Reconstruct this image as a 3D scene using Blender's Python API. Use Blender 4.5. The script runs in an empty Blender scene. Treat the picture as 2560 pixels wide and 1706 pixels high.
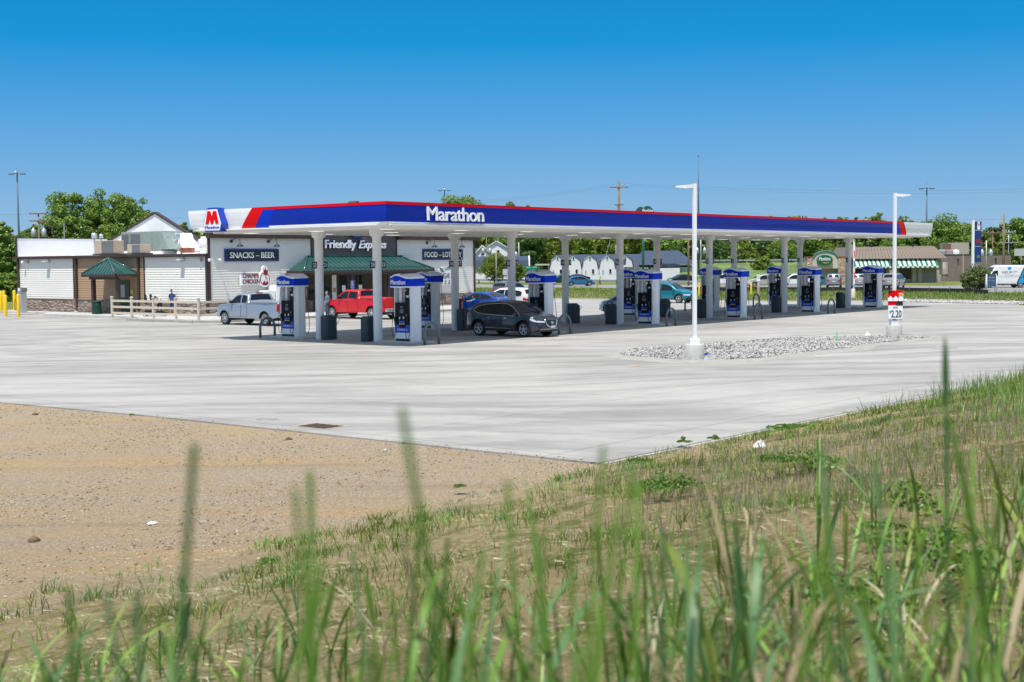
import bpy, bmesh, math, random
import numpy as np
from mathutils import Matrix, Vector, Euler
C = bpy.context.scene.collection
R = math.radians
rng = random.Random(7)

# ------------------------------------------------------------------ camera
# world axes: X runs along the canopy's long side, Y across it, Z up; origin at the first column
TH = 0.8805; PITCH = 0.0581; ROLL = -0.0091; FPX = 3410.1
CAM = Vector((-44.133, -44.385, 3.6))
cam_d = bpy.data.cameras.new('camera'); cam = bpy.data.objects.new('camera', cam_d); C.objects.link(cam)
cam.matrix_world = Matrix.Translation(CAM) @ Matrix.Rotation(-TH, 4, 'Z') @ Matrix.Rotation(math.pi/2 - PITCH, 4, 'X') @ Matrix.Rotation(ROLL, 4, 'Z')
cam_d.sensor_width = 36; cam_d.lens = 36*FPX/2560; cam_d.clip_start = 0.1; cam_d.clip_end = 4000
cam_d.dof.use_dof = True; cam_d.dof.focus_distance = 62; cam_d.dof.aperture_fstop = 4.5
bpy.context.scene.camera = cam
# ------------------------------------------------------------------ light
SUN_DIR = Vector((-2.15, -0.85, 5.6)).normalized()       # towards the sun
sun_d = bpy.data.lights.new('sun', 'SUN'); sun_d.energy = 4.2; sun_d.angle = R(0.53); sun_d.color = (1.0, 0.95, 0.865)
sun = bpy.data.objects.new('sun', sun_d); C.objects.link(sun); sun.rotation_euler = SUN_DIR.to_track_quat('Z', 'Y').to_euler()
sun.location = (0, 0, 60)
world = bpy.data.worlds.new('World'); bpy.context.scene.world = world; world.use_nodes = True
nt = world.node_tree; nt.nodes.clear()
wo = nt.nodes.new('ShaderNodeOutputWorld'); bg = nt.nodes.new('ShaderNodeBackground'); sky = nt.nodes.new('ShaderNodeTexSky')
sky.sky_type = 'NISHITA'; sky.sun_disc = False; sky.sun_elevation = math.asin(SUN_DIR.z); sky.sun_rotation = math.atan2(SUN_DIR.x, SUN_DIR.y)
sky.air_density = 1.0; sky.dust_density = 0.3; sky.ozone_density = 2.0
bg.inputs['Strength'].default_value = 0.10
# a polarised, deepening blue above the skyline; unseen upper stops brightened for ambient fill
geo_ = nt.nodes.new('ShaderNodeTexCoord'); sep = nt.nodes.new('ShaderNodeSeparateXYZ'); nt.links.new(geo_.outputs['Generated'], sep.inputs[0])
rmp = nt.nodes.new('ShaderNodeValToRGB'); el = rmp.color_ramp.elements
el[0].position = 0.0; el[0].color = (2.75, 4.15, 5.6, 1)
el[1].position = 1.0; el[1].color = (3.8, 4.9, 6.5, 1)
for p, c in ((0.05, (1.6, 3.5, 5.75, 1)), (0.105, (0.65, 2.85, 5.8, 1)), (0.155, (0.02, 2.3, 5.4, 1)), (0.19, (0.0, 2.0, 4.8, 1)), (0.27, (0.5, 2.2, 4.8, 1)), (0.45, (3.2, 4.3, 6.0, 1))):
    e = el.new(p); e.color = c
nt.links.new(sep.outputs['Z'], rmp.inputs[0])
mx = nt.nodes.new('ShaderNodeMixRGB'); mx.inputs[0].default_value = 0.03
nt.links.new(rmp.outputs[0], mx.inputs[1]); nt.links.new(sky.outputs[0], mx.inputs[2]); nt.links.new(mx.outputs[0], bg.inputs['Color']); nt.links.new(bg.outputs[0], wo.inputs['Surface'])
vs = bpy.context.scene.view_settings; vs.view_transform = 'Standard'; vs.look = 'None'; vs.exposure = 0.36; vs.gamma = 1
cy = bpy.context.scene.cycles
cy.max_bounces = 6; cy.diffuse_bounces = 3; cy.transparent_max_bounces = 12; cy.use_denoising = True

# ------------------------------------------------------------------ picture geometry -> place (full-size photo pixels)
def ray(x, y):
    u, v = x-1280, y-853; cr, sr = math.cos(ROLL), math.sin(ROLL)
    a = (u*cr+v*sr)/FPX; b = -(-u*sr+v*cr)/FPX; c, s = math.cos(PITCH), math.sin(PITCH)
    X, Y, Z = a, c+b*s, b*c-s
    return Vector((X*math.cos(TH)+Y*math.sin(TH), -X*math.sin(TH)+Y*math.cos(TH), Z))
def G(x, y, z=0.0):
    d = ray(x, y); return CAM + d*((z-CAM.z)/d.z)
def V(X, Y, z=0.0):                      # metres right of / ahead of the camera
    return Vector((CAM.x + X*math.cos(TH)+Y*math.sin(TH), CAM.y - X*math.sin(TH)+Y*math.cos(TH), z))
def D(x, y, dist):                       # point on pixel ray at that distance ahead
    d = ray(x, y); f = d.x*math.sin(TH)+d.y*math.cos(TH); return CAM + d*(dist/f)
def onX(x, y, X):
    d = ray(x, y); return CAM + d*((X-CAM.x)/d.x)
def onY(x, y, Y):
    d = ray(x, y); return CAM + d*((Y-CAM.y)/d.y)

# ------------------------------------------------------------------ materials
MATS = {}
def mat(name, col, rough=0.6, metal=0.0, spec=0.5, coat=0.0, noise=0.0, nscale=3.0, bump=0.0, bscale=30.0, alpha=1.0, stretch=None, emit=None):
    if name in MATS: return MATS[name]
    m = bpy.data.materials.new(name); m.use_nodes = True; n = m.node_tree; b = n.nodes['Principled BSDF']
    b.inputs['Base Color'].default_value = (*col, 1); b.inputs['Roughness'].default_value = rough; b.inputs['Metallic'].default_value = metal
    b.inputs['Specular IOR Level'].default_value = spec; b.inputs['Coat Weight'].default_value = coat; b.inputs['Coat Roughness'].default_value = 0.04
    if noise or bump:
        tc = n.nodes.new('ShaderNodeTexCoord'); mp = n.nodes.new('ShaderNodeMapping'); n.links.new(tc.outputs['Object'], mp.inputs[0])
        if stretch: mp.inputs['Scale'].default_value = stretch
    if noise:
        t = n.nodes.new('ShaderNodeTexNoise'); t.inputs['Scale'].default_value = nscale; t.inputs['Detail'].default_value = 6
        n.links.new(mp.outputs[0], t.inputs['Vector'])
        r = n.nodes.new('ShaderNodeMapRange'); r.inputs[1].default_value = 0.3; r.inputs[2].default_value = 0.7; r.inputs[3].default_value = 1-noise; r.inputs[4].default_value = 1+noise
        n.links.new(t.outputs[0], r.inputs[0])
        h = n.nodes.new('ShaderNodeHueSaturation'); h.inputs['Color'].default_value = (*col, 1); n.links.new(r.outputs[0], h.inputs['Value']); n.links.new(h.outputs[0], b.inputs['Base Color'])
    if bump:
        t2 = n.nodes.new('ShaderNodeTexNoise'); t2.inputs['Scale'].default_value = bscale; t2.inputs['Detail'].default_value = 5
        n.links.new(mp.outputs[0], t2.inputs['Vector']); bu = n.nodes.new('ShaderNodeBump'); bu.inputs['Strength'].default_value = bump; bu.inputs['Distance'].default_value = 0.02
        n.links.new(t2.outputs[0], bu.inputs['Height']); n.links.new(bu.outputs[0], b.inputs['Normal'])
    if alpha < 1: b.inputs['Alpha'].default_value = alpha
    if emit: b.inputs['Emission Color'].default_value = (*emit, 1); b.inputs['Emission Strength'].default_value = 1.0
    MATS[name] = m; return m
WHITE = mat('white_painted_metal', (.80, .81, .82), .35, noise=.03)
WHITE2 = mat('white_column_paint', (.84, .85, .87), .5, noise=.04, nscale=2)
RED = mat('red_panel', (.72, .001, .005), .35, spec=.12)
BLUE = mat('blue_panel', (.0, .030, .38), .17, spec=.13, bump=.12, bscale=.35)
BLUE2 = mat('bright_blue_panel', (.0, .04, .56), .35, spec=.10)
NAVY = mat('navy_sign', (.012, .02, .11), .5)
BLACK = mat('black_plastic', (.012, .013, .016), .35)
RUBBER = mat('tyre_rubber', (.022, .022, .023), .8, noise=.2, nscale=8)
GREYPIPE = mat('grey_painted_pipe', (.13, .16, .18), .45, noise=.08)
BIN = mat('slate_plastic', (.030, .048, .062), .5, noise=.1)
BROWN = mat('brown_trim', (.050, .028, .024), .5, noise=.08)
CONC = mat('cast_concrete', (.47, .46, .44), .85, noise=.12, nscale=4, bump=.3, bscale=40)
CONCD = mat('kerb_concrete', (.36, .345, .31), .9, noise=.15, nscale=2, bump=.3, bscale=30)
GLASSD = mat('dark_glass', (.010, .015, .018), .08, spec=.35)
CHROME = mat('chrome', (.75, .76, .78), .18, metal=1)
ALU = mat('aluminium', (.6, .62, .64), .4, metal=.8)
YEL = mat('yellow_paint', (.80, .52, .01), .45, noise=.06)
GALV = mat('galvanised_steel', (.42, .45, .47), .45, metal=.5, noise=.1)
LETTER = mat('white_lettering', (.84, .85, .88), .45)
LENS = mat('lamp_lens', (.85, .86, .82), .3, emit=(.55, .56, .5))

# ------------------------------------------------------------------ mesh builder
class MB:
    def __init__(s): s.v = []; s.f = []; s.m = []; s.mats = []; s.smooth = []
    def _m(s, m):
        if m not in s.mats: s.mats.append(m)
        return s.mats.index(m)
    def add(s, vs, fs, m=None, smooth=False):
        o = len(s.v); s.v += [tuple(v) for v in vs]; k = s._m(m)
        for f in fs: s.f.append(tuple(i+o for i in f)); s.m.append(k); s.smooth.append(smooth)
        return s
    def box(s, c, d, m=None, rz=0, rx=0, ry=0, taper=1.0, bev=0):
        a, b, h = d[0]/2, d[1]/2, d[2]/2
        if bev:
            # chamfered vertical edges and top
            pts = []
            ring = [(-a+bev, -b), (a-bev, -b), (a, -b+bev), (a, b-bev), (a-bev, b), (-a+bev, b), (-a, b-bev), (-a, -b+bev)]
            lo = [(x, y, -h) for x, y in ring]; mid = [(x, y, h-bev) for x, y in ring]; top = [(x*(a-bev)/a, y*(b-bev)/b, h) for x, y in ring]
            vs = lo+mid+top; fs = [tuple(range(7, -1, -1)), tuple(range(16, 24))]
            for k in (0, 8): fs += [(k+i, k+(i+1) % 8, k+8+(i+1) % 8, k+8+i) for i in range(8)]
        else:
            vs = [(-a, -b, -h), (a, -b, -h), (a, b, -h), (-a, b, -h), (-a*taper, -b*taper, h), (a*taper, -b*taper, h), (a*taper, b*taper, h), (-a*taper, b*taper, h)]
            fs = [(0, 3, 2, 1), (4, 5, 6, 7), (0, 1, 5, 4), (1, 2, 6, 5), (2, 3, 7, 6), (3, 0, 4, 7)]
        M = Matrix.Translation(c) @ Euler((rx, ry, rz)).to_matrix().to_4x4()
        return s.add([M @ Vector(v) for v in vs], fs, m)
    def cyl(s, p0, p1, r0, r1=None, m=None, n=16, caps=True, smooth=True):
        if r1 is None: r1 = r0
        p0, p1 = Vector(p0), Vector(p1); q = (p1-p0).to_track_quat('Z', 'Y')
        vs = []
        for p, r in ((p0, r0), (p1, r1)):
            vs += [p + q @ Vector((r*math.cos(2*math.pi*i/n), r*math.sin(2*math.pi*i/n), 0)) for i in range(n)]
        s.add(vs, [(i, (i+1) % n, n+(i+1) % n, n+i) for i in range(n)], m, smooth)
        if caps: s.add(vs, [tuple(range(n-1, -1, -1)), tuple(range(n, 2*n))], m)
        return s
    def tube(s, pts, r, m=None, n=8, smooth=True):
        pts = [Vector(p) for p in pts]; vs = []; up = Vector((0, 0, 1))
        rs = r if isinstance(r, (list, tuple)) else [r]*len(pts)
        prev = None
        for i, p in enumerate(pts):
            t = (pts[min(i+1, len(pts)-1)]-pts[max(i-1, 0)]).normalized()
            if prev is None:
                a = t.orthogonal().normalized()
            else:
                a = (prev - t*prev.dot(t)).normalized()
            prev = a; b = t.cross(a)
            vs += [p + (a*math.cos(2*math.pi*k/n)+b*math.sin(2*math.pi*k/n))*rs[i] for k in range(n)]
        fs = []
        for i in range(len(pts)-1):
            fs += [(i*n+k, i*n+(k+1) % n, (i+1)*n+(k+1) % n, (i+1)*n+k) for k in range(n)]
        s.add(vs, fs, m, smooth); s.add(vs[:n], [tuple(range(n-1, -1, -1))], m); s.add(vs[-n:], [tuple(range(n))], m)
        return s
    def lathe(s, prof, m=None, n=24, c=(0, 0, 0), axis='Z', smooth=True):
        vs = []
        for r, z in prof:
            for k in range(n):
                a = 2*math.pi*k/n; p = (r*math.cos(a), r*math.sin(a), z)
                if axis == 'Y': p = (p[0], -p[2], p[1])
                if axis == 'X': p = (p[2], p[0], p[1])
                vs.append((p[0]+c[0], p[1]+c[1], p[2]+c[2]))
        fs = []
        for i in range(len(prof)-1):
            fs += [(i*n+k, i*n+(k+1) % n, (i+1)*n+(k+1) % n, (i+1)*n+k) for k in range(n)]
        return s.add(vs, fs, m, smooth)
    def prism(s, poly, a, b, axis='Y', m=None):
        """poly in the two other axes, extruded from a to b along axis"""
        def P(u, v, w): return {'X': (w, u, v), 'Y': (u, w, v), 'Z': (u, v, w)}[axis]
        n = len(poly); vs = [P(u, v, a) for u, v in poly]+[P(u, v, b) for u, v in poly]
        s.add(vs, [tuple(range(n-1, -1, -1)), tuple(range(n, 2*n))]+[(i, (i+1) % n, n+(i+1) % n, n+i) for i in range(n)], m)
        return s
    def quad(s, a, b, c, d, m=None): return s.add([a, b, c, d], [(0, 1, 2, 3)], m)
    def build(s, name, mt=None, parent=None, loc=None):
        me = bpy.data.meshes.new(name); me.from_pydata(s.v, [], s.f)
        mats = [m or mt for m in s.mats]
        for m in mats: me.materials.append(m)
        me.polygons.foreach_set('material_index', s.m); me.polygons.foreach_set('use_smooth', s.smooth)
        bm = bmesh.new(); bm.from_mesh(me); bmesh.ops.remove_doubles(bm, verts=bm.verts, dist=1e-5); bmesh.ops.recalc_face_normals(bm, faces=bm.faces); bm.to_mesh(me); bm.free()
        me.update()
        o = bpy.data.objects.new(name, me); C.objects.link(o)
        if parent: o.parent = parent
        if loc: o.location = loc
        return o
def npmesh(name, V_, F_, mt, parent=None, mi=None, smooth=False):
    me = bpy.data.meshes.new(name); V_ = np.asarray(V_, np.float32); F_ = np.asarray(F_, np.int32); k = F_.shape[1]
    me.vertices.add(len(V_)); me.vertices.foreach_set('co', V_.ravel()); me.loops.add(F_.size); me.loops.foreach_set('vertex_index', F_.ravel())
    me.polygons.add(len(F_)); me.polygons.foreach_set('loop_start', np.arange(0, F_.size, k, dtype=np.int32)); me.polygons.foreach_set('loop_total', np.full(len(F_), k, np.int32))
    for m in (mt if isinstance(mt, (list, tuple)) else [mt]): me.materials.append(m)
    if mi is not None: me.polygons.foreach_set('material_index', np.asarray(mi, np.int32))
    if smooth: me.polygons.foreach_set('use_smooth', np.ones(len(F_), bool))
    me.update(); me.validate()
    o = bpy.data.objects.new(name, me); C.objects.link(o)
    if parent: o.parent = parent
    return o
def tag(o, label, cat, group=None, kind=None):
    if label: o['label'] = label
    if cat: o['category'] = cat
    if group: o['group'] = group
    if kind: o['kind'] = kind
    return o
def thing(name, label, cat, loc=(0, 0, 0), rz=0, group=None):
    o = bpy.data.objects.new(name, None); C.objects.link(o); o.location = loc; o.rotation_euler = (0, 0, rz); o.empty_display_size = .3
    return tag(o, label, cat, group)
def struct(o): o['kind'] = 'structure'; return o
def kids(o, table=None): return [c for c in bpy.data.objects if c.parent == o]
def dup(root, loc, rz, label=None, group=None):
    r = root.copy(); C.objects.link(r); r.location = loc; r.rotation_euler = (0, 0, rz)
    if label: r['label'] = label
    if group: r['group'] = group
    for ch in kids(root):
        c = ch.copy(); C.objects.link(c); c.parent = r
        for g in kids(ch):
            d = g.copy(); C.objects.link(d); d.parent = c
    return r
_tc = {}
def text(body, name, M, w, h, mt, parent, depth=0.01, bold=0.0, shear=0.0, space=1.0):
    """lettering: lies in the local XY of M (x = reading direction), w x h box from the lower left corner"""
    cu = bpy.data.curves.new(name, 'FONT'); cu.body = body; cu.size = 1; cu.shear = shear; cu.space_character = space; cu.resolution_u = 3
    cu.align_x = 'LEFT'
    t = bpy.data.objects.new('tmp', cu); C.objects.link(t); dg = bpy.context.evaluated_depsgraph_get(); me = bpy.data.meshes.new_from_object(t.evaluated_get(dg))
    C.objects.unlink(t); bpy.data.objects.remove(t); me.name = name
    bm = bmesh.new(); bm.from_mesh(me)
    if bold > 0:
        src = bm.verts[:]+bm.edges[:]+bm.faces[:]
        for k, (dx, dy) in enumerate(((bold*2.0, 0), (bold, bold))):
            r = bmesh.ops.duplicate(bm, geom=src); bmesh.ops.translate(bm, verts=[e for e in r['geom'] if isinstance(e, bmesh.types.BMVert)], vec=(dx, dy, .02*(k+1)))
    if depth > 0:
        r = bmesh.ops.extrude_face_region(bm, geom=bm.faces[:]); vv = [e for e in r['geom'] if isinstance(e, bmesh.types.BMVert)]
        bmesh.ops.translate(bm, verts=vv, vec=(0, 0, 1.0))
    xs = [v.co.x for v in bm.verts]; ys = [v.co.y for v in bm.verts]; x0, x1, y0, y1 = min(xs), max(xs), min(ys), max(ys)
    for v in bm.verts: v.co = M @ Vector(((v.co.x-x0)/(x1-x0)*w, (v.co.y-y0)/(y1-y0)*h, v.co.z*depth))
    bmesh.ops.recalc_face_normals(bm, faces=bm.faces); bm.to_mesh(me); bm.free(); me.materials.clear(); me.materials.append(mt)
    o = bpy.data.objects.new(name, me); C.objects.link(o)
    if parent: o.parent = parent
    return o
def frame(o, xd, n):   # matrix with origin, reading direction, outward normal
    x = Vector(xd).normalized(); z = Vector(n).normalized(); y = z.cross(x)
    return Matrix(((x.x, y.x, z.x, o[0]), (x.y, y.y, z.y, o[1]), (x.z, y.z, z.z, o[2]), (0, 0, 0, 1)))
FACE_S = lambda o: frame(o, (1, 0, 0), (0, -1, 0))       # facing -Y, reads towards +X
FACE_L = lambda o: frame(o, (0, -1, 0), (-1, 0, 0))      # facing -X, reads towards -Y
# ------------------------------------------------------------------ ground sheets
def ground_mat():
    m = bpy.data.materials.new('grass_and_dirt'); m.use_nodes = True; n = m.node_tree; b = n.nodes['Principled BSDF']; b.inputs['Roughness'].default_value = .95; b.inputs['Specular IOR Level'].default_value = .1
    N = n.nodes.new; Lk = n.links.new
    tc = N('ShaderNodeTexCoord')
    def noise(s, d=6, r=.55):
        t = N('ShaderNodeTexNoise'); t.inputs['Scale'].default_value = s; t.inputs['Detail'].default_value = d; t.inputs['Roughness'].default_value = r; Lk(tc.outputs['Object'], t.inputs['Vector']); return t.outputs[0]
    def ramp(src, stops):
        r = N('ShaderNodeValToRGB'); e = r.color_ramp.elements; e[0].position, e[0].color = stops[0][0], (*stops[0][1], 1); e[1].position, e[1].color = stops[-1][0], (*stops[-1][1], 1)
        for p, c in stops[1:-1]: q = e.new(p); q.color = (*c, 1)
        Lk(src, r.inputs[0]); return r.outputs[0]
    def mix(f, a, c2, t='MIX'):
        x = N('ShaderNodeMixRGB'); x.blend_type = t
        if isinstance(f, float): x.inputs[0].default_value = f
        else: Lk(f, x.inputs[0])
        Lk(a, x.inputs[1]); Lk(c2, x.inputs[2]); return x.outputs[0]
    at = N('ShaderNodeAttribute'); at.attribute_name = 'cover'; sp = N('ShaderNodeSeparateColor'); Lk(at.outputs['Color'], sp.inputs[0])
    def noise_s(s, d, r, sc, rot):
        m1 = N('ShaderNodeMapping'); m1.inputs['Rotation'].default_value = (0, 0, rot); Lk(tc.outputs['Object'], m1.inputs[0]); m2 = N('ShaderNodeMapping'); m2.inputs['Scale'].default_value = sc; Lk(m1.outputs[0], m2.inputs[0])
        t = N('ShaderNodeTexNoise'); t.inputs['Scale'].default_value = s; t.inputs['Detail'].default_value = d; t.inputs['Roughness'].default_value = r; Lk(m2.outputs[0], t.inputs['Vector']); return t.outputs[0]
    clay = ramp(noise(16, 9, .86), [(.34, (.24, .155, .08)), (.46, (.44, .305, .165)), (.56, (.55, .40, .23)), (.66, (.66, .53, .35))])
    gravel = ramp(noise(22, 9, .92), [(.38, (.12, .085, .055)), (.46, (.34, .255, .17)), (.53, (.48, .385, .27)), (.60, (.68, .61, .51))])
    ruts = noise_s(.55, 7, .68, (.16, 1, 1), R(52))
    dirt = mix(ramp(ruts, [(.40, (0, 0, 0)), (.50, (.7, .7, .7)), (.60, (1, 1, 1))]), clay, gravel)
    dirt = mix(ramp(noise_s(.8, 7, .7, (.10, 1, 1), R(50)), [(.54, (0, 0, 0)), (.66, (.28, .28, .28))]), dirt, ramp(noise(40, 5), [(.3, (.10, .065, .04)), (.7, (.26, .18, .11))]))
    straw = ramp(noise(24, 8, .9), [(.36, (.20, .145, .065)), (.5, (.43, .33, .165)), (.64, (.60, .51, .31))])
    green = ramp(noise(20, 8, .85), [(.36, (.05, .075, .012)), (.5, (.12, .155, .026)), (.64, (.24, .26, .065))])
    patch = ramp(noise(1.1, 7, .80), [(.48, (0, 0, 0)), (.58, (.85, .85, .85))])
    pb = mix(patch, straw, green)
    c1 = mix(sp.outputs['Red'], dirt, pb)                    # red: bank cover
    far = mix(ramp(noise(.13, 6, .7), [(.40, (0, 0, 0)), (.62, (1, 1, 1))]), green, ramp(noise(3, 6), [(.3, (.12, .17, .04)), (.7, (.26, .25, .10))]))
    c2 = mix(sp.outputs['Green'], c1, far)                   # green: mown verge far away
    Lk(c2, b.inputs['Base Color'])
    bu = N('ShaderNodeBump'); bu.inputs['Strength'].default_value = .9; bu.inputs['Distance'].default_value = .07; Lk(noise(20, 9, .85), bu.inputs['Height']); Lk(bu.outputs[0], b.inputs['Normal'])
    return m
GROUND = ground_mat()
def sb(l): return -30.2 - 0.03*max(0.0, -24.4-l)                     # line where the bank starts
def hz(x, y):
    """height of the terrain"""
    d = sb(x) - y
    if d <= 0:
        z = -.035
    else:
        z = -.035 + .190*d*min(1, d/1.2) if d < 9.5 else -.035+.190*9.5+(d-9.5)*.09
    if d > 0: z += (.05*math.sin(x*1.3+y*.7)+.03*math.sin(x*2.9-y*2.3))*min(1, d/3)
    if x > 5 and d > 0: z = min(z, -.035+.13*d+0.02*x*min(1, d/3)) if x > 30 else z
    return z
def axis(lo, hi, fine_lo, fine_hi, st, big): 
    a = [lo]; x = lo
    while x < hi:
        x += st if fine_lo <= x < fine_hi else min(big, max(st, (fine_lo-x) if x < fine_lo else (x-fine_hi)*.5+st)); a.append(min(x, hi))
    return a
xs = axis(-600, 2200, -62, 40, .5, 60); ys = axis(-600, 2200, -62, -24, .5, 60)
nx, ny = len(xs), len(ys)
vv = np.array([(x, y, hz(x, y)) for y in ys for x in xs], np.float32)
I = np.arange(nx*ny).reshape(ny, nx); ff = np.stack([I[:-1, :-1], I[:-1, 1:], I[1:, 1:], I[1:, :-1]], -1).reshape(-1, 4)
ground = npmesh('ground', vv, ff, GROUND, smooth=True); struct(ground)
colr = ground.data.color_attributes.new('cover', 'FLOAT_COLOR', 'POINT'); cc = np.zeros((len(vv), 4), np.float32); cc[:, 3] = 1
def sstep(t): t = min(1, max(0, t)); return t*t*(3-2*t)
for i, (x, y, z) in enumerate(vv):
    d = sb(x)-y
    cc[i, 0] = sstep((d+.2)/(1.3+min(5, max(0, -25-x)*.6)))
    cc[i, 1] = max(sstep((x-55)/6), sstep((y-58)/4) if x > -10 else 0)*(1 if d < 0 else 0)
colr.data.foreach_set('color', cc.ravel())

def conc_mat():
    m = bpy.data.materials.new('broomed_concrete'); m.use_nodes = True; n = m.node_tree; b = n.nodes['Principled BSDF']; b.inputs['Roughness'].default_value = .85; b.inputs['Specular IOR Level'].default_value = .25
    N = n.nodes.new; Lk = n.links.new; tc = N('ShaderNodeTexCoord')
    def noise(s, d, r, sc=None, rot=0):
        mp = N('ShaderNodeMapping'); mp.inputs['Scale'].default_value = sc or (1, 1, 1); mp.inputs['Rotation'].default_value = (0, 0, rot); Lk(tc.outputs['Object'], mp.inputs[0])
        t = N('ShaderNodeTexNoise'); t.inputs['Scale'].default_value = s; t.inputs['Detail'].default_value = d; t.inputs['Roughness'].default_value = r; Lk(mp.outputs[0], t.inputs['Vector']); return t.outputs[0]
    def mr(src, a, b_, c, d):
        r = N('ShaderNodeMapRange'); r.inputs[1].default_value = a; r.inputs[2].default_value = b_; r.inputs[3].default_value = c; r.inputs[4].default_value = d; Lk(src, r.inputs[0]); return r.outputs[0]
    def mul(a, c):
        x = N('ShaderNodeMath'); x.operation = 'MULTIPLY'; Lk(a, x.inputs[0]); Lk(c, x.inputs[1]); return x.outputs[0]
    def warped(sc, strength, s_, d, r, rot):
        wn = N('ShaderNodeTexNoise'); wn.inputs['Scale'].default_value = sc; wn.inputs['Detail'].default_value = 2; Lk(tc.outputs['Object'], wn.inputs['Vector'])
        vm = N('ShaderNodeVectorMath'); vm.operation = 'SCALE'; Lk(wn.outputs['Color'], vm.inputs[0]); vm.inputs['Scale'].default_value = strength
        va = N('ShaderNodeVectorMath'); Lk(tc.outputs['Object'], va.inputs[0]); Lk(vm.outputs[0], va.inputs[1])
        m1 = N('ShaderNodeMapping'); m1.inputs['Rotation'].default_value = (0, 0, rot); Lk(va.outputs[0], m1.inputs[0])
        mp = N('ShaderNodeMapping'); mp.inputs['Scale'].default_value = (.07, 1, 1); Lk(m1.outputs[0], mp.inputs[0])
        t = N('ShaderNodeTexNoise'); t.inputs['Scale'].default_value = s_; t.inputs['Detail'].default_value = d; t.inputs['Roughness'].default_value = r; Lk(mp.outputs[0], t.inputs['Vector']); return t.outputs[0]
    v = mr(noise(.09, 5, .62), .38, .62, .86, 1.06)
    v = mul(v, mr(warped(.020, 34, .7, 6, .62, R(40)), .42, .60, 1.05, .77))     # tyre sweeps, curved
    v = mul(v, mr(warped(.03, 20, 1.8, 6, .7, R(60)), .50, .66, 1.02, .91))
    v = mul(v, mr(warped(.015, 26, 5.0, 5, .7, R(44)), .56, .68, 1.0, .94))
    v = mul(v, mr(noise(.9, 7, .75), .30, .62, .93, 1.03))
    v = mul(v, mr(noise(2.6, 3, .5), .68, .76, 1, .86))      # drips and spots
    v = mul(v, mr(noise(30, 4, .8), .3, .7, .95, 1.05))
    # joints sawn every 4.6 m
    sp = N('ShaderNodeSeparateXYZ'); Lk(tc.outputs['Object'], sp.inputs[0])
    for ax in ('X', 'Y'):
        a = N('ShaderNodeMath'); a.operation = 'DIVIDE'; Lk(sp.outputs[ax], a.inputs[0]); a.inputs[1].default_value = 4.81
        f = N('ShaderNodeMath'); f.operation = 'PINGPONG'; Lk(a.outputs[0], f.inputs[0]); f.inputs[1].default_value = .5
        v = mul(v, mr(f.outputs[0], .003, .0055, .66, 1))
    h = N('ShaderNodeMixRGB'); h.blend_type = 'MULTIPLY'; h.inputs[0].default_value = 1; h.inputs[1].default_value = (.382, .366, .342, 1)
    cb = N('ShaderNodeCombineColor'); [Lk(v, cb.inputs[i]) for i in range(3)]; Lk(cb.outputs[0], h.inputs[2]); Lk(h.outputs[0], b.inputs['Base Color'])
    bu = N('ShaderNodeBump'); bu.inputs['Strength'].default_value = .25; bu.inputs['Distance'].default_value = .01; Lk(noise(60, 4, .8), bu.inputs['Height']); Lk(bu.outputs[0], b.inputs['Normal'])
    return m
PAVE = conc_mat()
mb = MB(); mb.prism([(-24.5, -30.15), (58, -30.15), (58, -9), (66, -6), (69, 2), (61, 12), (60, 60), (-30, 60), (-28.5, 18), (-26.2, 2), (-25.1, -9), (-24.6, -17)], -.25, 0, 'Z'); pave = struct(mb.build('pavement', PAVE))

# ------------------------------------------------------------------ canopy
LX, LY = 9.6236, 3.8797; X0, X1, Y0, Y1 = -4.0, 52.3, -4.6, 8.5
PF = [(-.005, 6.12), (0, 5.97), (-.02, 5.70), (-.06, 5.45), (-.10, 5.30), (-.17, 5.16)]
PZ = [p[1] for p in PF]
def outz(z):
    return float(np.interp(-z, [-a for a in PZ], [p[0] for p in PF]))
canopy = thing('fuel_canopy', 'long white fuel canopy with blue and red bands on twelve round columns over the pumps', 'canopy', (0, 0, 0))
def fpt(side, u, z, off):
    o = outz(z)+off
    return {'S': (u, Y0-o, z), 'L': (X0-o, u, z), 'N': (u, Y1+o, z), 'E': (X1+o, u, z)}[side]
def fpatch(mb, side, ulo, uhi, z0, z1, off, m):
    zs = sorted(set([z0, z1]+[z for z in PZ if z0 < z < z1]))
    for a, b in zip(zs, zs[1:]):
        q = [fpt(side, ulo(a), a, off), fpt(side, uhi(a), a, off), fpt(side, uhi(b), b, off), fpt(side, ulo(b), b, off)]
        mb.quad(*q, m=m)
lin = lambda ut, ub: (lambda z: ub+(ut-ub)*(z-5.16)/.96)
cornS = lambda off: (lambda z: X0-outz(z)-off); cornSL = lambda off: (lambda z: Y0-outz(z)-off)
mb = MB()
for sd, a, b in (('S', lambda z: X0-outz(z), lambda z: X1+outz(z)), ('N', lambda z: X0-outz(z), lambda z: X1+outz(z)), ('L', lambda z: Y0-outz(z), lambda z: Y1+outz(z)), ('E', lambda z: Y0-outz(z), lambda z: Y1+outz(z))):
    fpatch(mb, sd, a, b, 5.16, 6.12, 0, WHITE)
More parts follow.
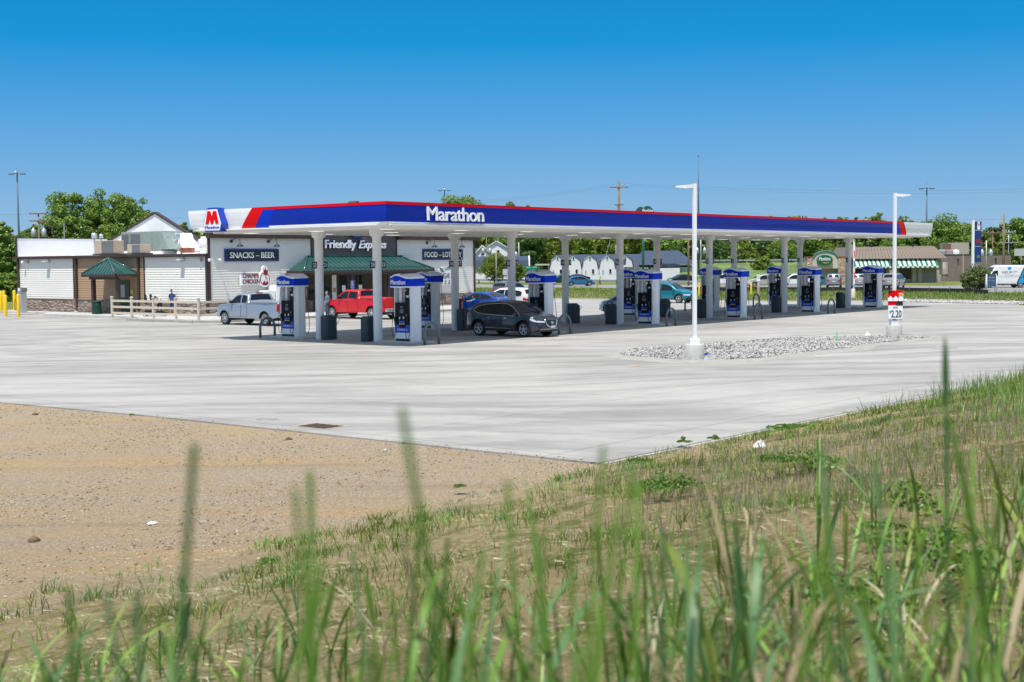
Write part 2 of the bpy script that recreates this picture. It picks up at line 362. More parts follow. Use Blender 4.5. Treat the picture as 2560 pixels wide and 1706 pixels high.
# inner faces, lower return and the lid
for k, (x0, x1, y0, y1) in enumerate([(X0, X1, Y0, Y1)]):
    t = .16
    mb.box(((x0+x1)/2, y0+t+.1, 5.19), (x1-x0-.5, .56, .05), WHITE); mb.box(((x0+x1)/2, y1-t-.1, 5.19), (x1-x0-.5, .56, .05), WHITE)
    mb.box((x0+t+.1, (y0+y1)/2, 5.187), (.56, y1-y0-1.1, .05), WHITE); mb.box((x1-t-.1, (y0+y1)/2, 5.187), (.56, y1-y0-1.1, .05), WHITE)
mb.build('fascia', WHITE, canopy)
yl = lambda x, y: onX(x, y, X0-.05).y
xl = lambda x, y: onY(x, y, Y0-.05).x
BOFF, BO2 = .012, .020
rs, rs2 = yl(629, 520), yl(595, 575); rb, rb2 = yl(659.6, 524), yl(630, 574); bd, bd2 = yl(689.5, 523), yl(663, 572)
RX = [onY(x, y, Y0-.05).x for x, y in ((2260.3, 556), (2271.8, 590), (2246.3, 558), (2257.3, 590), (2234.5, 560), (2246, 590))]
mb = MB()
RB = 6.015
fpatch(mb, 'L', lambda z: Y0-outz(z)-BOFF, lin(bd, bd2), 5.30, RB, BOFF, BLUE); fpatch(mb, 'S', lambda z: X0-outz(z)-BOFF, lin(RX[4], RX[5]), 5.30, RB, BOFF, BLUE)
# panel seams
sm = mat('panel_seam', (.003, .01, .12), .4)
x = X0+3.05
while x < RX[4]-1: fpatch(mb, 'S', lambda z, x=x: x, lambda z, x=x: x+.022, 5.31, RB-.01, BOFF+.004, sm); x += 3.05
y = Y0+3.05
while y < bd-.5: fpatch(mb, 'L', lambda z, y=y: y, lambda z, y=y: y+.018, 5.31, RB-.01, BOFF+.004, sm); y += 3.05
bb = mb.build('blue_band', BLUE, canopy)
mb = MB(); fpatch(mb, 'L', lin(bd, bd2), lin(rb, rb2), 5.165, RB, .022, BLUE2); mb.build('bright_blue_stripe', BLUE2, canopy)
mb = MB(); fpatch(mb, 'S', lin(RX[4], RX[5]), lin(RX[2], RX[3]), 5.165, RB, .022, BLUE2); mb.build('bright_blue_stripe', BLUE2, canopy)
mb = MB()
fpatch(mb, 'L', lambda z: Y0-outz(z)-.03, lin(rb, rb2), RB, 6.125, .03, RED); fpatch(mb, 'L', lin(rb, rb2), lin(rs, rs2), 5.165, 6.125, .03, RED)
fpatch(mb, 'S', lambda z: X0-outz(z)-.03, lin(RX[2], RX[3]), RB, 6.125, .03, RED); fpatch(mb, 'S', lin(RX[2], RX[3]), lin(RX[0], RX[1]), 5.165, 6.125, .03, RED)
mb.box(((X0+RX[0])/2, Y0+.05, 6.128), (RX[0]-X0+.06, .16, .012), RED); mb.box((X0+.05, (Y0+rs)/2, 6.1285), (.16, rs-Y0, .012), RED)
mb.build('red_stripe', RED, canopy)
SOFF = mat('soffit_white', (.84, .84, .84), .55, noise=.05)
mb = MB(); mb.box(((X0+X1)/2, (Y0+Y1)/2, 6.0), (X1-X0-.06, Y1-Y0-.06, .05), WHITE); mb.build('roof_deck', WHITE, canopy)
mb = MB(); dx0 = X0+.28; mb.box(((dx0+X1-.28)/2, (Y0+Y1)/2, 5.16), (X1-X0-.56, Y1-Y0-.56, .06), SOFF)
for i in range(74):
    yy = Y0+.45+i*(Y1-Y0-.9)/73
    mb.box(((X0+X1)/2, yy, 5.121), (X1-X0-.7, .018, .018), SOFF)
mb.box(((X0+X1)/2, Y0+1.35, 5.085), (X1-X0-1.6, .06, .09), SOFF); mb.box(((X0+X1)/2, Y1-.85, 5.085), (X1-X0-1.6, .06, .09), SOFF)
mb.box((X0+1.2, (Y0+Y1)/2, 5.084), (.06, Y1-Y0-2.3, .088), SOFF)
mb.build('ceiling', SOFF, canopy)
# letters and emblem
a, b, top = xl(1068.5, 555), xl(1209.8, 556), 5.975
M = frame((a, Y0-.03, 5.375), (1, 0, 0), (0, -1, .06))
text('Marathon', 'lettering', M, b-a, top-5.375, LETTER, canopy, .05, .012, 0, .96)
def PX(x, y, X=X0-.30): p = onX(x, y, X); return (p.y, p.z)
c1 = lambda u, v: PX(460+u/7.843, 500+v/7.843)
hexo = [(455, 168), (470, 155), (655, 150), (672, 163), (745, 465), (718, 612), (700, 625), (425, 632), (412, 622), (380, 455)]
hexi = [(455, 205), (465, 194), (640, 184), (652, 192), (728, 462), (704, 590), (692, 598), (428, 603), (418, 592), (392, 458)]
mpoly = [(468, 224), (524, 223), (556, 332), (577, 221), (638, 219), (686, 468), (626, 471), (606, 372), (580, 474), (535, 477), (511, 376), (489, 480), (430, 483)]
EMB = mat('emblem_blue', (.008, .05, .45), .35); EMW = mat('emblem_white', (.82, .83, .88), .3)
mb = MB(); mb.prism([c1(*p) for p in hexo], X0-.30, X0+.05, 'X', EMB); em = mb.build('emblem', EMB, canopy)
mb = MB(); mb.prism([c1(*p) for p in hexi], X0-.315, X0-.29, 'X', EMW); mb.build('emblem_face', EMW, em)
mb = MB(); mb.prism([c1(*p) for p in mpoly], X0-.335, X0-.31, 'X', RED); mb.build('emblem_letter', RED, em)
p0, p1 = c1(424, 572), c1(697, 505)
text('Marathon', 'lettering', FACE_L((X0-.316, p0[0], p0[1])), p0[0]-p1[0], p1[1]-p0[1], EMB, em, .012, .02)
# columns with caps and numbers, lights
near = [('24', '23'), ('20', '19'), ('16', '15'), ('12', '11'), ('8', '7'), ('4', '3')]; farn = [('22', '21'), ('18', '17'), ('14', '13'), ('10', '9'), ('6', '5'), ('2', '1')]
mb = MB(); mb.lathe([(.205, 0), (.205, 4.72), (.22, 4.78), (.31, 4.84), (.325, 4.88), (.345, 5.0), (.345, 5.12)], WHITE2, 28); colproto = mb.build('column', WHITE2, canopy)
mb = MB(); mb.box((0, 0, 0), (.32, .03, .32), NAVY); sgn = mb.build('number_sign', NAVY, None)
first = True
for i in range(6):
    for j in range(2):
        c = colproto if first else colproto.copy()
        if not first: C.objects.link(c)
        c.parent = canopy; c.location = (i*LX, j*LY, 0)
        for k, sx in ((0, -.34), (1, .34)):
            s = sgn if (first and k == 0) else sgn.copy()
            if not (first and k == 0): C.objects.link(s)
            s.parent = c; s.location = (sx, -.05, 3.52)
            text((near, farn)[j][i][k], 'lettering', FACE_S((sx-(.11 if len((near, farn)[j][i][k]) > 1 else .045), -.068, 3.43)), .22 if len((near, farn)[j][i][k]) > 1 else .10, .19, LETTER, c, .003, .015)
        first = False
mb = MB(); mb.box((0, 0, 0), (.62, .62, .05), WHITE); mb.box((0, 0, -.03), (.50, .50, .02), LENS); lt = mb.build('ceiling_light', WHITE, canopy, (0, 0, 5.1))
k = 0
for i in range(11):
    for yy in (-2.6, 1.94, 6.5):
        o = lt if k == 0 else lt.copy()
        if k: C.objects.link(o)
        o.parent = canopy; o.location = (-1.9+i*LX/2, yy, 5.085); k += 1

# ------------------------------------------------------------------ islands, pumps, hoops, bins
BLKP = mat('pump_black', (.006, .007, .011), .5, spec=.2); PBLUE = mat('pump_blue', (.003, .085, .60), .35, noise=.15, nscale=2)
PWHITE = mat('pump_white', (.82, .84, .88), .4, noise=.03); SCREEN = mat('pump_screen', (.05, .11, .16), .2); PYEL = mat('pump_yellow', (.65, .55, .05), .5)
GRN = mat('green_nozzle', (.01, .12, .04), .4)
def hdr_top(t): # wavy top of the header along the reading direction 0..1
    return .57 + .085*math.sin(math.pi*min(1, t/.86))**1.0*(1 if t < .86 else 0) - .02*t
def make_pump():
    t = thing('fuel_pump', 'x', 'fuel pump')
    z0 = .10
    mb = MB(); mb.box((0, 0, z0+.06), (.60, 1.0, .12), BLACK); mb.box((0, 0, z0+.24), (.72, .92, .26), PWHITE); mb.build('base', PWHITE, t)
    mb = MB()
    mb.box((0, 0, z0+1.17), (.68, .92, 1.10), BLKP); mb.box((0, 0, z0+1.10), (.74, .46, 1.0), BLKP, bev=.04)
    mb.box((0, -.28, z0+1.95), (.60, .36, .52), BLKP, bev=.03); mb.build('dispenser_body', BLKP, t)
    mb = MB(); mb.box((0, 0, z0+.52), (.70, .915, .46), PBLUE, bev=.03); pn = mb.build('lower_panel', PBLUE, t)
    for sx, F in ((-1, frame((-.352, .32, z0+.47), (0, -1, 0), (-1, 0, 0))), (1, frame((.352, -.32, z0+.47), (0, 1, 0), (1, 0, 0)))):
        text('ENDURANCE', 'lettering', F, .62, .085, LETTER, pn, .004, .0)
        mb = MB(); mb.lathe([(.05, 0), (.05, .006), (.03, .006), (.03, 0)], LETTER, 14, (sx*.349, 0, z0+.63), 'X'); mb.lathe([(.02, 0), (.001, .008*sx)], RED, 10, (sx*.352, 0, z0+.63), 'X'); mb.build('ring_logo', LETTER, pn)
    for sy in (-1, 1):
        mb = MB(); mb.prism([(-.36, sy*.46), (.36, sy*.46), (.35, sy*.50), (.21, sy*.62), (.19, sy*.625), (.19, sy*.61), (-.19, sy*.61), (-.19, sy*.625), (-.21, sy*.62), (-.35, sy*.50)], z0, z0+2.42, 'Z', PWHITE)
        mb.build('side_panel', PWHITE, t)
    # far upper inner panel behind the recess
    mb = MB(); mb.box((0, .31, z0+2.03), (.30, .16, .72), PWHITE); mb.box((0, -.02, z0+2.36), (.22, .12, .12), BLACK); mb.box((-.1, -.12, z0+2.3), (.12, .1, .2), BLACK); mb.build('upper_frame', PWHITE, t)
    # header
    mb = MB(); hz0 = z0+2.39; n = 16; prof = [(i/n) for i in range(n+1)]
    def ring(off, zl, zt):
        """outline of the header seen from above: long faces bow outwards"""
        pts = []
        for s_ in (-1, 1):
            for k in range(n+1):
                tt = k/n; y = (.62-1.24*tt) if s_ < 0 else (-.62+1.24*tt)
                u = tt if s_ < 0 else tt
                bow = .07*math.sin(math.pi*min(1, (tt if s_ < 0 else tt)/.8)) if tt < .8 else 0
                pts.append((s_*(.46+off+bow), y+(off if y > 0 else -off), zt(tt) if callable(zt) else zt))
        return pts
    wave = lambda tt: hz0+.39+.14*(.5-.5*math.cos(2*math.pi*min(1, .12+tt/.98)))
    wl = lambda tt: wave(tt)+.07
    levels = [(0, hz0, PWHITE), (0, hz0+.06, BLUE2), (0.012, hz0+.06, BLUE2), (0.012, wave, PWHITE), (.0, wave, PWHITE), (0.0, wl, PWHITE), (-.10, lambda tt: wl(tt)+.03, PWHITE)]
    rings = [ring(o, None, z) for o, z, m_ in levels]; N_ = len(rings[0])
    for i in range(len(levels)-1):
        m_ = BLUE2 if i == 2 else PWHITE
        mb.add(rings[i]+rings[i+1], [(k, (k+1) % N_, N_+(k+1) % N_, N_+k) for k in range(N_)], m_, False)
    mb.add(rings[0], [tuple(range(N_-1, -1, -1))], PWHITE)
    h = n+1; top = rings[-1]; mb.add(top, [(k, k+1, N_-2-k, N_-1-k) for k in range(n)], PWHITE)
    hd = mb.build('header', PWHITE, t)
    text('Marathon', 'lettering', frame((-.55, .50, hz0+.14), (0, -1, 0), (-1, 0, 0)), .90, .21, LETTER, hd, .012, .02)
    text('Marathon', 'lettering', frame((.55, -.50, hz0+.14), (0, 1, 0), (1, 0, 0)), .90, .21, LETTER, hd, .012, .02)
    # screens, keypads, buttons
    for s_ in (-1, 1):
        X = s_*.372
        mb = MB(); mb.box((X, .02, z0+1.34), (.012, .22, .17), GREYPIPE); mb.box((X+s_*.006, .02, z0+1.34), (.012, .18, .13), SCREEN); mb.build('screen', SCREEN, t)
        mb = MB()
        for k in (-1, 0, 1):
            mb = MB(); mb.box((X, .02+k*.12, z0+.84), (.014, .08, .15), PBLUE); mb.box((X+s_*.002, .02+k*.12, z0+.77), (.016, .075, .05), PYEL); mb.build('grade_button', PBLUE, t)
        mb = MB(); mb.box((X, .02, z0+1.52), (.012, .14, .08), GREYPIPE); mb.build('speaker_grille', GREYPIPE, t)
        mb = MB(); mb.box((X, -.09, z0+1.05), (.014, .07, .10), ALU); mb.build('keypad', ALU, t)
        mb = MB(); mb.box((s_*.302, -.28, z0+2.0), (.01, .16, .09), ALU); mb.build('price_display', ALU, t)
        mb = MB(); mb.box((X, .15, z0+1.03), (.02, .05, .1), PWHITE); mb.build('card_reader', PWHITE, t)
        # nozzle and hose each side
        mb = MB(); mb.box((s_*.40, -.34, z0+1.02), (.08, .07, .26), BLACK, bev=.015); mb.tube([(s_*.42, -.30, z0+1.12), (s_*.47, -.30, z0+1.02), (s_*.45, -.30, z0+.86)], .018, BLACK, 6); mb.box((s_*.40, -.30, z0+1.18), (.05, .03, .04), ALU); mb.build('nozzle', BLACK, t)
        mb = MB(); P = [(s_*.40, -.52, z0+2.38), (s_*.42, -.52, z0+1.9), (s_*.46, -.56, z0+1.3), (s_*.50, -.60, z0+.7), (s_*.50, -.58, z0+.35), (s_*.49, -.50, z0+.13), (s_*.48, -.40, z0+.10), (s_*.47, -.32, z0+.22), (s_*.46, -.29, z0+.45), (s_*.44, -.29, z0+.86)]
        mb.tube(P, .016, BLACK, 6); mb.cyl(P[0], P[1], .022, None, ALU, 6); mb.build('hose', BLACK, t)
        mb = MB(); P = [(s_*.34, .50, z0+2.38), (s_*.36, .53, z0+1.8), (s_*.40, .56, z0+1.0), (s_*.44, .58, z0+.5), (s_*.44, .53, z0+.22), (s_*.43, .45, z0+.18), (s_*.42, .38, z0+.32), (s_*.42, .37, z0+.6), (s_*.42, .44, z0+.85)]
        mb.tube(P, .014, BLACK, 6); mb.build('hose', BLACK, t)
        mb = MB(); mb.box((s_*.40, .44, z0+.98), (.07, .07, .22), GRN, bev=.015); mb.tube([(s_*.44, .46, z0+1.05), (s_*.48, .5, z0+.98), (s_*.46, .5, z0+.84)], .016, GRN, 6); mb.build('nozzle', GRN, t)
    return t
def make_hoop():
    mb = MB(); P = [(-.46, 0, -.02), (-.46, 0, .5)]+[(-.46*math.cos(a), 0, .5+.46*math.sin(a)) for a in [math.pi*k/14 for k in range(1, 14)]]+[(.46, 0, .5), (.46, 0, -.02)]
    mb.tube(P, .062, GREYPIPE, 12); return mb.build('bollard_hoop', GREYPIPE)
def make_bin():
    t = thing('waste_bin', '', 'bin')
    mb = MB(); mb.box((0, 0, .50), (.52, .46, 1.0), BIN, bev=.05); mb.box((0, 0, 1.06), (.55, .49, .20), BIN, bev=.07); mb.box((-.268, 0, .45), (.012, .34, .66), BIN); mb.box((0, -.238, .45), (.40, .012, .66), BIN); mb.build('body', BIN, t)
    mb = MB(); mb.box((.33, -.05, .85), (.16, .36, .42), BIN, bev=.04); mb.box((.33, -.05, .34), (.14, .36, .66), BIN, bev=.03); mb.build('squeegee_holder', BIN, t)
    mb = MB(); mb.box((.36, -.236, .86), (.06, .01, .05), LETTER); mb.build('towel_slot', LETTER, t)
    mb = MB(); mb.tube([(.40, -.12, .6), (.62, -.18, .98)], .012, BLACK, 6); mb.build('squeegee', BLACK, t)
    return t
def make_island():
    mb = MB(); mb.box((0, 0, .05), (1.25, 2.55, .1), CONC, bev=.04); return mb.build('pump_island', CONC)
def multi(mk, spots):
    o = mk()
    for k, (loc, rz, lab, grp) in enumerate(spots):
        if k == 0:
            o.location = loc; o.rotation_euler = (0, 0, rz)
            if lab: o['label'] = lab
            if grp: o['group'] = grp
            src = o
        else: dup(src, loc, rz, lab, grp)
    return o
S_p, S_h, S_b, S_i = [], [], [], []
for i in range(6):
    for j in range(2):
        nm = (near, farn)[j][i]; wh = 'column numbered %s and %s' % nm; row = ('front', 'back')[j]
        S_p.append(((i*LX, (-1.90, 5.78)[j], 0), 0, f'white and blue fuel pump beside the {wh}, {row} row', 'fuel pumps on the islands'))
        S_h.append(((i*LX-.22, (-3.55, 7.43)[j], 0), 0, f'grey bent-pipe bollard hoop guarding the pump at the {wh}', 'pipe hoops at the island ends'))
        S_b.append(((i*LX-.05, (.62, 3.30)[j], 0), (0, 0)[j] if j else 0, f'dark slate waste bin with squeegee holder against the {wh}', 'bins beside the canopy columns'))
        S_i.append(((i*LX, (-1.80, 5.68)[j], 0), 0, None, None))
op = multi(make_pump, S_p)
hp = make_hoop(); tag(hp, 'x', 'bollard')
src = hp
for k, (loc, rz, lab, grp) in enumerate(S_h):
    o = hp if k == 0 else hp.copy()
    if k: C.objects.link(o)
    o.location = loc; o['label'] = lab; o['group'] = grp
multi(make_bin, S_b)
isl = make_island()
for k, (loc, rz, lab, grp) in enumerate(S_i):
    o = isl if k == 0 else isl.copy()
    if k: C.objects.link(o)
    o.location = loc; struct(o)
# fire extinguisher hung on the second back column
t = thing('fire_extinguisher', 'red fire extinguisher hung on the column numbered 18 and 17', 'extinguisher', (LX+.24, LY-.16, .95))
REDP = mat('extinguisher_red', (.42, .008, .015), .4)
mb = MB(); mb.box((0, 0, .36), (.2, .22, .72), REDP, bev=.02); mb.build('cabinet', REDP, t)
mb = MB(); mb.box((0, -.113, .36), (.05, .006, .4), LETTER); mb.build('label_strip', LETTER, t)
# ------------------------------------------------------------------ the store
SW, TANS, GREYS = mat('white_siding', (.78, .76, .70), .55, noise=.02), mat('tan_siding', (.40, .27, .165), .6, noise=.03), mat('taupe_siding', (.125, .105, .098), .6, noise=.04)
ROOFW = mat('white_membrane', (.80, .79, .80), .6, noise=.03); GREEN = mat('green_metal_roof', (.027, .095, .084), .35, coat=.2, noise=.05, nscale=1)
GREEND = mat('green_roof_rib', (.008, .04, .035), .4)
def stone_mat(nm, c0, c1):
    m = bpy.data.materials.new(nm); m.use_nodes = True; n = m.node_tree; b = n.nodes['Principled BSDF']; b.inputs['Roughness'].default_value = .9
    tc = n.nodes.new('ShaderNodeTexCoord'); mp = n.nodes.new('ShaderNodeMapping'); mp.inputs['Scale'].default_value = (2.2, 2.2, 5.5); n.links.new(tc.outputs['Object'], mp.inputs[0])
    v = n.nodes.new('ShaderNodeTexVoronoi'); v.inputs['Scale'].default_value = 1.3; n.links.new(mp.outputs[0], v.inputs['Vector'])
    r = n.nodes.new('ShaderNodeValToRGB'); r.color_ramp.elements[0].color = (*c0, 1); r.color_ramp.elements[1].color = (*c1, 1); sp = n.nodes.new('ShaderNodeSeparateColor'); n.links.new(v.outputs['Color'], sp.inputs[0]); n.links.new(sp.outputs[0], r.inputs[0]); n.links.new(r.outputs[0], b.inputs['Base Color'])
    bu = n.nodes.new('ShaderNodeBump'); bu.inputs['Strength'].default_value = 1; bu.inputs['Distance'].default_value = .12; n.links.new(v.outputs['Distance'], bu.inputs['Height']); bu.invert = True; n.links.new(bu.outputs[0], b.inputs['Normal'])
    return m
STONE = stone_mat('split_stone', (.14, .105, .085), (.33, .265, .22))
BX, BY, BXE, BYE = 13.4, 29.4, 40.4, onX(43, 700, 13.4).y; ZW = .15
# raised walk round the store
mb = MB(); mb.prism([(8.1, 30.5), (8.1, 24.2), (9.2, 22.9), (42.5, 22.9), (42.5, 29.6), (13.4, 29.6), (13.4, BYE+.4), (12.0, BYE+.4), (12.0, 46.5), (10.2, 44.5), (10.2, 32.5)], 0, ZW, 'Z', CONC)
struct(mb.build('sidewalk', mat('sidewalk_concrete', (.47, .425, .35), .9, noise=.08, nscale=2)))
mb = MB()
for a, b in (((8.1, 31), (8.1, 24.2)), ((8.1, 24.2), (9.2, 22.9)), ((9.2, 22.9), (42.5, 22.9))):
    A, B = Vector((*a, 0)), Vector((*b, 0)); d = (B-A); L_ = d.length; an = math.atan2(d.y, d.x); mid = (A+B)/2
    mb.box((mid.x-.09*math.sin(an)*-1*0, mid.y, .077), (L_+.02, .18, .158), CONCD, rz=an)
struct(mb.build('kerb', CONCD))
store = thing('convenience_store', 'single-storey store with cream siding, stone base, brown trim and green metal awning', 'store', (0, 0, 0))
def laps(mb, face, u0, u1, z0, z1, m, pitch=.17, out=.042):
    """overlapping boards; face = ('X', x) facing -X over Y range, or ('Y', y) facing -Y over X range"""
    n = max(1, round((z1-z0)/pitch)); p = (z1-z0)/n
    for i in range(n):
        a, b = z0+i*p, z0+(i+1)*p
        if face[0] == 'X':
            x = face[1]; mb.quad((x-out, u0, a), (x-out, u1, a), (x-.004, u1, b), (x-.004, u0, b), m); mb.quad((x-out, u0, a), (x-out, u1, a), (x, u1, a), (x, u0, a), m)
        else:
            y = face[1]; mb.quad((u0, y-out, a), (u1, y-out, a), (u1, y-.004, b), (u0, y-.004, b), m); mb.quad((u0, y-out, a), (u1, y-out, a), (u1, y, a), (u0, y, a), m)
ZB, ZE, ZT = 1.12, 4.20, 5.86        # top of stone, eave, parapet
yX = lambda px: onX(px, 700, BX).y
xY = lambda px: onY(px, 700, BY).x
# shell
mb = MB(); mb.box(((BX+BXE)/2, (BY+BYE)/2, (ZW+4.2)/2), (BXE-BX-.02, BYE-BY-.02, 4.2-ZW), SW); mb.build('wall', SW, store)
mb = MB(); mb.box(((BX+BXE)/2, BY+.12, 5.0), (BXE-BX-.02, .22, 1.66), SW); mb.build('front_parapet', SW, store)
# left wall panels
y_a, y_b, y_c, y_d, y_e = yX(52), yX(184), yX(362), yX(366), yX(519)
mb = MB(); laps(mb, ('X', BX), yX(190), BYE-.05, ZB, 4.12, SW); mb.build('white_siding', SW, store)
mb = MB(); laps(mb, ('X', BX), y_e, y_d, ZB, 4.12, SW); laps(mb, ('X', BX), BY+.02, y_e-.15, ZB, 4.12, SW); mb.build('white_siding', SW, store)
mb = MB(); laps(mb, ('X', BX), y_c, yX(186), ZB, 4.12, TANS); mb.build('tan_siding', TANS, store)
mb = MB(); mb.box((BX-.05, (BY+BYE)/2, (ZW+ZB)/2), (.12, BYE-BY, ZB-ZW-.06), STONE); mb.box((BX-.06, (BY+BYE)/2, ZB-.01), (.16, BYE-BY+.04, .07), mat('stone_cap', (.20, .165, .14), .8)); mb.build('stone_base', STONE, store)
for yy, w in ((yX(48), .16), (yX(186), .14), (y_c+.0, .08), (y_e, .1), (BY+.06, .16)): mb = MB(); mb.box((BX-.045, yy, (ZB+4.2)/2), (.05, w, 4.2-ZB), BROWN); mb.build('corner_trim', BROWN, store)
for px in (194.5, 350, 521):
    mb = MB(); yy = yX(px); mb.box((BX-.13, yy, (ZW+4.2)/2+.1), (.12, .17, 4.2-ZW-.2), BROWN); mb.box((BX-.2, yy, ZW+.06), (.22, .2, .08), WHITE); mb.build('downspout', BROWN, store)
mb = MB(); mb.box((BX-.15, yX(50), (ZW+4.2)/2+.1), (.12, .15, 4.2-ZW-.2), BROWN); mb.build('downspout', BROWN, store)
mb = MB(); mb.box((BX-.17, (BY+BYE)/2, 4.26), (.34, BYE-BY+.1, .16), BROWN); mb.box((BX-.12, (BY+BYE)/2, 4.16), (.20, BYE-BY, .06), BROWN); mb.build('gutter', BROWN, store)
# roof, rear parapet, gables
mb = MB(); mb.prism([(BX-.02, 4.34), (BXE, 4.75), (BXE, 4.25), (BX-.02, 4.25)], BY+.22, BYE-.1, 'Y', ROOFW); mb.build('roof', ROOFW, store)
mb = MB(); mb.box(((BX+21.5)/2-.0, BYE-.08, 5.0), (21.5-BX, .14, 1.5), ROOFW); mb.box(((BX+21.5)/2, BYE-.08, 5.78), (21.6-BX, .2, .06), BROWN); mb.box((BX-.05, BYE-.08, 5.0), (.1, .2, 1.52), BROWN); mb.build('rear_parapet', ROOFW, store)
GX = 18.5
gp = onX(388, 530, GX); gl = onX(281, 597.5, GX); gr = onX(503, 603, GX); yk = gp.y; half = (gl.y-gr.y)/2; zk = gp.z; ze = (gl.z+gr.z)/2
mb = MB(); mb.prism([(gr.y, 4.3), (gr.y, gr.z-.05), (yk, zk-.12), (gl.y, gl.z-.05), (gl.y, 4.3)], GX, GX+.2, 'X', ROOFW); mb.build('gable_wall', ROOFW, store)
mb = MB(); 
for (ya, za) in ((gr.y, gr.z), (gl.y, gl.z)):
    q = (ya-yk)/abs(ya-yk)*.35; dz = (za-zk)/(abs(ya-yk))*.35
    mb.prism([(yk, zk), (ya+q, za+dz), (ya+q, za+dz-.12), (yk, zk-.13)], GX-.10, GX+.25, 'X', BROWN)
mb.build('gable_roof', BROWN, store)
# membrane cricket at the foot of the gable wall
a = onX(404, 583, GX-.3); b = onX(471, 583, GX-.3); 
mb = MB(); mb.prism([(a.y+.6, 4.4), (b.y-1.3, 4.4), (b.y, b.z), (a.y, a.z)], GX-.9, GX-.02, 'X', ROOFW); mb.build('roof_cricket', ROOFW, store)
# front facade
xg0, xg1 = xY(778), xY(991)
mb = MB(); laps(mb, ('Y', BY), BX+.1, xg0, ZB, 5.36, SW); mb.build('white_siding', SW, store)
mb = MB(); laps(mb, ('Y', BY), xg1, BXE-.1, ZB, 5.36, SW); mb.build('white_siding', SW, store)
gpk = (xg0+xg1)/2; zpk = 8.2
mb = MB(); laps(mb, ('Y', BY-.03), xg0, xg1, 2.95, 5.75, GREYS)
n_ = 18
for i in range(n_):
    za, zb_ = 5.75+(zpk-5.95)*i/n_, 5.75+(zpk-5.95)*(i+1)/n_; f = 1-(i/n_); w = (xg1-xg0)/2*f
    mb.quad((gpk-w, BY-.06, za), (gpk+w, BY-.06, za), (gpk+w*(1-1/(n_-i)*1.0) if i < n_-1 else gpk, BY-.034, zb_), (gpk-w*(1-1/(n_-i)*1.0) if i < n_-1 else gpk, BY-.034, zb_), GREYS)
mb.build('taupe_siding', GREYS, store)
mb = MB()
for s_ in (-1, 1):
    xa = gpk+s_*((xg1-xg0)/2+.5); mb.prism([(gpk, zpk), (xa, 5.60), (xa, 5.36), (gpk, zpk-.28)], BY-.42, BY+.5, 'Y', BROWN)
mb.build('entrance_gable_roof', BROWN, store)
mb = MB(); mb.box(((BX-.1+xg0)/2, BY-.16, 5.60), (xg0-BX+.2, .40, .48), BROWN); mb.build('front_fascia', BROWN, store)
mb = MB(); mb.box(((xg1+BXE+.35)/2, BY-.16, 5.60), (BXE-xg1+.35, .40, .48), BROWN); mb.build('front_fascia', BROWN, store)
for xx, w in ((BX+.02, .18), (xg0, .07), (xg1, .07), (BXE-.02, .18)): mb = MB(); mb.box((xx, BY-.06, 3.35), (w, .09, 4.5), BROWN); mb.build('corner_trim', BROWN, store)
mb = MB(); mb.box(((BX+xg0)/2, BY-.06, (ZW+ZB)/2), (xg0-BX, .12, ZB-ZW), STONE); mb.build('stone_base', STONE, store)
mb = MB(); mb.box(((xg1+BXE)/2, BY-.06, (ZW+ZB)/2), (BXE-xg1, .12, ZB-ZW), STONE); mb.build('stone_base', STONE, store)
# entrance under the awning
DARKW = mat('dark_brown_wall', (.045, .03, .027), .6)
mb = MB(); mb.box((gpk, BY-.05, 1.6), (xg1-xg0-.1, .08, 2.9), DARKW); mb.build('entrance_wall', DARKW, store)
for px0, px1, z0, z1, nm in ((770, 800, 1.0, 2.75, 'window'), (811, 826, .6, 2.75, 'window'), (850, 868, .18, 2.7, 'door'), (893, 908, .18, 2.7, 'door'), (911, 932, .6, 2.7, 'window'), (940, 962, .6, 2.7, 'window')):
    a, b = onY(px0, 740, BY-.1).x, onY(px1, 740, BY-.1).x
    mb = MB(); mb.box(((a+b)/2, BY-.10, (z0+z1)/2), (b-a+.12, .05, z1-z0+.12), BLACK); w_ = mb.build(nm, BLACK, store)
    mb = MB(); mb.box(((a+b)/2, BY-.128, (z0+z1)/2), (b-a, .012, z1-z0), GLASSD); mb.build('pane', GLASSD, w_)
    if nm == 'door': mb = MB(); mb.tube([(b-.1, BY-.17, 1.0), (b-.1, BY-.17, 1.5)], .02, ALU); mb.build('handle', ALU, w_); mb = MB(); mb.box(((a+b)/2, BY-.137, 1.75), (.35, .006, .45), LETTER); mb.build('notice', LETTER, w_)
a, b = onY(830, 740, BY-.1).x, onY(841, 740, BY-.1).x
mb = MB(); laps(mb, ('Y', BY-.10), a, b, .9, 2.8, SW); mb.build('door_panel_siding', SW, store)
mb = MB(); mb.box(((a+b)/2, BY-.15, 1.65), (.22, .05, .3), mat('brass_box', (.35, .22, .04), .4, metal=.5)); mb.build('wall_box', None, store)
for px in (716, 766, 838, 880, 972, 1078): 
    xx = onY(px, 740, 27.75).x; mb = MB(); mb.box((xx, 27.78, 1.55), (.16, .16, 2.8), BROWN); mb.build('awning_post', BROWN, store) if px in (766, 880, 972) else None
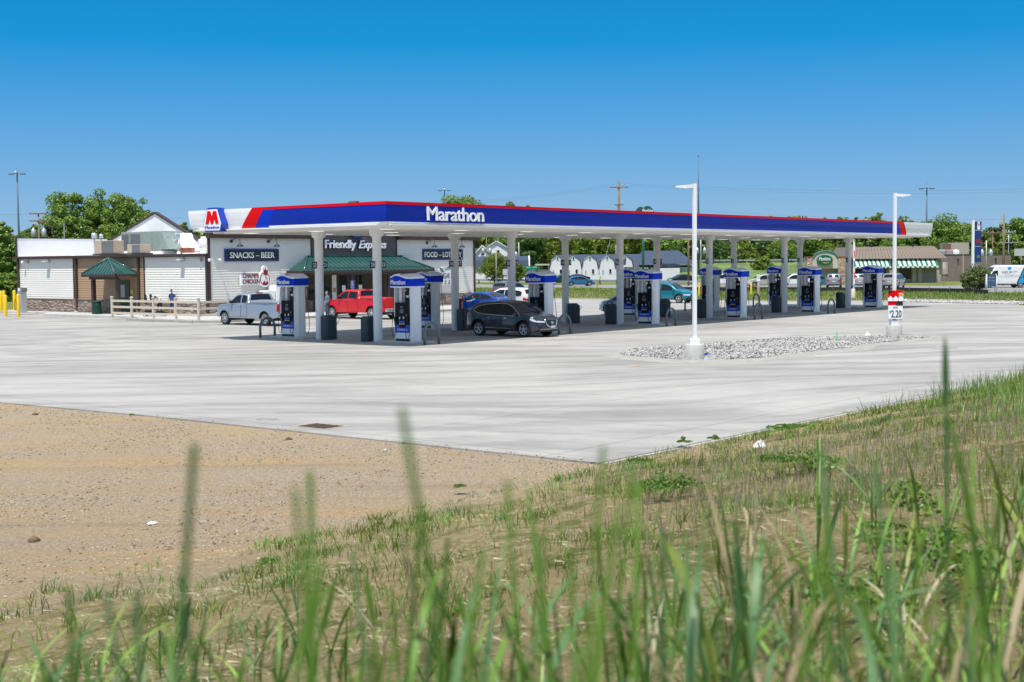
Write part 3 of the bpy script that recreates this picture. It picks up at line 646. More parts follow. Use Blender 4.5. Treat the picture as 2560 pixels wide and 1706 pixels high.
# awning: hipped metal roof
def hip(e0, e1, r0, r1, ye, yr, zee, zr, name, parent, axis='Y', pitch=.4):
    """mono-pitch roof with hipped ends: eave e0..e1 at ye, ridge r0..r1 at yr"""
    def P(u, w, z): return (u, w, z) if axis == 'Y' else (w, u, z)
    mb = MB(); A, B, Cc, Dd = P(e0, ye, zee), P(e1, ye, zee), P(r1, yr, zr), P(r0, yr, zr); E0, E1 = P(e0, yr, zee), P(e1, yr, zee)
    mb.quad(A, B, Cc, Dd, GREEN); mb.add([A, Dd, E0], [(0, 1, 2)], GREEN); mb.add([B, E1, Cc], [(0, 1, 2)], GREEN); mb.add([A, B, E1, E0], [(0, 1, 2, 3)], BROWN)
    rf = mb.build(name, GREEN, parent)
    mb = MB(); n = int(abs(e1-e0)/pitch); lift = Vector((0, 0, .035))
    for i in range(1, n):
        u = e0+(e1-e0)*i/n
        lo, hi = min(r0, r1), max(r0, r1); t = 1.0
        if u < lo: t = (u-min(e0, e1))/(lo-min(e0, e1))
        if u > hi: t = (max(e0, e1)-u)/(max(e0, e1)-hi)
        a_ = Vector(P(u, ye, zee)); b_ = Vector(P(u, ye+(yr-ye)*t, zee+(zr-zee)*t)); mb.cyl(a_+lift*.6, b_+lift*.6, .018, None, GREEND, 4)
    for i in range(1, 5):
        for (ee, rr) in ((e0, r0), (e1, r1)):
            t = i/5; w = ye+(yr-ye)*t; a_ = Vector(P(ee, w, zee)); k = min(1, t); b_ = Vector(P(ee+(rr-ee)*t, w, zee+(zr-zee)*t)); mb.cyl(a_+lift*.6, b_+lift*.6, .018, None, GREEND, 4)
    a_, b_ = Vector(P(e0+(r0-e0)*.12, ye+(yr-ye)*.12, zee+(zr-zee)*.12)), Vector(P(e1+(r1-e1)*.12, ye+(yr-ye)*.12, zee+(zr-zee)*.12)); mb.cyl(a_+lift*3, b_+lift*3, .02, None, GREEND, 5)
    mb.build('standing_seams', GREEND, rf)
    mb = MB()
    for q0, q1 in ((A, Dd), (B, Cc), (Dd, Cc)): mb.cyl(Vector(q0)+lift, Vector(q1)+lift, .07, None, GREEN, 6)
    mb.build('ridge_cap', GREEN, rf)
    return rf
ex0, ex1 = onY(718.7, 680, BY-.1).x, onY(1084.6, 674, 27.6).x
rf = hip(ex0, ex1, onY(769, 644, BY-.1).x, onY(1003, 643, BY-.1).x, 27.55, BY-.07, 3.08, 4.08, 'awning_roof', store, 'Y', .42)
mb = MB(); mb.box(((ex0+ex1)/2, 27.60, 3.0), (ex1-ex0+.1, .1, .18), BROWN); mb.box((ex0, 28.5, 3.0), (.1, 1.8, .18), BROWN); mb.box((ex1, 28.5, 3.0), (.1, 1.8, .18), BROWN); mb.box(((ex0+ex1)/2, 27.78, 2.86), (ex1-ex0-1.0, .2, .2), BROWN); mb.build('awning_fascia', BROWN, rf)
# side porch
py0 = onX(347, 684, BX).y; pxe = 13.0
while onX(288, 686, pxe).y > py0 and pxe > 9: pxe -= .05
py1 = onX(204, 686, pxe).y; zp = 2.98
apex_y = (py0+py1)/2
mb = MB(); A, B, E1, E0 = (pxe, py1, zp), (pxe, py0, zp), (BX, py0, zp), (BX, py1, zp); T = (BX-.1, apex_y, 4.05)
T1, T0 = (12.0, apex_y-.35, 4.02), (12.0, apex_y+.35, 4.02); T = (12.3, apex_y, 4.08)
for tri in ((A, B, T), (B, E1, T), (E1, E0, T), (E0, A, T)): mb.add(tri, [(0, 1, 2)], GREEN)
mb.quad(A, B, E1, E0, BROWN); pr = mb.build('porch_roof', GREEN, store)
mb = MB()
for i in range(1, 12):
    y = py0+(py1-py0)*i/12; t = 1-abs(y-apex_y)/((py1-py0)/2); mb.cyl((pxe, y, zp+.03), (pxe+(12.3-pxe)*t, y, zp+1.1*t+.03), .018, None, GREEND, 4)
for i in range(1, 6):
    x = pxe+(12.3-pxe)*i/6; t = i/6; 
    for yy in (py0, py1): mb.cyl((x, yy, zp+.03), (x, yy+(apex_y-yy)*t, zp+1.1*t+.03), .018, None, GREEND, 4)
mb.cyl((pxe+.25, py0+.3, zp+.2), (pxe+.25, py1-.3, zp+.2), .02, None, GREEND, 5)
mb.build('standing_seams', GREEND, pr)
mb = MB()
for q in (A, B, E1, E0): mb.cyl(Vector(q)+Vector((0, 0, .03)), Vector(T)+Vector((0, 0, .03)), .07, None, GREEN, 6)
mb.build('ridge_cap', GREEN, pr)
mb = MB(); mb.box((pxe+.02, (py0+py1)/2, zp-.09), (.1, py1-py0+.1, .17), BROWN); mb.box(((pxe+BX)/2, py0, zp-.091), (BX-pxe, .1, .168), BROWN); mb.box(((pxe+BX)/2, py1, zp-.091), (BX-pxe, .1, .168), BROWN)
mb.box((pxe+.45, (py0+py1)/2, zp-.26), (.2, py1-py0-.7, .22), BROWN); mb.build('porch_fascia', BROWN, pr)
for yy in (py0+.35, py1-.75):
    mb = MB(); mb.box((pxe+.45, yy, (ZW+zp-.3)/2), (.24, .26, zp-.3-ZW), BROWN); mb.build('porch_post', BROWN, store)
dy0, dy1 = onX(325, 740, BX-.03).y, onX(301, 740, BX-.03).y
mb = MB(); mb.box((BX-.055, (dy0+dy1)/2, 1.35), (.07, dy1-dy0, 2.35), mat('door_grey_green', (.03, .045, .045), .4)); dr = mb.build('side_door', None, store)
mb = MB(); mb.box((BX-.10, (dy0+dy1)/2+.15, 1.75), (.02, .5, .9), mat('pale_glass', (.25, .33, .35), .1)); mb.build('pane', None, dr)
mb = MB(); mb.box((BX-.10, dy0-.35, 1.72), (.08, .22, .3), YEL); mb.build('wall_box', YEL, store)
# wall lights, cameras, meter
for px, py_ in ((109, 656), (445, 652)):
    p = onX(px, py_, BX-.5); mb = MB(); mb.box((BX-.3, p.y, 3.95), (.42, .42, .06), WHITE); mb.box((BX-.13, p.y, 3.93), (.16, .22, .2), ALU); mb.build('wall_light', WHITE, store)
for px, py_ in ((69, 657), (456, 652), (502, 652)):
    p = onX(px, py_, BX-.1); mb = MB(); mb.box((BX-.14, p.y, 3.92), (.2, .16, .24), GALV, bev=.02); mb.build('camera_box', GALV, store)
for px, py_ in ((57, 656), (525, 655)):
    p = onX(px, py_, BX-.3); mb = MB(); mb.tube([(BX-.03, p.y, 3.9), (BX-.35, p.y, 3.95)], .03, WHITE, 6); mb.cyl((BX-.35, p.y, 3.98), (BX-.35, p.y, 3.78), .09, None, WHITE, 10); mb.build('camera', WHITE, store)
for px, py_ in ((549, 655), (1159, 653)):
    p = onY(px, py_, BY-.4); mb = MB(); mb.tube([(p.x, BY-.05, 3.9), (p.x, BY-.45, 3.95)], .03, WHITE, 6); mb.cyl((p.x, BY-.45, 3.98), (p.x, BY-.45, 3.78), .09, None, WHITE, 10); mb.build('camera', WHITE, store)
# signs on the facade
def sign_px(x0, y0, x1, y1, Y=BY-.08):
    a, b = onY(x0, y1, Y), onY(x1, y0, Y); return a.x, a.z, b.x, b.z
DG = mat('dark_green_sign', (.006, .022, .02), .5); SB = mat('sign_blue', (.012, .035, .24), .4)
for (x0, y0, x1, y1), (tx0, tx1), word in (((562, 625, 696, 654), (575, 686), 'SNACKS – BEER'), ((1057, 625.5, 1156, 650.5), (1061.5, 1153.5), 'FOOD – LOTTERY')):
    a, z0, b, z1 = sign_px(x0, y0, x1, y1); z0, z1 = (3.78, 4.62)
    z0 = sign_px(x0, y0, x1, y1)[1]; z1 = z0+.84 if word[0] == 'S' else z0+.86
    mb = MB(); mb.box(((a+b)/2, BY-.09, (z0+z1)/2), (b-a, .1, z1-z0), SB); mb.box(((a+b)/2, BY-.145, (z0+z1)/2), (b-a-.16, .015, z1-z0-.16), DG); sg = mb.build('sign_board', SB, store)
    ta, tb = onY(tx0, 640, BY-.15).x, onY(tx1, 640, BY-.15).x
    text(word, 'lettering', FACE_S((ta, BY-.155, z0+.22)), tb-ta, z1-z0-.44, LETTER, sg, .015, .012)
def gooseneck(px):
    p = onY(px, 605, BY-.5); x = p.x; mb = MB(); z = 5.15
    mb.box((x-.25, BY-.08, z), (.16, .08, .18), BLACK); mb.tube([(x-.25, BY-.1, z), (x-.18, BY-.22, z+.14), (x-.05, BY-.4, z+.28), (x+.06, BY-.52, z+.22), (x+.1, BY-.55, z), (x+.1, BY-.55, z-.16)], .022, BLACK, 6)
    mb.lathe([(.03, z-.12), (.06, z-.18), (.20, z-.28), (.25, z-.36), (.24, z-.36), (.05, z-.25)], BLACK, 14, (x+.1, BY-.55, 0)); mb.build('gooseneck_lamp', BLACK, store)
for px in (596, 688, 1083, 1152): gooseneck(px)
MAR = mat('maroon_letter', (.22, .008, .02), .5)
# chicken sign: white cut-out board
a, z0, b, z1 = sign_px(598, 686, 649, 714); a2, z02, b2, z12 = sign_px(644, 680, 669, 719)
mb = MB(); mb.box(((a+b)/2, BY-.22, (z0+z1)/2), (b-a, .2, z1-z0), WHITE, bev=0)
cx_, cz_ = (a2+b2)/2, z02+.58
n = 24; mb.prism([(cx_+.52*math.cos(t*2*math.pi/n), cz_+.56*math.sin(t*2*math.pi/n)) for t in range(n)], BY-.33, BY-.12, 'Y', WHITE)
mb.prism([(cx_-.22, cz_+.4), (cx_+.30, cz_+.4), (cx_+.24, cz_+.86), (cx_+.0, cz_+.92), (cx_-.18, cz_+.80)], BY-.328, BY-.118, 'Y', WHITE)
cs = mb.build('cutout_sign', WHITE, store)
text('CHAMPS', 'lettering', FACE_S((a+.10, BY-.325, z0+.50)), 1.42, .30, MAR, cs, .015, .022); text('CHICKEN', 'lettering', FACE_S((a+.10, BY-.325, z0+.10)), 1.50, .30, MAR, cs, .015, .022)
mb = MB(); n = 28
ring_ = [(cx_+.44*math.cos(t*2*math.pi/n), cz_+.46*math.sin(t*2*math.pi/n)) for t in range(n+1)]; ri = [(cx_+.38*math.cos(t*2*math.pi/n), cz_+.40*math.sin(t*2*math.pi/n)) for t in range(n+1)]
for t in range(n): mb.quad((ring_[t][0], BY-.335, ring_[t][1]), (ring_[t+1][0], BY-.335, ring_[t+1][1]), (ri[t+1][0], BY-.335, ri[t+1][1]), (ri[t][0], BY-.335, ri[t][1]), MAR)
em_ = mb.build('round_emblem', MAR, cs)
mb = MB(); mb.prism([(cx_-.12, cz_+.35), (cx_-.10, cz_+.70), (cx_+.0, cz_+.58), (cx_+.06, cz_+.78), (cx_+.14, cz_+.58), (cx_+.27, cz_+.62), (cx_+.22, cz_+.30), (cx_+.05, cz_+.22)], BY-.345, BY-.335, 'Y', MAR); mb.build('emblem_comb', MAR, em_)
mb = MB(); mb.prism([(cx_+.02, cz_+.22), (cx_+.26, cz_+.02), (cx_+.04, cz_-.06)], BY-.345, BY-.335, 'Y', mat('orange_beak', (.75, .28, .02), .5)); mb.build('emblem_beak', None, em_)
mb = MB(); mb.prism([(cx_-.24, cz_-.36), (cx_-.16, cz_-.20), (cx_-.02, cz_-.12), (cx_+.05, cz_-.28), (cx_+.20, cz_-.12), (cx_+.28, cz_-.34), (cx_, cz_-.42)], BY-.345, BY-.335, 'Y', MAR); mb.build('emblem_base', MAR, em_)
# name over the entrance: navy backed white letters (serif capitals get slab feet)
a, z0, b, z1 = sign_px(810, 604, 966, 622, BY-.2); LZ = onY(812, 621, BY-.2).z; H_ = .62
for off, m_, dy in ((.05, mat('navy_letter', (.01, .014, .09), .4), 0), (0, LETTER, -.05)):
    xA, xB = onY(812, 621, BY-.2).x, onY(890, 621, BY-.2).x
    o_ = text('Friendly', 'lettering', FACE_S((xA-off*.5, BY-.13+dy, LZ-.19-off*.5)), xB-xA+off, H_+.19+off, m_, store, .06, .03+off*.4, 0, .97)
    xC, xD = onY(897, 621, BY-.2).x, onY(966, 621, BY-.2).x
    text('Express', 'lettering', FACE_S((xC-off*.5, BY-.13+dy, LZ-.19-off*.5)), xD-xC+off, H_+.16+off, m_, store, .06, .03+off*.4, .25, .97)
mb = MB(); a, z0, b, z1 = sign_px(872, 585, 903, 596, BY-.2); LB = mat('light_blue_sign', (.03, .22, .50), .4)
mb.prism([(a, z0+.55), (a+.1, z0+.28), (a+.5, z0+.02), (b-.1, z0-.05), (b, z0+.1), (b-.1, z0+.9), (a+.3, z0+1.0)], BY-.3, BY-.1, 'Y', NAVY); gs = mb.build('globe_sign', NAVY, store)
mb = MB(); mb.prism([(a+.35, z0+.55), (a+.5, z0+.15), (a+.75, z0+.12), (a+.8, z0+.6)], BY-.32, BY-.3, 'Y', LB); mb.build('globe_land', LB, gs); mb = MB(); mb.prism([(b-.5, z0+.6), (b-.45, z0+.15), (b-.15, z0+.18), (b-.2, z0+.5)], BY-.32, BY-.3, 'Y', LB); mb.build('globe_land', LB, gs)
# pizza sign on the right part of the facade
a, z0, b, z1 = sign_px(1090, 664, 1142, 714, BY-.1)
GRD = mat('sign_green', (.0, .22, .09), .5)
mb = MB(); mb.prism([(a, z0), (b, z0), (b, z0+1.3), (b-.25, z1), (a+.7, z0+1.45), (a, z0+1.15)], BY-.16, BY-.06, 'Y', WHITE); ps = mb.build('pizza_sign', WHITE, store)
w = b-a
text('HANGAR', 'lettering', FACE_S((a+.08, BY-.165, z0+.52)), w*.60, .46, BLACK, ps, .012, .0); text('54', 'lettering', FACE_S((a+.08+w*.63, BY-.165, z0+.52)), w*.26, .52, GRD, ps, .012, .02)
text('PIZZA', 'lettering', FACE_S((a+.3, BY-.165, z0+.10)), w*.72, .26, BLACK, ps, .012, .0, 0, 1.5)
mb = MB(); mb.lathe([(.18, 0), (.12, -.01)], GRD, 18, (a+.62, BY-.17, z0+1.22), 'Y'); mb.build('propeller_ring', GRD, ps)
mb = MB(); mb.box((a+.62, BY-.178, z0+1.22), (.62, .01, .09), BLACK, ry=.6); mb.prism([(a+.85, z0+1.25), (b-.3, z0+1.75), (b-.3, z0+1.55)], BY-.175, BY-.163, 'Y', BLACK); mb.build('propeller', BLACK, ps)
mb = MB(); mb.prism([(a+.95, z0+1.2), (b-.3, z0+1.5), (b-.35, z0+1.32)], BY-.175, BY-.163, 'Y', GRD); mb.build('wing', GRD, ps)

# ------------------------------------------------------------------ things on the roof and around the store
def rooft(name, label, cat, px, py, X=None, z=4.42):
    p = G(px, py, z); return thing(name, label, cat, (p.x, p.y, z))
BEI = mat('beige_sheet_metal', (.42, .33, .24), .5, noise=.05); LGR = mat('pale_grey_green_metal', (.24, .29, .27), .45, noise=.08); GRL = mat('dark_grille', (.12, .13, .14), .6, noise=.2, nscale=30)
def onroof(px, X): 
    p = onX(px, 630, X); return p.y
def roofz(x): return 4.34+(x-BX)*.41/27.0
def ac(px0, px1, X, h, label, depth=.9, split=.35):
    y1, y0 = onroof(px0, X), onroof(px1, X); z = roofz(X)
    t = thing('air_conditioner', label, 'air conditioner', (X+depth/2, (y0+y1)/2, z), 0, 'condensers on the store roof'); w = y1-y0
    mb = MB(); mb.box((0, 0, .06), (depth+.2, w+.3, .1), BLACK); mb.build('skid', BLACK, t)
    mb = MB(); mb.box((0, 0, .12+h/2), (depth, w, h), BEI, bev=.02); mb.build('cabinet', BEI, t)
    mb = MB(); mb.box((-depth/2-.008, -w*(split)/2-.02, .12+h/2), (.014, w*(1-split)-.05, h-.08), GRL); mb.build('grille', GRL, t)
    return t
ac(237, 284, 14.6, .95, 'beige rooftop condenser with dark coil side, larger of the two'); ac(318, 350, 14.6, .62, 'small beige rooftop condenser in front of the big grey-green unit')
# large packaged unit
y1, y0 = onroof(302, 16.3), onroof(401, 16.3); z = roofz(16.3)
t = thing('rooftop_unit', 'large grey-green packaged unit with slanted hood on the store roof', 'air handler', (17.3, (y0+y1)/2, z)); w = y1-y0
mb = MB(); mb.box((0, 0, .12), (1.9, w+.1, .22), WHITE); mb.build('kerb_frame', WHITE, t)
mb = MB(); mb.box((0, 0, .25+.72), (1.9, w, 1.42), LGR, bev=.03)
for k in (-.28, .05, .28): mb.box((-.955, k*w, .97), (.02, .05, 1.36), LGR)
mb.build('cabinet', LGR, t)
mb = MB(); mb.box((-.965, w*.13, .95), (.02, w*.24, 1.1), GRL); mb.box((-.965, w*.39, .95), (.02, w*.16, 1.1), GRL); mb.build('grille', GRL, t)
mb = MB(); mb.prism([(-w/2, 1.6), (-w/2-.9, .35), (-w/2, .35)], -.9, .6, 'X', LGR); mb.build('intake_hood', LGR, t)
y = onroof(447, 15.2); t = thing('satellite_dish', 'grey satellite dish on a short mast on the store roof', 'satellite dish', (15.2, y, roofz(15.2)))
mb = MB(); mb.cyl((0, 0, 0), (0, 0, .95), .035, None, GALV, 8); mb.lathe([(.16, 0), (.10, .12), (.05, .16)], WHITE, 12); mb.build('mast', GALV, t)
mb = MB(); prof = [(.0, -.1), (.12, -.09), (.24, -.05), (.36, 0), (.36, .02), (.24, -.03), (.0, -.08)]; mb.lathe(prof, GALV, 20); o = mb.build('dish', GALV, t); o.location = (-.05, .12, 1.1); o.rotation_euler = (R(-72), 0, R(20)); 
mb = MB(); mb.tube([(-.05, .15, .85), (-.25, .85, 1.15)], .022, GALV, 6); mb.box((-.26, .9, 1.18), (.09, .14, .09), GALV); mb.build('feed_arm', GALV, t)
y = onroof(181, 14.2); t = thing('vent_pipe', 'thin white vent pipe on the left part of the store roof', 'vent', (14.2, y, roofz(14.2))); mb = MB(); mb.lathe([(.14, 0), (.1, .1), (.045, .16), (.04, .62)], WHITE, 10); mb.tube([(0, 0, .55), (0, -.12, .66), (0, -.16, .82)], .03, WHITE, 6); mb.build('pipe', WHITE, t)
t = thing('exhaust_fan', 'white domed exhaust fan by the brown facade corner', 'exhaust fan', (15.4, onroof(515, 15.4), roofz(15.4)))
mb = MB(); mb.box((0, 0, .25), (.7, .7, .5), WHITE); mb.lathe([(.40, .5), (.50, .62), (.50, .95), (.34, 1.02), (.34, 1.15), (.02, 1.16)], WHITE, 20); mb.build('housing', WHITE, t)
mb = MB(); mb.box((-.45, 0, .12), (.12, 1.1, .1), GALV); mb.build('rail', GALV, t)
for px, lab in ((501, 'white cone roof vent left of the exhaust fan'), (510, 'white cone roof vent in front of the exhaust fan')):
    t = thing('roof_vent', lab, 'vent', (14.0, onroof(px, 14.0)-.15, roofz(14.0)), 0, 'cone vents on the store roof'); mb = MB(); mb.lathe([(.18, 0), (.06, .3), (.05, .45), (.08, .47), (.0, .5)], WHITE, 12); mb.build('cone', WHITE, t)
t = thing('pipe_stack', 'short rust-red stack of roof timbers beside the dish', 'timbers', (16.0, onroof(466, 16), roofz(16))); mb = MB()
for k in range(4): mb.box((0, 0, .1+k*.09), (.5, 1.3, .08), mat('rust_red', (.25, .07, .03), .8, noise=.2))
mb.build('planks', None, t)
for px, lab, h in ((236.5, 'taller grey box fan behind the big condenser', .35), (254, 'smaller grey pipe cap behind the big condenser', .25)):
    t = thing('exhaust_stack', lab, 'vent', (19.5, onroof(px, 19.5), 4.42), 0, 'pipe caps behind the condenser'); mb = MB(); mb.cyl((0, 0, 0), (0, 0, 1.5), .05, None, GALV, 8); mb.lathe([(h*.6, 1.35), (h*.65, 1.4), (h*.65, 1.4+h), (h*.3, 1.45+h)], GALV, 12); mb.build('cap', GALV, t)
# fence of tan rails
FT = mat('tan_vinyl', (.60, .53, .43), .5, noise=.05)
fx = 8.45; fposts = [onX(px, 800, fx).y for px in (281, 330, 384, 440, 497)]
t = thing('rail_fence', 'tan four-rail vinyl fence along the walk beside the store', 'fence', (0, 0, ZW))
for k, yy in enumerate(fposts+[fposts[-1]]):
    x_ = fx if k < 5 else fx+4.2
    yy = yy if k < 5 else fposts[-1]
    mb = MB(); mb.box((x_, yy, .66), (.13, .13, 1.32), FT); mb.box((x_, yy, 1.35), (.18, .18, .05), FT); mb.box((x_, yy, 1.40), (.12, .12, .05), FT, taper=.4); mb.build('post', FT, t)
for zz in (.32, .72, 1.12):
    mb = MB(); mb.box((fx, (fposts[0]+fposts[-1])/2, zz), (.045, fposts[0]-fposts[-1], .14), FT); mb.build('rail', FT, t)
    mb = MB(); mb.box((fx+2.1, fposts[-1], zz), (4.2, .045, .14), FT); mb.build('rail', FT, t)
# trash can, ramp weeds
t = thing('litter_bin', 'dark green slatted litter bin under the porch', 'litter bin', (*onX(243, 783, pxe+.3).xy[:], ZW))
GSL = mat('dark_green_slats', (.01, .07, .045), .5); mb = MB(); mb.cyl((0, 0, .04), (0, 0, .86), .25, .29, BLACK, 20)
for k in range(20): a_ = k/20*2*math.pi; mb.box((.30*math.cos(a_), .30*math.sin(a_), .45), (.02, .055, .84), GSL, rz=a_)
mb.build('slats', GSL, t); mb = MB(); mb.lathe([(.30, .86), (.34, .88), (.34, .93), (.2, .96), (.18, .93)], GSL, 20); mb.build('rim', GSL, t)
t = thing('litter_bin', 'dark green slatted litter bin behind the fence by the side door', 'litter bin', (12.6, dy0-.4, ZW)); 
for ch in kids(bpy.data.objects['litter_bin']):
    c = ch.copy(); C.objects.link(c); c.parent = t
# yellow bollards
def bollard(loc, lab, h=1.35, r=.085, grp=None):
    mb = MB(); mb.lathe([(r, -.02), (r, h-.05), (r*.8, h-.01), (.002, h+.01)], YEL, 14); o = mb.build('safety_bollard', YEL); o.location = loc; return tag(o, lab, 'bollard', grp)
for px, py_, lab, h in ((3, 778, 'yellow bollard at the far left edge of the lot', 1.62), (10.5, 777, 'yellow bollard second from the left edge, behind the shorter one', 1.62), (14.5, 792, 'shorter yellow bollard standing in front at the left edge', 1.55), (37, 780, 'yellow bollard left of the air machine', 1.7), (46.5, 793, 'yellow bollard standing in front of the air machine', 1.62), (62, 775, 'yellow bollard half hidden behind the air machine', 1.5)):
    bollard(G(px, py_), lab, h, .115, 'yellow bollards round the air machine')
p = G(56, 787); t = thing('air_machine', 'silver and blue air and water machine between yellow bollards', 'air machine', (p.x, p.y, 0), R(-5))
mb = MB(); mb.box((0, 0, .06), (1.5, 1.6, .12), CONC, bev=.03); mb.build('plinth', CONC, t)
mb = MB(); mb.box((0, 0, .95), (.5, .62, 1.66), ALU, bev=.04); mb.build('cabinet', ALU, t)
mb = MB(); mb.box((0, .05, 1.86), (.52, .8, .26), BLACK); mb.box((-.05, -.2, 1.87), (.54, .3, .24), WHITE); mb.build('head', BLACK, t)
mb = MB(); mb.box((-.26, .08, .66), (.04, .42, .7), BLUE2); mb.build('panel', BLUE2, t)
mb = MB(); mb.tube([(-.3, .3, 1.3), (-.45, .38, .8), (-.4, .35, .4), (-.28, .3, .3)], .02, BLACK, 6); mb.build('air_hose', BLACK, t)
# ice chests left of the entrance
for px0, px1, z0, h, lab in ((668, 691, ZW, 1.62, 'white ice chest against the facade behind the silver pickup'), (692, 704, ZW, 1.95, 'taller white ice chest beside the entrance posts')):
    a, b = onY(px0, 740, 28.3).x, onY(px1, 740, 28.3).x
    t = thing('ice_chest', lab, 'ice chest', ((a+b)/2, 28.8, ZW)); mb = MB(); mb.box((0, 0, h/2), (b-a, .85, h), WHITE, bev=.03); mb.build('cabinet', WHITE, t)
    mb = MB(); mb.box((0, -.432, h*.5), ((b-a)*.8, .02, h*.72), SOFF); d_ = mb.build('door', SOFF, t); mb = MB(); mb.box(((b-a)*.33, -.455, h*.55), (.04, .04, .3), ALU); mb.build('handle', ALU, d_)
# accessible parking sign
p = onY(881.5, 760, 23.2)
t = thing('parking_sign', 'blue accessible parking sign on a post in front of the entrance', 'sign', (p.x, 23.2, ZW)); ZS = onY(881.5, 710, 23.2).z-ZW
ABL = mat('access_blue', (.01, .09, .55), .4)
mb = MB(); mb.cyl((0, 0, 0), (0, 0, ZS+.2), .03, None, GALV, 8); mb.build('post', GALV, t)
mb = MB(); mb.box((0, -.04, ZS-.05), (.30, .012, .50), LETTER); mb.box((0, -.048, ZS-.05), (.28, .012, .47), ABL); sp_ = mb.build('sign_panel', ABL, t)
text('RESERVED', 'lettering', FACE_S((-.10, -.056, ZS+.11)), .2, .035, LETTER, sp_, .003); text('PARKING', 'lettering', FACE_S((-.10, -.056, ZS-.25)), .2, .035, LETTER, sp_, .003)
mb = MB(); mb.tube([(.02, -.058, ZS-.11)]+[(-.0+.07*math.cos(a), -.058, ZS-.10+.07*math.sin(a)) for a in [2.2, 2.8, 3.4, 4.0, 4.6, 5.2]], .012, LETTER, 5); mb.tube([(-.03, -.058, ZS+.06), (-.02, -.058, ZS-.03), (.04, -.058, ZS-.03), (.07, -.058, ZS-.12)], .013, LETTER, 5); mb.lathe([(.022, 0), (.001, -.012)], LETTER, 8, (-.03, -.058, ZS+.085), 'Y'); mb.build('wheelchair_symbol', LETTER, sp_)
mb = MB(); mb.box((0, -.04, ZS-.40), (.28, .012, .13), ABL); mb.build('plate', ABL, t)
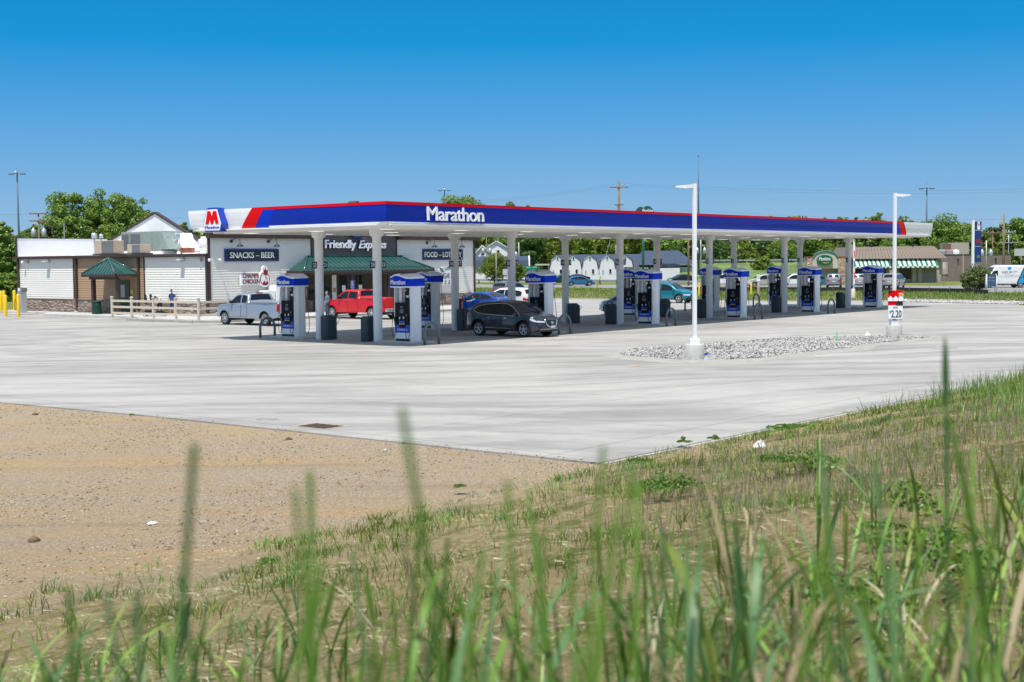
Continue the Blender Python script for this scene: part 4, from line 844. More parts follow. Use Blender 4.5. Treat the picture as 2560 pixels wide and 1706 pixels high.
# ------------------------------------------------------------------ vehicles
HLAMP = mat('headlamp', (.62, .66, .70), .12, coat=.5); TLAMP = mat('tail_lamp', (.45, .006, .01), .2, coat=.5); DGREY = mat('dark_lower_trim', (.03, .032, .035), .6)
PLATE = mat('number_plate', (.65, .68, .72), .5); RIM = mat('alloy_rim', (.62, .63, .65), .28, metal=.75)
def paint(name, col, metal=.35, rough=.3): return mat(name, col, rough, metal=metal, coat=.8)
def interp(pts, x): return float(np.interp(x, [p[0] for p in pts], [p[1] for p in pts]))
class Car:
    """x forward, origin on the ground under the middle"""
    def __init__(s, L, W, top, belt, axf, axr, r, sill=.26, tumble=.30, crown=.05, plan=.35, nose=.10, tail=.06, bed=None, flare=0.0):
        s.L, s.W, s.top, s.belt, s.axf, s.axr, s.r, s.sill, s.tumble, s.crown, s.plan, s.nose, s.tail, s.bed, s.flare = L, W, top, belt, axf, axr, r, sill, tumble, crown, plan, nose, tail, bed, flare
    def zt(s, x): return interp(s.top, x)
    def zb(s, x):
        z = s.sill + .10*max(0, abs(x)/(s.L/2)-.8)*5
        R_ = s.r+.075
        for a in (s.axf, s.axr):
            if abs(x-a) < R_: z = max(z, s.r+math.sqrt(R_*R_-(x-a)**2)*1.0)
        return z
    def hw(s, x, z):
        w = s.W/2; b = interp(s.belt, x)
        if z > b: w -= (z-b)*s.tumble
        else:
            q = (z-.62)/.5; w -= .030*q*q + (.05*max(0, (.42-z)/.2))
        t = max(0, (abs(x)-(s.L/2-.9))/.9); w -= s.plan*.42*t*t*t
        w -= .02*max(0, 1-abs(x)/.01)*0
        for a in (s.axf, s.axr):
            dd = math.hypot(x-a, z-s.r)
            if dd < s.r+.30: w += s.flare*(1-max(0, (dd-s.r-.08))/.22 if dd > s.r+.08 else 1)
        return max(w, .15)
    def warp(s, x, y, z):
        e = s.L/2
        if x > e-.9: t = ((x-e+.9)/.9)**2; x -= t*s.plan*.9*(abs(y)/(s.W/2))**2.2*.8; x -= t*s.nose*max(0, (z-.55))*.9
        if x < -e+.7: t = ((-e+.7-x)/.7)**2; x += t*s.plan*.55*(abs(y)/(s.W/2))**2.2*.8; x += t*s.tail*max(0, (z-.9))*.6
        return (x, y, z)
    def side(s, x, z, sg, off=0): return s.warp(x, sg*(s.hw(x, z)+off), z)
    def topp(s, x, f, off=0):
        zt = s.zt(x); w = s.hw(x, zt-.02)-.02; y = f*w; z = zt + s.crown*(1-f*f) - (.05 if abs(f) > .985 else 0)
        if s.bed and s.bed[0] < x < s.bed[1] and abs(f) < .93: z = s.bed[2]
        return s.warp(x, y, z+off)
    def body(s, m, parent, dark=DGREY):
        xs = set(np.linspace(-s.L/2, s.L/2, 60).tolist()); R_ = s.r+.075
        for a in (s.axf, s.axr):
            for k in range(19): xs.add(a+R_*math.cos(math.pi*k/18)*.9999)
        for p in s.top: xs.add(p[0])
        if s.bed: xs |= {s.bed[0]-.005, s.bed[0]+.005, s.bed[1]-.005, s.bed[1]+.005}
        xs = sorted(x for x in xs if -s.L/2-1e-6 <= x <= s.L/2+1e-6); xs = [x for i, x in enumerate(xs) if i == 0 or x-xs[i-1] > .002]
        nz = 14; fr = [1, .985, .93, .929, .8, .55, .28, 0, -.28, -.55, -.8, -.929, -.93, -.985, -1]
        mb = MB(); vs = []; ncol = 2*nz+len(fr)
        for x in xs:
            zb, zt = s.zb(x), s.zt(x)-.05
            zs = [zb+(zt-zb)*k/(nz-1) for k in range(nz)]
            vs += [s.side(x, z, 1) for z in zs]; vs += [s.topp(x, f) for f in fr]; vs += [s.side(x, z, -1) for z in reversed(zs)]
        fs = []
        for i in range(len(xs)-1):
            for k in range(ncol-1): a = i*ncol+k; fs.append((a, a+1, a+ncol+1, a+ncol))
        mb.add(vs, fs, m, True)
        # end caps as rows joining left and right
        for i in (0, len(xs)-1):
            o = i*ncol; M_ = 8
            rows = []
            for k in range(nz):
                l, r_ = Vector(vs[o+k]), Vector(vs[o+ncol-1-k]); x = xs[i]
                zz = s.zb(x)+(s.zt(x)-.05-s.zb(x))*k/(nz-1)
                rows.append([s.warp(x, s.hw(x, zz)*(1-2*q/M_), zz) for q in range(M_+1)])
            rows.append([s.warp(x, s.hw(x, s.zt(x)-.02)*(1-2*q/M_)*.97, s.zt(x)+s.crown*(1-(1-2*q/M_)**2)-.0) for q in range(M_+1)])
            flat = [p for r_ in rows for p in r_]; w = M_+1
            mb.add(flat, [(a*w+q, a*w+q+1, (a+1)*w+q+1, (a+1)*w+q) for a in range(len(rows)-1) for q in range(M_)], m, True)
        o = mb.build('body', m, parent)
        # floor and wheel wells
        mb = MB(); mb.box((0, 0, s.sill+.16), (s.L-.5, s.W-.62, .34), dark)
        mb.box((0, 0, (s.sill+.5)/2+.12), (abs(s.axf-s.axr)-2*s.r-.16, s.W-.16, .10), dark)
        for a in (s.axf, s.axr): mb.box((a, 0, s.r+.12), (2*s.r+.1, s.W-.5, s.r*1.2), BLACK)
        mb.build('underbody', dark, parent)
        return o
    def strip(s, pts, sides=(1, -1), off=.008, m=GLASSD, name='window', parent=None, rows=4, per=.08, smooth=True):
        """pts: (x, zlo, zhi) in x order"""
        outs = []
        for sg in sides:
            mb = MB(); xx = []
            for a, b in zip(pts, pts[1:]):
                n = max(1, int(abs(b[0]-a[0])/per)); xx += [tuple(a[q]+(b[q]-a[q])*k/n for q in range(3)) for k in range(n)]
            xx.append(tuple(pts[-1])); vs = []
            for x, z0, z1 in xx: vs += [s.side(x, z0+(z1-z0)*k/rows, sg, off) for k in range(rows+1)]
            w = rows+1; mb.add(vs, [(i*w+k, i*w+k+1, (i+1)*w+k+1, (i+1)*w+k) for i in range(len(xx)-1) for k in range(rows)], m, smooth)
            outs.append(mb.build(name, m, parent))
        return outs
    def tpatch(s, x0, x1, f0, f1, off=.012, m=GLASSD, name='windscreen', parent=None, n=10):
        mb = MB(); vs = []
        for i in range(n+1):
            t = i/n; x = x0+(x1-x0)*t; f = f0+(f1-f0)*t
            vs += [s.topp(x, f*(1-2*k/8), off) for k in range(9)]
        mb.add(vs, [(i*9+k, i*9+k+1, (i+1)*9+k+1, (i+1)*9+k) for i in range(n) for k in range(8)], m, True); return mb.build(name, m, parent)
    def front(s, y0, y1, z0, z1, end=1, off=.012, m=BLACK, name='grille', parent=None, z0b=None, z1b=None):
        """patch on the nose or tail face; z0b, z1b: heights at y1"""
        z0b = z0 if z0b is None else z0b; z1b = z1 if z1b is None else z1b
        mb = MB(); vs = []; x = end*s.L/2; n = 6
        for i in range(n+1):
            t = i/n; y = y0+(y1-y0)*t
            for k in range(4):
                q = k/3; zl = z0+(z0b-z0)*t; zh = z1+(z1b-z1)*t; z = zl+(zh-zl)*q; p = s.warp(x, y, z); vs.append((p[0]+end*off, p[1], p[2]))
        mb.add(vs, [(i*4+k, i*4+k+1, (i+1)*4+k+1, (i+1)*4+k) for i in range(n) for k in range(3)], m, True); return mb.build(name, m, parent)
    def wheels(s, parent, spokes=5, rim=RIM, two=False):
        r = s.r; w = .22
        for a in (s.axf, s.axr):
            for sg in (1, -1):
                mb = MB(); mb.lathe([(r*.66, -w/2), (r*.93, -w/2), (r, -w/2+.035), (r, w/2-.035), (r*.93, w/2), (r*.66, w/2), (r*.62, w/2-.06)], RUBBER, 32, (0, 0, 0), 'Y')
                wh = mb.build('wheel', RUBBER, parent); wh.location = (a, sg*(s.W/2-w/2-.015), r)
                mb = MB(); y = sg*-1*(w/2-.02); rr = r*.66
                # axis Y lathe flips sign: outside is +sg
                mb.cyl((0, sg*(w/2-.055), 0), (0, sg*(w/2-.045), 0), rr*.98, None, BLACK, 24)
                n = 24
                ro = [(rr*math.cos(2*math.pi*k/n), rr*math.sin(2*math.pi*k/n)) for k in range(n)]; ri = [(q[0]*.88, q[1]*.88) for q in ro]
                Y = sg*(w/2+.002)
                for k in range(n): k2 = (k+1) % n; mb.quad((ro[k][0], Y, ro[k][1]), (ro[k2][0], Y, ro[k2][1]), (ri[k2][0], Y-sg*.01, ri[k2][1]), (ri[k][0], Y-sg*.01, ri[k][1]), rim)
                mb.cyl((0, sg*(w/2-.05), 0), (0, sg*(w/2-.004), 0), rr*.2, None, rim, 12)
                for k in range(spokes):
                    base = 2*math.pi*k/spokes+math.pi/2
                    for da in ((-.17, .17) if two else (0,)):
                        a1 = base+da; c, s_ = math.cos(a1), math.sin(a1); hw_ = rr*(.075 if two else .13); px, pz = -s_*hw_, c*hw_; cb, sb_ = math.cos(base+da*.6), math.sin(base+da*.6)
                        p0 = (cb*rr*.12, sb_*rr*.12); p1 = (c*rr*.93, s_*rr*.93)
                        mb.quad((p0[0]-px, Y-sg*.018, p0[1]-pz), (p0[0]+px, Y-sg*.018, p0[1]+pz), (p1[0]+px*.9, Y-sg*.012, p1[1]+pz*.9), (p1[0]-px*.9, Y-sg*.012, p1[1]-pz*.9), rim)
                mb.build('rim', rim, wh)
    def mirrors(s, x, z, m, parent):
        for sg in (1, -1):
            y = sg*(s.hw(x, z)+.11); mb = MB(); mb.box((x, y, z), (.12, .22, .15), m, bev=.03); mb.box((x-.02, y-sg*.12, z-.03), (.06, .1, .05), BLACK); mb.build('door_mirror', m, parent)
    def handles(s, xs_, z, m, parent):
        for x in xs_:
            for sg in (1, -1): p = s.side(x, z, sg, .02); mb = MB(); mb.box(p, (.17, .03, .028), m); mb.build('door_handle', m, parent)
    def doors(s, xs_, z0, m, body, seam=None):
        """doors as panels a few millimetres proud, with dark gaps"""
        seam = seam or mat('door_gap', (.01, .01, .012), .6)
        for xa, xb in zip(xs_, xs_[1:]):
            f = lambda x: interp(s.belt, x)-.035
            lo = lambda x: max(z0, s.zb(x)+.03)
            def pts(a, b, ins): return [(a+(b-a)*k/8, lo(a+(b-a)*k/8)+ins, f(a+(b-a)*k/8)-ins) for k in range(9)]
            s.strip(pts(xa, xb, 0), off=.003, m=seam, name='door_gap', parent=body)
            s.strip(pts(xa+.018, xb-.018, .014), off=.008, m=m, name='door', parent=body, rows=8)
def place(t, loc, heading): t.location = loc; t.rotation_euler = (0, 0, heading)
UP = math.pi/2      # heading +Y (towards the store)
SEAM = mat('door_gap', (.01, .01, .012), .6)

def suv_murano():
    P = paint('gunmetal_paint', (.042, .056, .074), .6, .22)
    top = [(-2.44, .92), (-2.40, 1.02), (-2.30, 1.12), (-2.12, 1.28), (-1.80, 1.52), (-1.5, 1.60), (-.9, 1.665), (-.2, 1.69), (.25, 1.665), (.60, 1.56), (.95, 1.36), (1.28, 1.14), (1.45, 1.09), (1.8, 1.04), (2.15, .95), (2.34, .83), (2.42, .70), (2.44, .62)]
    belt = [(-2.44, 1.12), (-1.6, 1.13), (-.9, 1.04), (.3, .99), (1.2, .97), (2.44, .9)]
    c = Car(4.89, 1.90, top, belt, 1.42, -1.41, .375, .27, .36, .05, .5, .25, .1, flare=.012)
    t = thing('crossover_suv', 'dark grey crossover with chrome trim pulled up at the canopy edge, nose toward the lot', 'suv')
    b = c.body(P, t)
    # dark cladding along the sills and arches
    c.strip([(-.98, .27, .40), (.98, .27, .40)], off=.012, m=DGREY, name='sill_cladding', parent=t)
    c.strip([(-.95, .405, .455), (.2, .40, .43), (.98, .38, .395)], off=.03, m=CHROME, name='sill_chrome', parent=t)
    for a in (1.42, -1.41):
        pts = []
        R0 = .375+.075
        for k in range(17):
            an = math.pi-math.pi*k/16; x = a+(R0+.045)*math.cos(an)*.999; lo = c.zb(x) if abs(x-a) < R0 else .33; pts.append((x, lo, max(lo+.005, .375+math.sqrt(max(0, (R0+.05)**2-(x-a)**2)))))
        c.strip(pts, off=.010, m=DGREY, name='arch_cladding', parent=t, rows=2, per=.5)
    c.doors([-1.02, .02, 1.03], .42, P, b)
    # side windows: rear quarter, rear door, front door
    def wz(x): return c.zt(x)-.085
    c.strip([(-1.72, 1.285, 1.30), (-1.45, 1.15, 1.43), (-1.1, 1.10, 1.50)], m=GLASSD, parent=t)
    c.strip([(-1.06, 1.09, 1.505), (-.5, 1.055, 1.56), (.0, 1.04, 1.575)], m=GLASSD, parent=t); c.strip([(.06, 1.04, 1.575), (.3, 1.03, 1.545), (.62, 1.02, 1.43), (1.0, 1.01, 1.17), (1.14, 1.005, 1.02)], m=GLASSD, parent=t)
    c.strip([(-1.75, 1.28, 1.305), (-1.45, 1.44, 1.455), (-1.0, 1.535, 1.552), (-.3, 1.585, 1.602), (.1, 1.588, 1.605), (.35, 1.555, 1.575), (.64, 1.445, 1.47), (1.0, 1.185, 1.21), (1.2, 1.02, 1.045)], off=.012, m=CHROME, name='window_chrome', parent=t, rows=1)
    c.strip([(-1.75, 1.26, 1.275), (-1.45, 1.125, 1.14), (-1.0, 1.065, 1.083), (0, 1.015, 1.035), (1.2, .985, 1.005)], off=.012, m=CHROME, name='belt_chrome', parent=t, rows=1)
    c.tpatch(1.30, .42, .90, .88, m=GLASSD, parent=t); c.tpatch(-2.18, -1.78, .80, .82, m=GLASSD, name='rear_window', parent=t)
    c.tpatch(.15, -.9, .62, .62, m=GLASSD, name='glass_roof', parent=t)
    # nose
    c.front(-.38, .38, .56, .80, m=BLACK, name='grille', parent=t)
    CH2 = CHROME
    for sg in (1, -1):
        c.front(sg*.40, sg*.32, .84, .80, m=CH2, name='grille_chrome', parent=t) if False else None
        mb = MB(); P0 = [c.warp(c.L/2, sg*y, z) for y, z in ((.46, .86), (.36, .60), (.22, .50), (0, .48))]; mb.tube([(p[0]+.02, p[1], p[2]) for p in P0], .026, CHROME, 6); mb.build('grille_chrome', CHROME, t)
        c.strip([(1.88, .83, .90), (2.05, .78, .90), (2.25, .74, .84), (2.40, .72, .77)], sides=(sg,), off=.014, m=HLAMP, name='headlight', parent=t)
        c.front(sg*.80, sg*.46, .72, .80, m=HLAMP, name='headlight', parent=t, z0b=.70, z1b=.76)
        c.front(sg*.80, sg*.60, .42, .56, m=BLACK, name='fog_lamp', parent=t)
        c.strip([(-2.42, .92, 1.05), (-2.2, .98, 1.10), (-1.95, 1.06, 1.12)], sides=(sg,), off=.014, m=TLAMP, name='tail_light', parent=t)
    c.front(-.70, .70, .30, .38, m=DGREY, name='bumper_intake', parent=t); c.front(-.72, .72, .385, .40, off=.03, m=CHROME, name='bumper_chrome', parent=t)
    c.front(-.16, .16, .44, .55, off=.045, m=PLATE, name='number_plate', parent=t)
    mb = MB(); mb.lathe([(.075, 0), (.075, .012), (.05, .012), (.05, 0)], CHROME, 16, (0, 0, 0), 'X'); mb.box((.008, 0, 0), (.01, .17, .028), CHROME); o = mb.build('badge', CHROME, t); p = c.warp(c.L/2, 0, .68); o.location = (p[0]+.03, 0, p[2])
    c.wheels(t, 5, RIM, True); c.mirrors(.98, 1.07, P, t); c.handles((-.72, .32), .90, CHROME, t)
    return t
t = suv_murano(); place(t, (7.08, -2.15, 0), -UP)

def pickup(name, label, P, crew, bmp):
    # cab and bed; L 5.84
    cabr = -.62 if crew else -.30
    top = [(-2.90, 1.36), (-2.88, 1.37), (cabr-.02, 1.37), (cabr+.0, 1.38), (cabr+.05, 1.45), (cabr+.14, 1.80), (cabr+.22, 1.86), (.15, 1.885), (.75, 1.87), (.95, 1.80), (1.30, 1.52), (1.56, 1.30), (1.66, 1.25), (2.3, 1.21), (2.70, 1.15), (2.84, 1.06), (2.90, .95)]
    belt = [(-2.9, 1.30), (cabr, 1.30), (1.5, 1.24), (2.9, 1.1)]
    c = Car(5.82, 2.03, top, belt, 1.93, -1.72, .40, .42, .30, .035, .30, .05, .02, bed=(-2.83, cabr-.06, .95), flare=.02)
    t = thing(name, label, 'pickup truck'); b = c.body(P, t)
    c.doors([cabr+.1, .42, 1.42] if crew else [cabr+.18, .42, 1.46], .50, P, b)
    c.strip([(-2.85, 1.33, 1.36), (cabr-.05, 1.33, 1.36)], off=.012, m=DGREY, name='bed_rail', parent=t, rows=1)
    w1 = [(cabr+.22, 1.36, 1.58), (cabr+.27, 1.35, 1.75), (.36, 1.335, 1.785)] if crew else [(cabr+.20, 1.36, 1.55), (cabr+.25, 1.35, 1.74), (.36, 1.335, 1.785)]
    c.strip(w1, m=GLASSD, parent=t); c.strip([(.46, 1.33, 1.785), (.78, 1.32, 1.765), (1.0, 1.31, 1.65), (1.26, 1.30, 1.44), (1.40, 1.295, 1.31)], m=GLASSD, parent=t)
    c.tpatch(1.58, .98, .90, .88, m=GLASSD, parent=t); c.tpatch(cabr+.045, cabr+.135, .84, .80, m=GLASSD, name='rear_window', parent=t, off=.02)
    if not crew: pass
    # tail
    c.front(-.82, .82, .78, 1.30, end=-1, off=.012, m=P, name='tailgate', parent=t); c.front(-.16, .16, 1.12, 1.18, end=-1, off=.03, m=BLACK, name='tailgate_handle', parent=t)
    mb = MB(); mb.box((-2.98, 0, .60), (.2, 1.86, .22), bmp, bev=.04); mb.box((-3.085, 0, .60), (.01, .5, .12), BLACK); mb.build('rear_bumper', bmp, t)
    mb = MB(); mb.box((-2.7, 0, .45), (.5, .9, .15), BLACK); mb.cyl((-2.6, .5, .36), (-3.0, .5, .34), .04, None, ALU, 8); mb.build('hitch', BLACK, t)
    for sg in (1, -1):
        c.strip([(-2.90, .86, 1.28), (-2.76, .84, 1.29)], sides=(sg,), off=.014, m=TLAMP, name='tail_light', parent=t); c.front(sg*.97, sg*.84, .86, 1.28, end=-1, off=.016, m=TLAMP, name='tail_light', parent=t)
        c.strip([(2.70, .86, 1.08), (2.86, .84, 1.04)], sides=(sg,), off=.014, m=HLAMP, name='headlight', parent=t); c.front(sg*.92, sg*.62, .84, 1.04, off=.012, m=HLAMP, name='headlight', parent=t)
    c.front(-.60, .60, .80, 1.06, m=BLACK, name='grille', parent=t); c.front(-.60, .60, .91, .96, off=.03, m=CHROME, name='grille_bar', parent=t)
    mb = MB(); mb.box((2.90, 0, .60), (.22, 1.82, .24), bmp, bev=.05); mb.build('front_bumper', bmp, t)
    for a in (1.93, -1.72):
        pts = []; R0 = .475
        for k in range(17):
            an = math.pi-math.pi*k/16; x = a+(R0+.04)*math.cos(an)*.999; lo = c.zb(x) if abs(x-a) < R0 else .44; pts.append((x, lo, max(lo+.004, .40+math.sqrt(max(0, (R0+.045)**2-(x-a)**2)))))
        c.strip(pts, off=.02, m=P, name='arch_lip', parent=t, rows=2, per=.5)
    c.wheels(t, 6, RIM, True); c.mirrors(1.20, 1.38, BLACK, t); c.handles((cabr+.35, .62), 1.14, P if crew else CHROME, t)
    mb = MB(); mb.box((cabr+.20, 0, 1.90), (.06, .42, .05), TLAMP); mb.build('roof_brake_light', TLAMP, t)
    return t
SIL = paint('silver_paint', (.34, .38, .44), .45, .3); REDC = paint('red_paint', (.62, .004, .008), .1, .3)
t = pickup('pickup_truck', 'silver extended-cab pickup parked nose-in beside the store fence', SIL, False, CHROME); place(t, (8.70, 18.72, 0), UP)
t = pickup('pickup_truck', 'bright red crew-cab pickup parked at the store entrance', REDC, True, CHROME); place(t, (18.15, 19.55, 0), UP)

def generic(name, label, cat, P, kind, spokes=5, lamps=True, group=None, roof_rack=False):
    if kind == 'sedan':
        top = [(-2.33, .88), (-2.28, 1.0), (-1.75, 1.08), (-1.55, 1.12), (-1.05, 1.33), (-.6, 1.43), (0, 1.455), (.4, 1.42), (.75, 1.28), (1.25, 1.01), (1.4, .97), (1.9, .88), (2.2, .78), (2.33, .62)]
        belt = [(-2.33, .98), (-1, .97), (1.2, .92), (2.33, .8)]; c = Car(4.66, 1.80, top, belt, 1.38, -1.32, .325, .22, .34, .05, .5, .2, .05)
        w = [[(-1.42, 1.10, 1.12), (-1.1, 1.02, 1.24), (-.55, 1.01, 1.35), (-.35, 1.0, 1.37)], [(-.29, 1.0, 1.37), (.2, .99, 1.375), (.5, .98, 1.30), (.85, .97, 1.13), (1.08, .96, .98)]]; ws = (1.27, .45); rw = (-1.58, -.80); dr = [-1.05, -.32, .95]; hz_ = .82
    elif kind == 'minivan':
        top = [(-2.52, .95), (-2.50, 1.10), (-2.38, 1.40), (-2.20, 1.66), (-1.8, 1.73), (-.8, 1.76), (.4, 1.74), (.85, 1.62), (1.35, 1.30), (1.75, 1.06), (2.2, .92), (2.45, .80), (2.52, .62)]
        belt = [(-2.52, 1.05), (1.5, 1.0), (2.52, .85)]; c = Car(5.04, 1.96, top, belt, 1.5, -1.5, .33, .24, .26, .05, .45, .2, .1)
        w = [[(-2.15, 1.10, 1.48), (-1.9, 1.09, 1.58), (-1.15, 1.08, 1.62)], [(-1.08, 1.07, 1.62), (-.15, 1.06, 1.64)], [(-.08, 1.05, 1.64), (.5, 1.04, 1.60), (.85, 1.03, 1.48), (1.3, 1.02, 1.18), (1.45, 1.02, 1.04)]]; ws = (1.68, .72); rw = (-2.45, -2.24); dr = [-1.25, -.1, 1.2]; hz_ = .92
    elif kind == 'hatch':
        top = [(-2.1, .80), (-2.06, 1.0), (-1.95, 1.2), (-1.6, 1.42), (-1.1, 1.52), (-.3, 1.56), (.3, 1.51), (.7, 1.36), (1.15, 1.06), (1.35, 1.0), (1.8, .90), (2.02, .78), (2.1, .62)]
        belt = [(-2.1, .98), (1.1, .94), (2.1, .8)]; c = Car(4.2, 1.76, top, belt, 1.3, -1.28, .32, .22, .32, .05, .5, .2, .1)
        w = [[(-1.65, 1.10, 1.25), (-1.3, 1.03, 1.39), (-.4, 1.02, 1.46)], [(-.33, 1.02, 1.46), (.2, 1.0, 1.44), (.6, .98, 1.28), (1.0, .97, 1.02)]]; ws = (1.22, .42); rw = (-2.0, -1.68); dr = [-1.1, -.35, .9]; hz_ = .82
    else:
        top = [(-2.30, .90), (-2.27, 1.08), (-2.18, 1.30), (-1.98, 1.58), (-1.75, 1.65), (-1.0, 1.70), (-.1, 1.70), (.35, 1.64), (.70, 1.48), (1.12, 1.17), (1.25, 1.12), (1.8, 1.04), (2.15, .92), (2.27, .78), (2.30, .62)]
        belt = [(-2.3, 1.10), (-1.0, 1.06), (1.1, 1.02), (2.3, .9)]; c = Car(4.6, 1.86, top, belt, 1.38, -1.36, .36, .27, .30, .05, .45, .2, .08)
        w = [[(-1.92, 1.17, 1.40), (-1.75, 1.13, 1.50), (-1.22, 1.11, 1.55)], [(-1.15, 1.10, 1.56), (-.33, 1.08, 1.585)], [(-.27, 1.08, 1.585), (.2, 1.07, 1.56), (.55, 1.06, 1.45), (.9, 1.05, 1.22), (1.05, 1.05, 1.08)]]; ws = (1.18, .45); rw = (-2.20, -2.0); dr = [-1.18, -.3, .95]; hz_ = .92
    t = thing(name, label, cat, group=group); b = c.body(P, t)
    for q in w: c.strip(q, m=GLASSD, parent=t)
    c.tpatch(ws[0], ws[1], .90, .87, m=GLASSD, parent=t); c.tpatch(rw[0], rw[1], .84, .82, m=GLASSD, name='rear_window', parent=t)
    c.doors(dr, c.sill+.12, P, b)
    for sg in (1, -1):
        e = c.L/2; c.strip([(e-.35, .66, .78), (e-.03, .62, .72)], sides=(sg,), off=.014, m=HLAMP, name='headlight', parent=t); c.front(sg*.78, sg*.42, .62, .74, m=HLAMP, name='headlight', parent=t)
        c.strip([(-e+.0, .82, 1.0), (-e+.22, .84, 1.02)], sides=(sg,), off=.014, m=TLAMP, name='tail_light', parent=t); c.front(sg*.82, sg*.50, .80, .96, end=-1, off=.02, m=TLAMP, name='tail_light', parent=t)
    c.front(-.40, .40, .52, .68, m=BLACK, name='grille', parent=t); c.front(-.70, .70, .28, .40, m=DGREY, name='bumper_intake', parent=t); c.front(-.72, .72, .30, .44, end=-1, m=DGREY, name='rear_bumper', parent=t); c.front(-.2, .2, .72, .84, end=-1, off=.03, m=PLATE, name='number_plate', parent=t)
    c.wheels(t, spokes); c.mirrors(dr[-1]-.05, interp(c.belt, dr[-1])+.08, P, t); c.handles((dr[0]+.25, dr[1]+.25), hz_, P, t)
    return t, c
def car_at(px, py, y_ground, heading, mk, **kw):
    p = G(px, y_ground); t = mk(**kw)[0]; t.location = (p.x, p.y, 0); t.rotation_euler = (0, 0, heading); return t
BLUEC = paint('blue_paint', (.004, .05, .30), .3); WHC = paint('white_paint', (.70, .71, .72), .0, .35); LBC = paint('pale_blue_paint', (.16, .30, .42), .4); TEAL = paint('teal_paint', (.01, .20, .28), .4)
MAUVE = paint('mauve_grey_paint', (.14, .115, .125), .4); SILB = paint('silver_grey_paint', (.30, .32, .35), .5); BEIG = paint('champagne_paint', (.46, .43, .38), .3); SILT = paint('warm_silver_paint', (.40, .38, .36), .4)
bs, bc = generic('sedan', 'bright blue sedan with its driver door open, parked beyond the dark suv', 'car', BLUEC, 'sedan'); BSL = (G(1213, 782).x, 18.9, 0); place(bs, BSL, UP)
# open driver door (left side, hinge at the front)
mb = MB(); pts = []
hx, hy = .93, .90
dt = thing('tmp', '', '')
bpy.data.objects.remove(dt)
L_ = 1.0; a_ = R(62)
def dp(u, z): return (hx-u*math.cos(a_), hy+u*math.sin(a_), z)
for off in (0, .05):
    pass
A = [dp(0, .28), dp(L_, .30), dp(L_, .96), dp(0, .92)]; n_ = Vector((math.sin(a_), math.cos(a_), 0))*.06
mb.add([Vector(p) for p in A]+[Vector(p)+n_ for p in A], [(0, 1, 2, 3), (7, 6, 5, 4), (0, 4, 5, 1), (1, 5, 6, 2), (2, 6, 7, 3), (3, 7, 4, 0)], BLUEC); od = mb.build('open_door', BLUEC, bs)
W_ = [dp(.02, .94), dp(L_, .97), dp(L_-.06, 1.30), dp(.62, 1.36), dp(.35, 1.22)]
mb = MB(); mb.tube([Vector(p)+n_*.5 for p in W_]+[Vector(W_[0])+n_*.5], .03, BLACK, 6); mb.build('window_frame', BLACK, od)
mb = MB(); mb.add([Vector(p)+n_*.5 for p in W_], [(0, 1, 2, 3, 4)], mat('pale_glass', (.25, .33, .35), .1)); mb.build('pane', None, od)
wc, _ = generic('crossover_suv', 'white crossover parked just right of the blue sedan', 'suv', WHC, 'suv'); place(wc, (BSL[0]+3.1, 19.2, 0), UP)
cr, _ = generic('crossover_suv', 'mauve-grey crossover seen from behind near the road verge', 'suv', MAUVE, 'suv'); p = G(1278, 750); place(cr, (p.x, p.y, 0), R(8))
lb, _ = generic('hatchback', 'pale blue car with only its nose showing between two islands', 'car', LBC, 'sedan'); place(lb, (31.4, 7.6, 0), UP)
te, _ = generic('compact_suv', 'teal small suv driving across the far side of the lot', 'suv', TEAL, 'suv'); p = G(1672, 757); place(te, (p.x, p.y, 0), -UP+R(6))
# restaurant car park
pk = 'vehicles parked at the restaurant'
for px, py_, hd, P, kd, nm, lab, cat in ((1908, 719, 135, BEIG, 'suv', 'crossover_suv', 'champagne crossover facing left by the small white sign', 'suv'), (1985, 718, 132, WHC, 'suv', 'crossover_suv', 'white suv parked second from the left at the restaurant', 'suv'),
        (2040, 716, -20, TEAL, 'sedan', 'sedan', 'dark teal sedan parked behind the front pumps, below the restaurant arch', 'car'), (2085, 719, 25, SILB, 'suv', 'crossover_suv', 'blue-grey crossover seen from behind below the restaurant arch', 'suv'),
        (2147, 719, 28, SILT, 'suv', 'compact_suv', 'warm silver small suv between the banner and a fuel pump', 'suv'), (2234, 720, 12, SILT, 'minivan', 'minivan', 'silver minivan parked behind the price board', 'minivan'), (1811, 716, 100, WHC, 'suv', 'crossover_suv', 'white vehicle half hidden behind the third pump from the right', 'suv')):
    t, _ = generic(nm, lab, cat, P, kd, group=pk); p = G(px, py_); place(t, (p.x, p.y, 0), R(hd))
# traffic behind the guard rail
for px, d, P, lab, hd in ((1405, 215, paint('dark_teal_paint', (.01, .06, .09)), 'dark teal car passing on the road in front of the white barns', 140), (1440, 222, paint('dark_maroon_paint', (.06, .01, .015)), 'dark red-brown car right behind the teal one on the road', 140), (1447, 196, paint('sky_blue_paint', (.02, .16, .30)), 'blue car on the near road below the barns', -40), (1705, 205, paint('black_paint', (.012, .013, .02)), 'black car on the road beside the wooden pole', 140)):
    t, _ = generic('sedan', lab, 'car', P, 'sedan'); p = D(px, 700, d); place(t, (p.x, p.y, 0), R(hd))
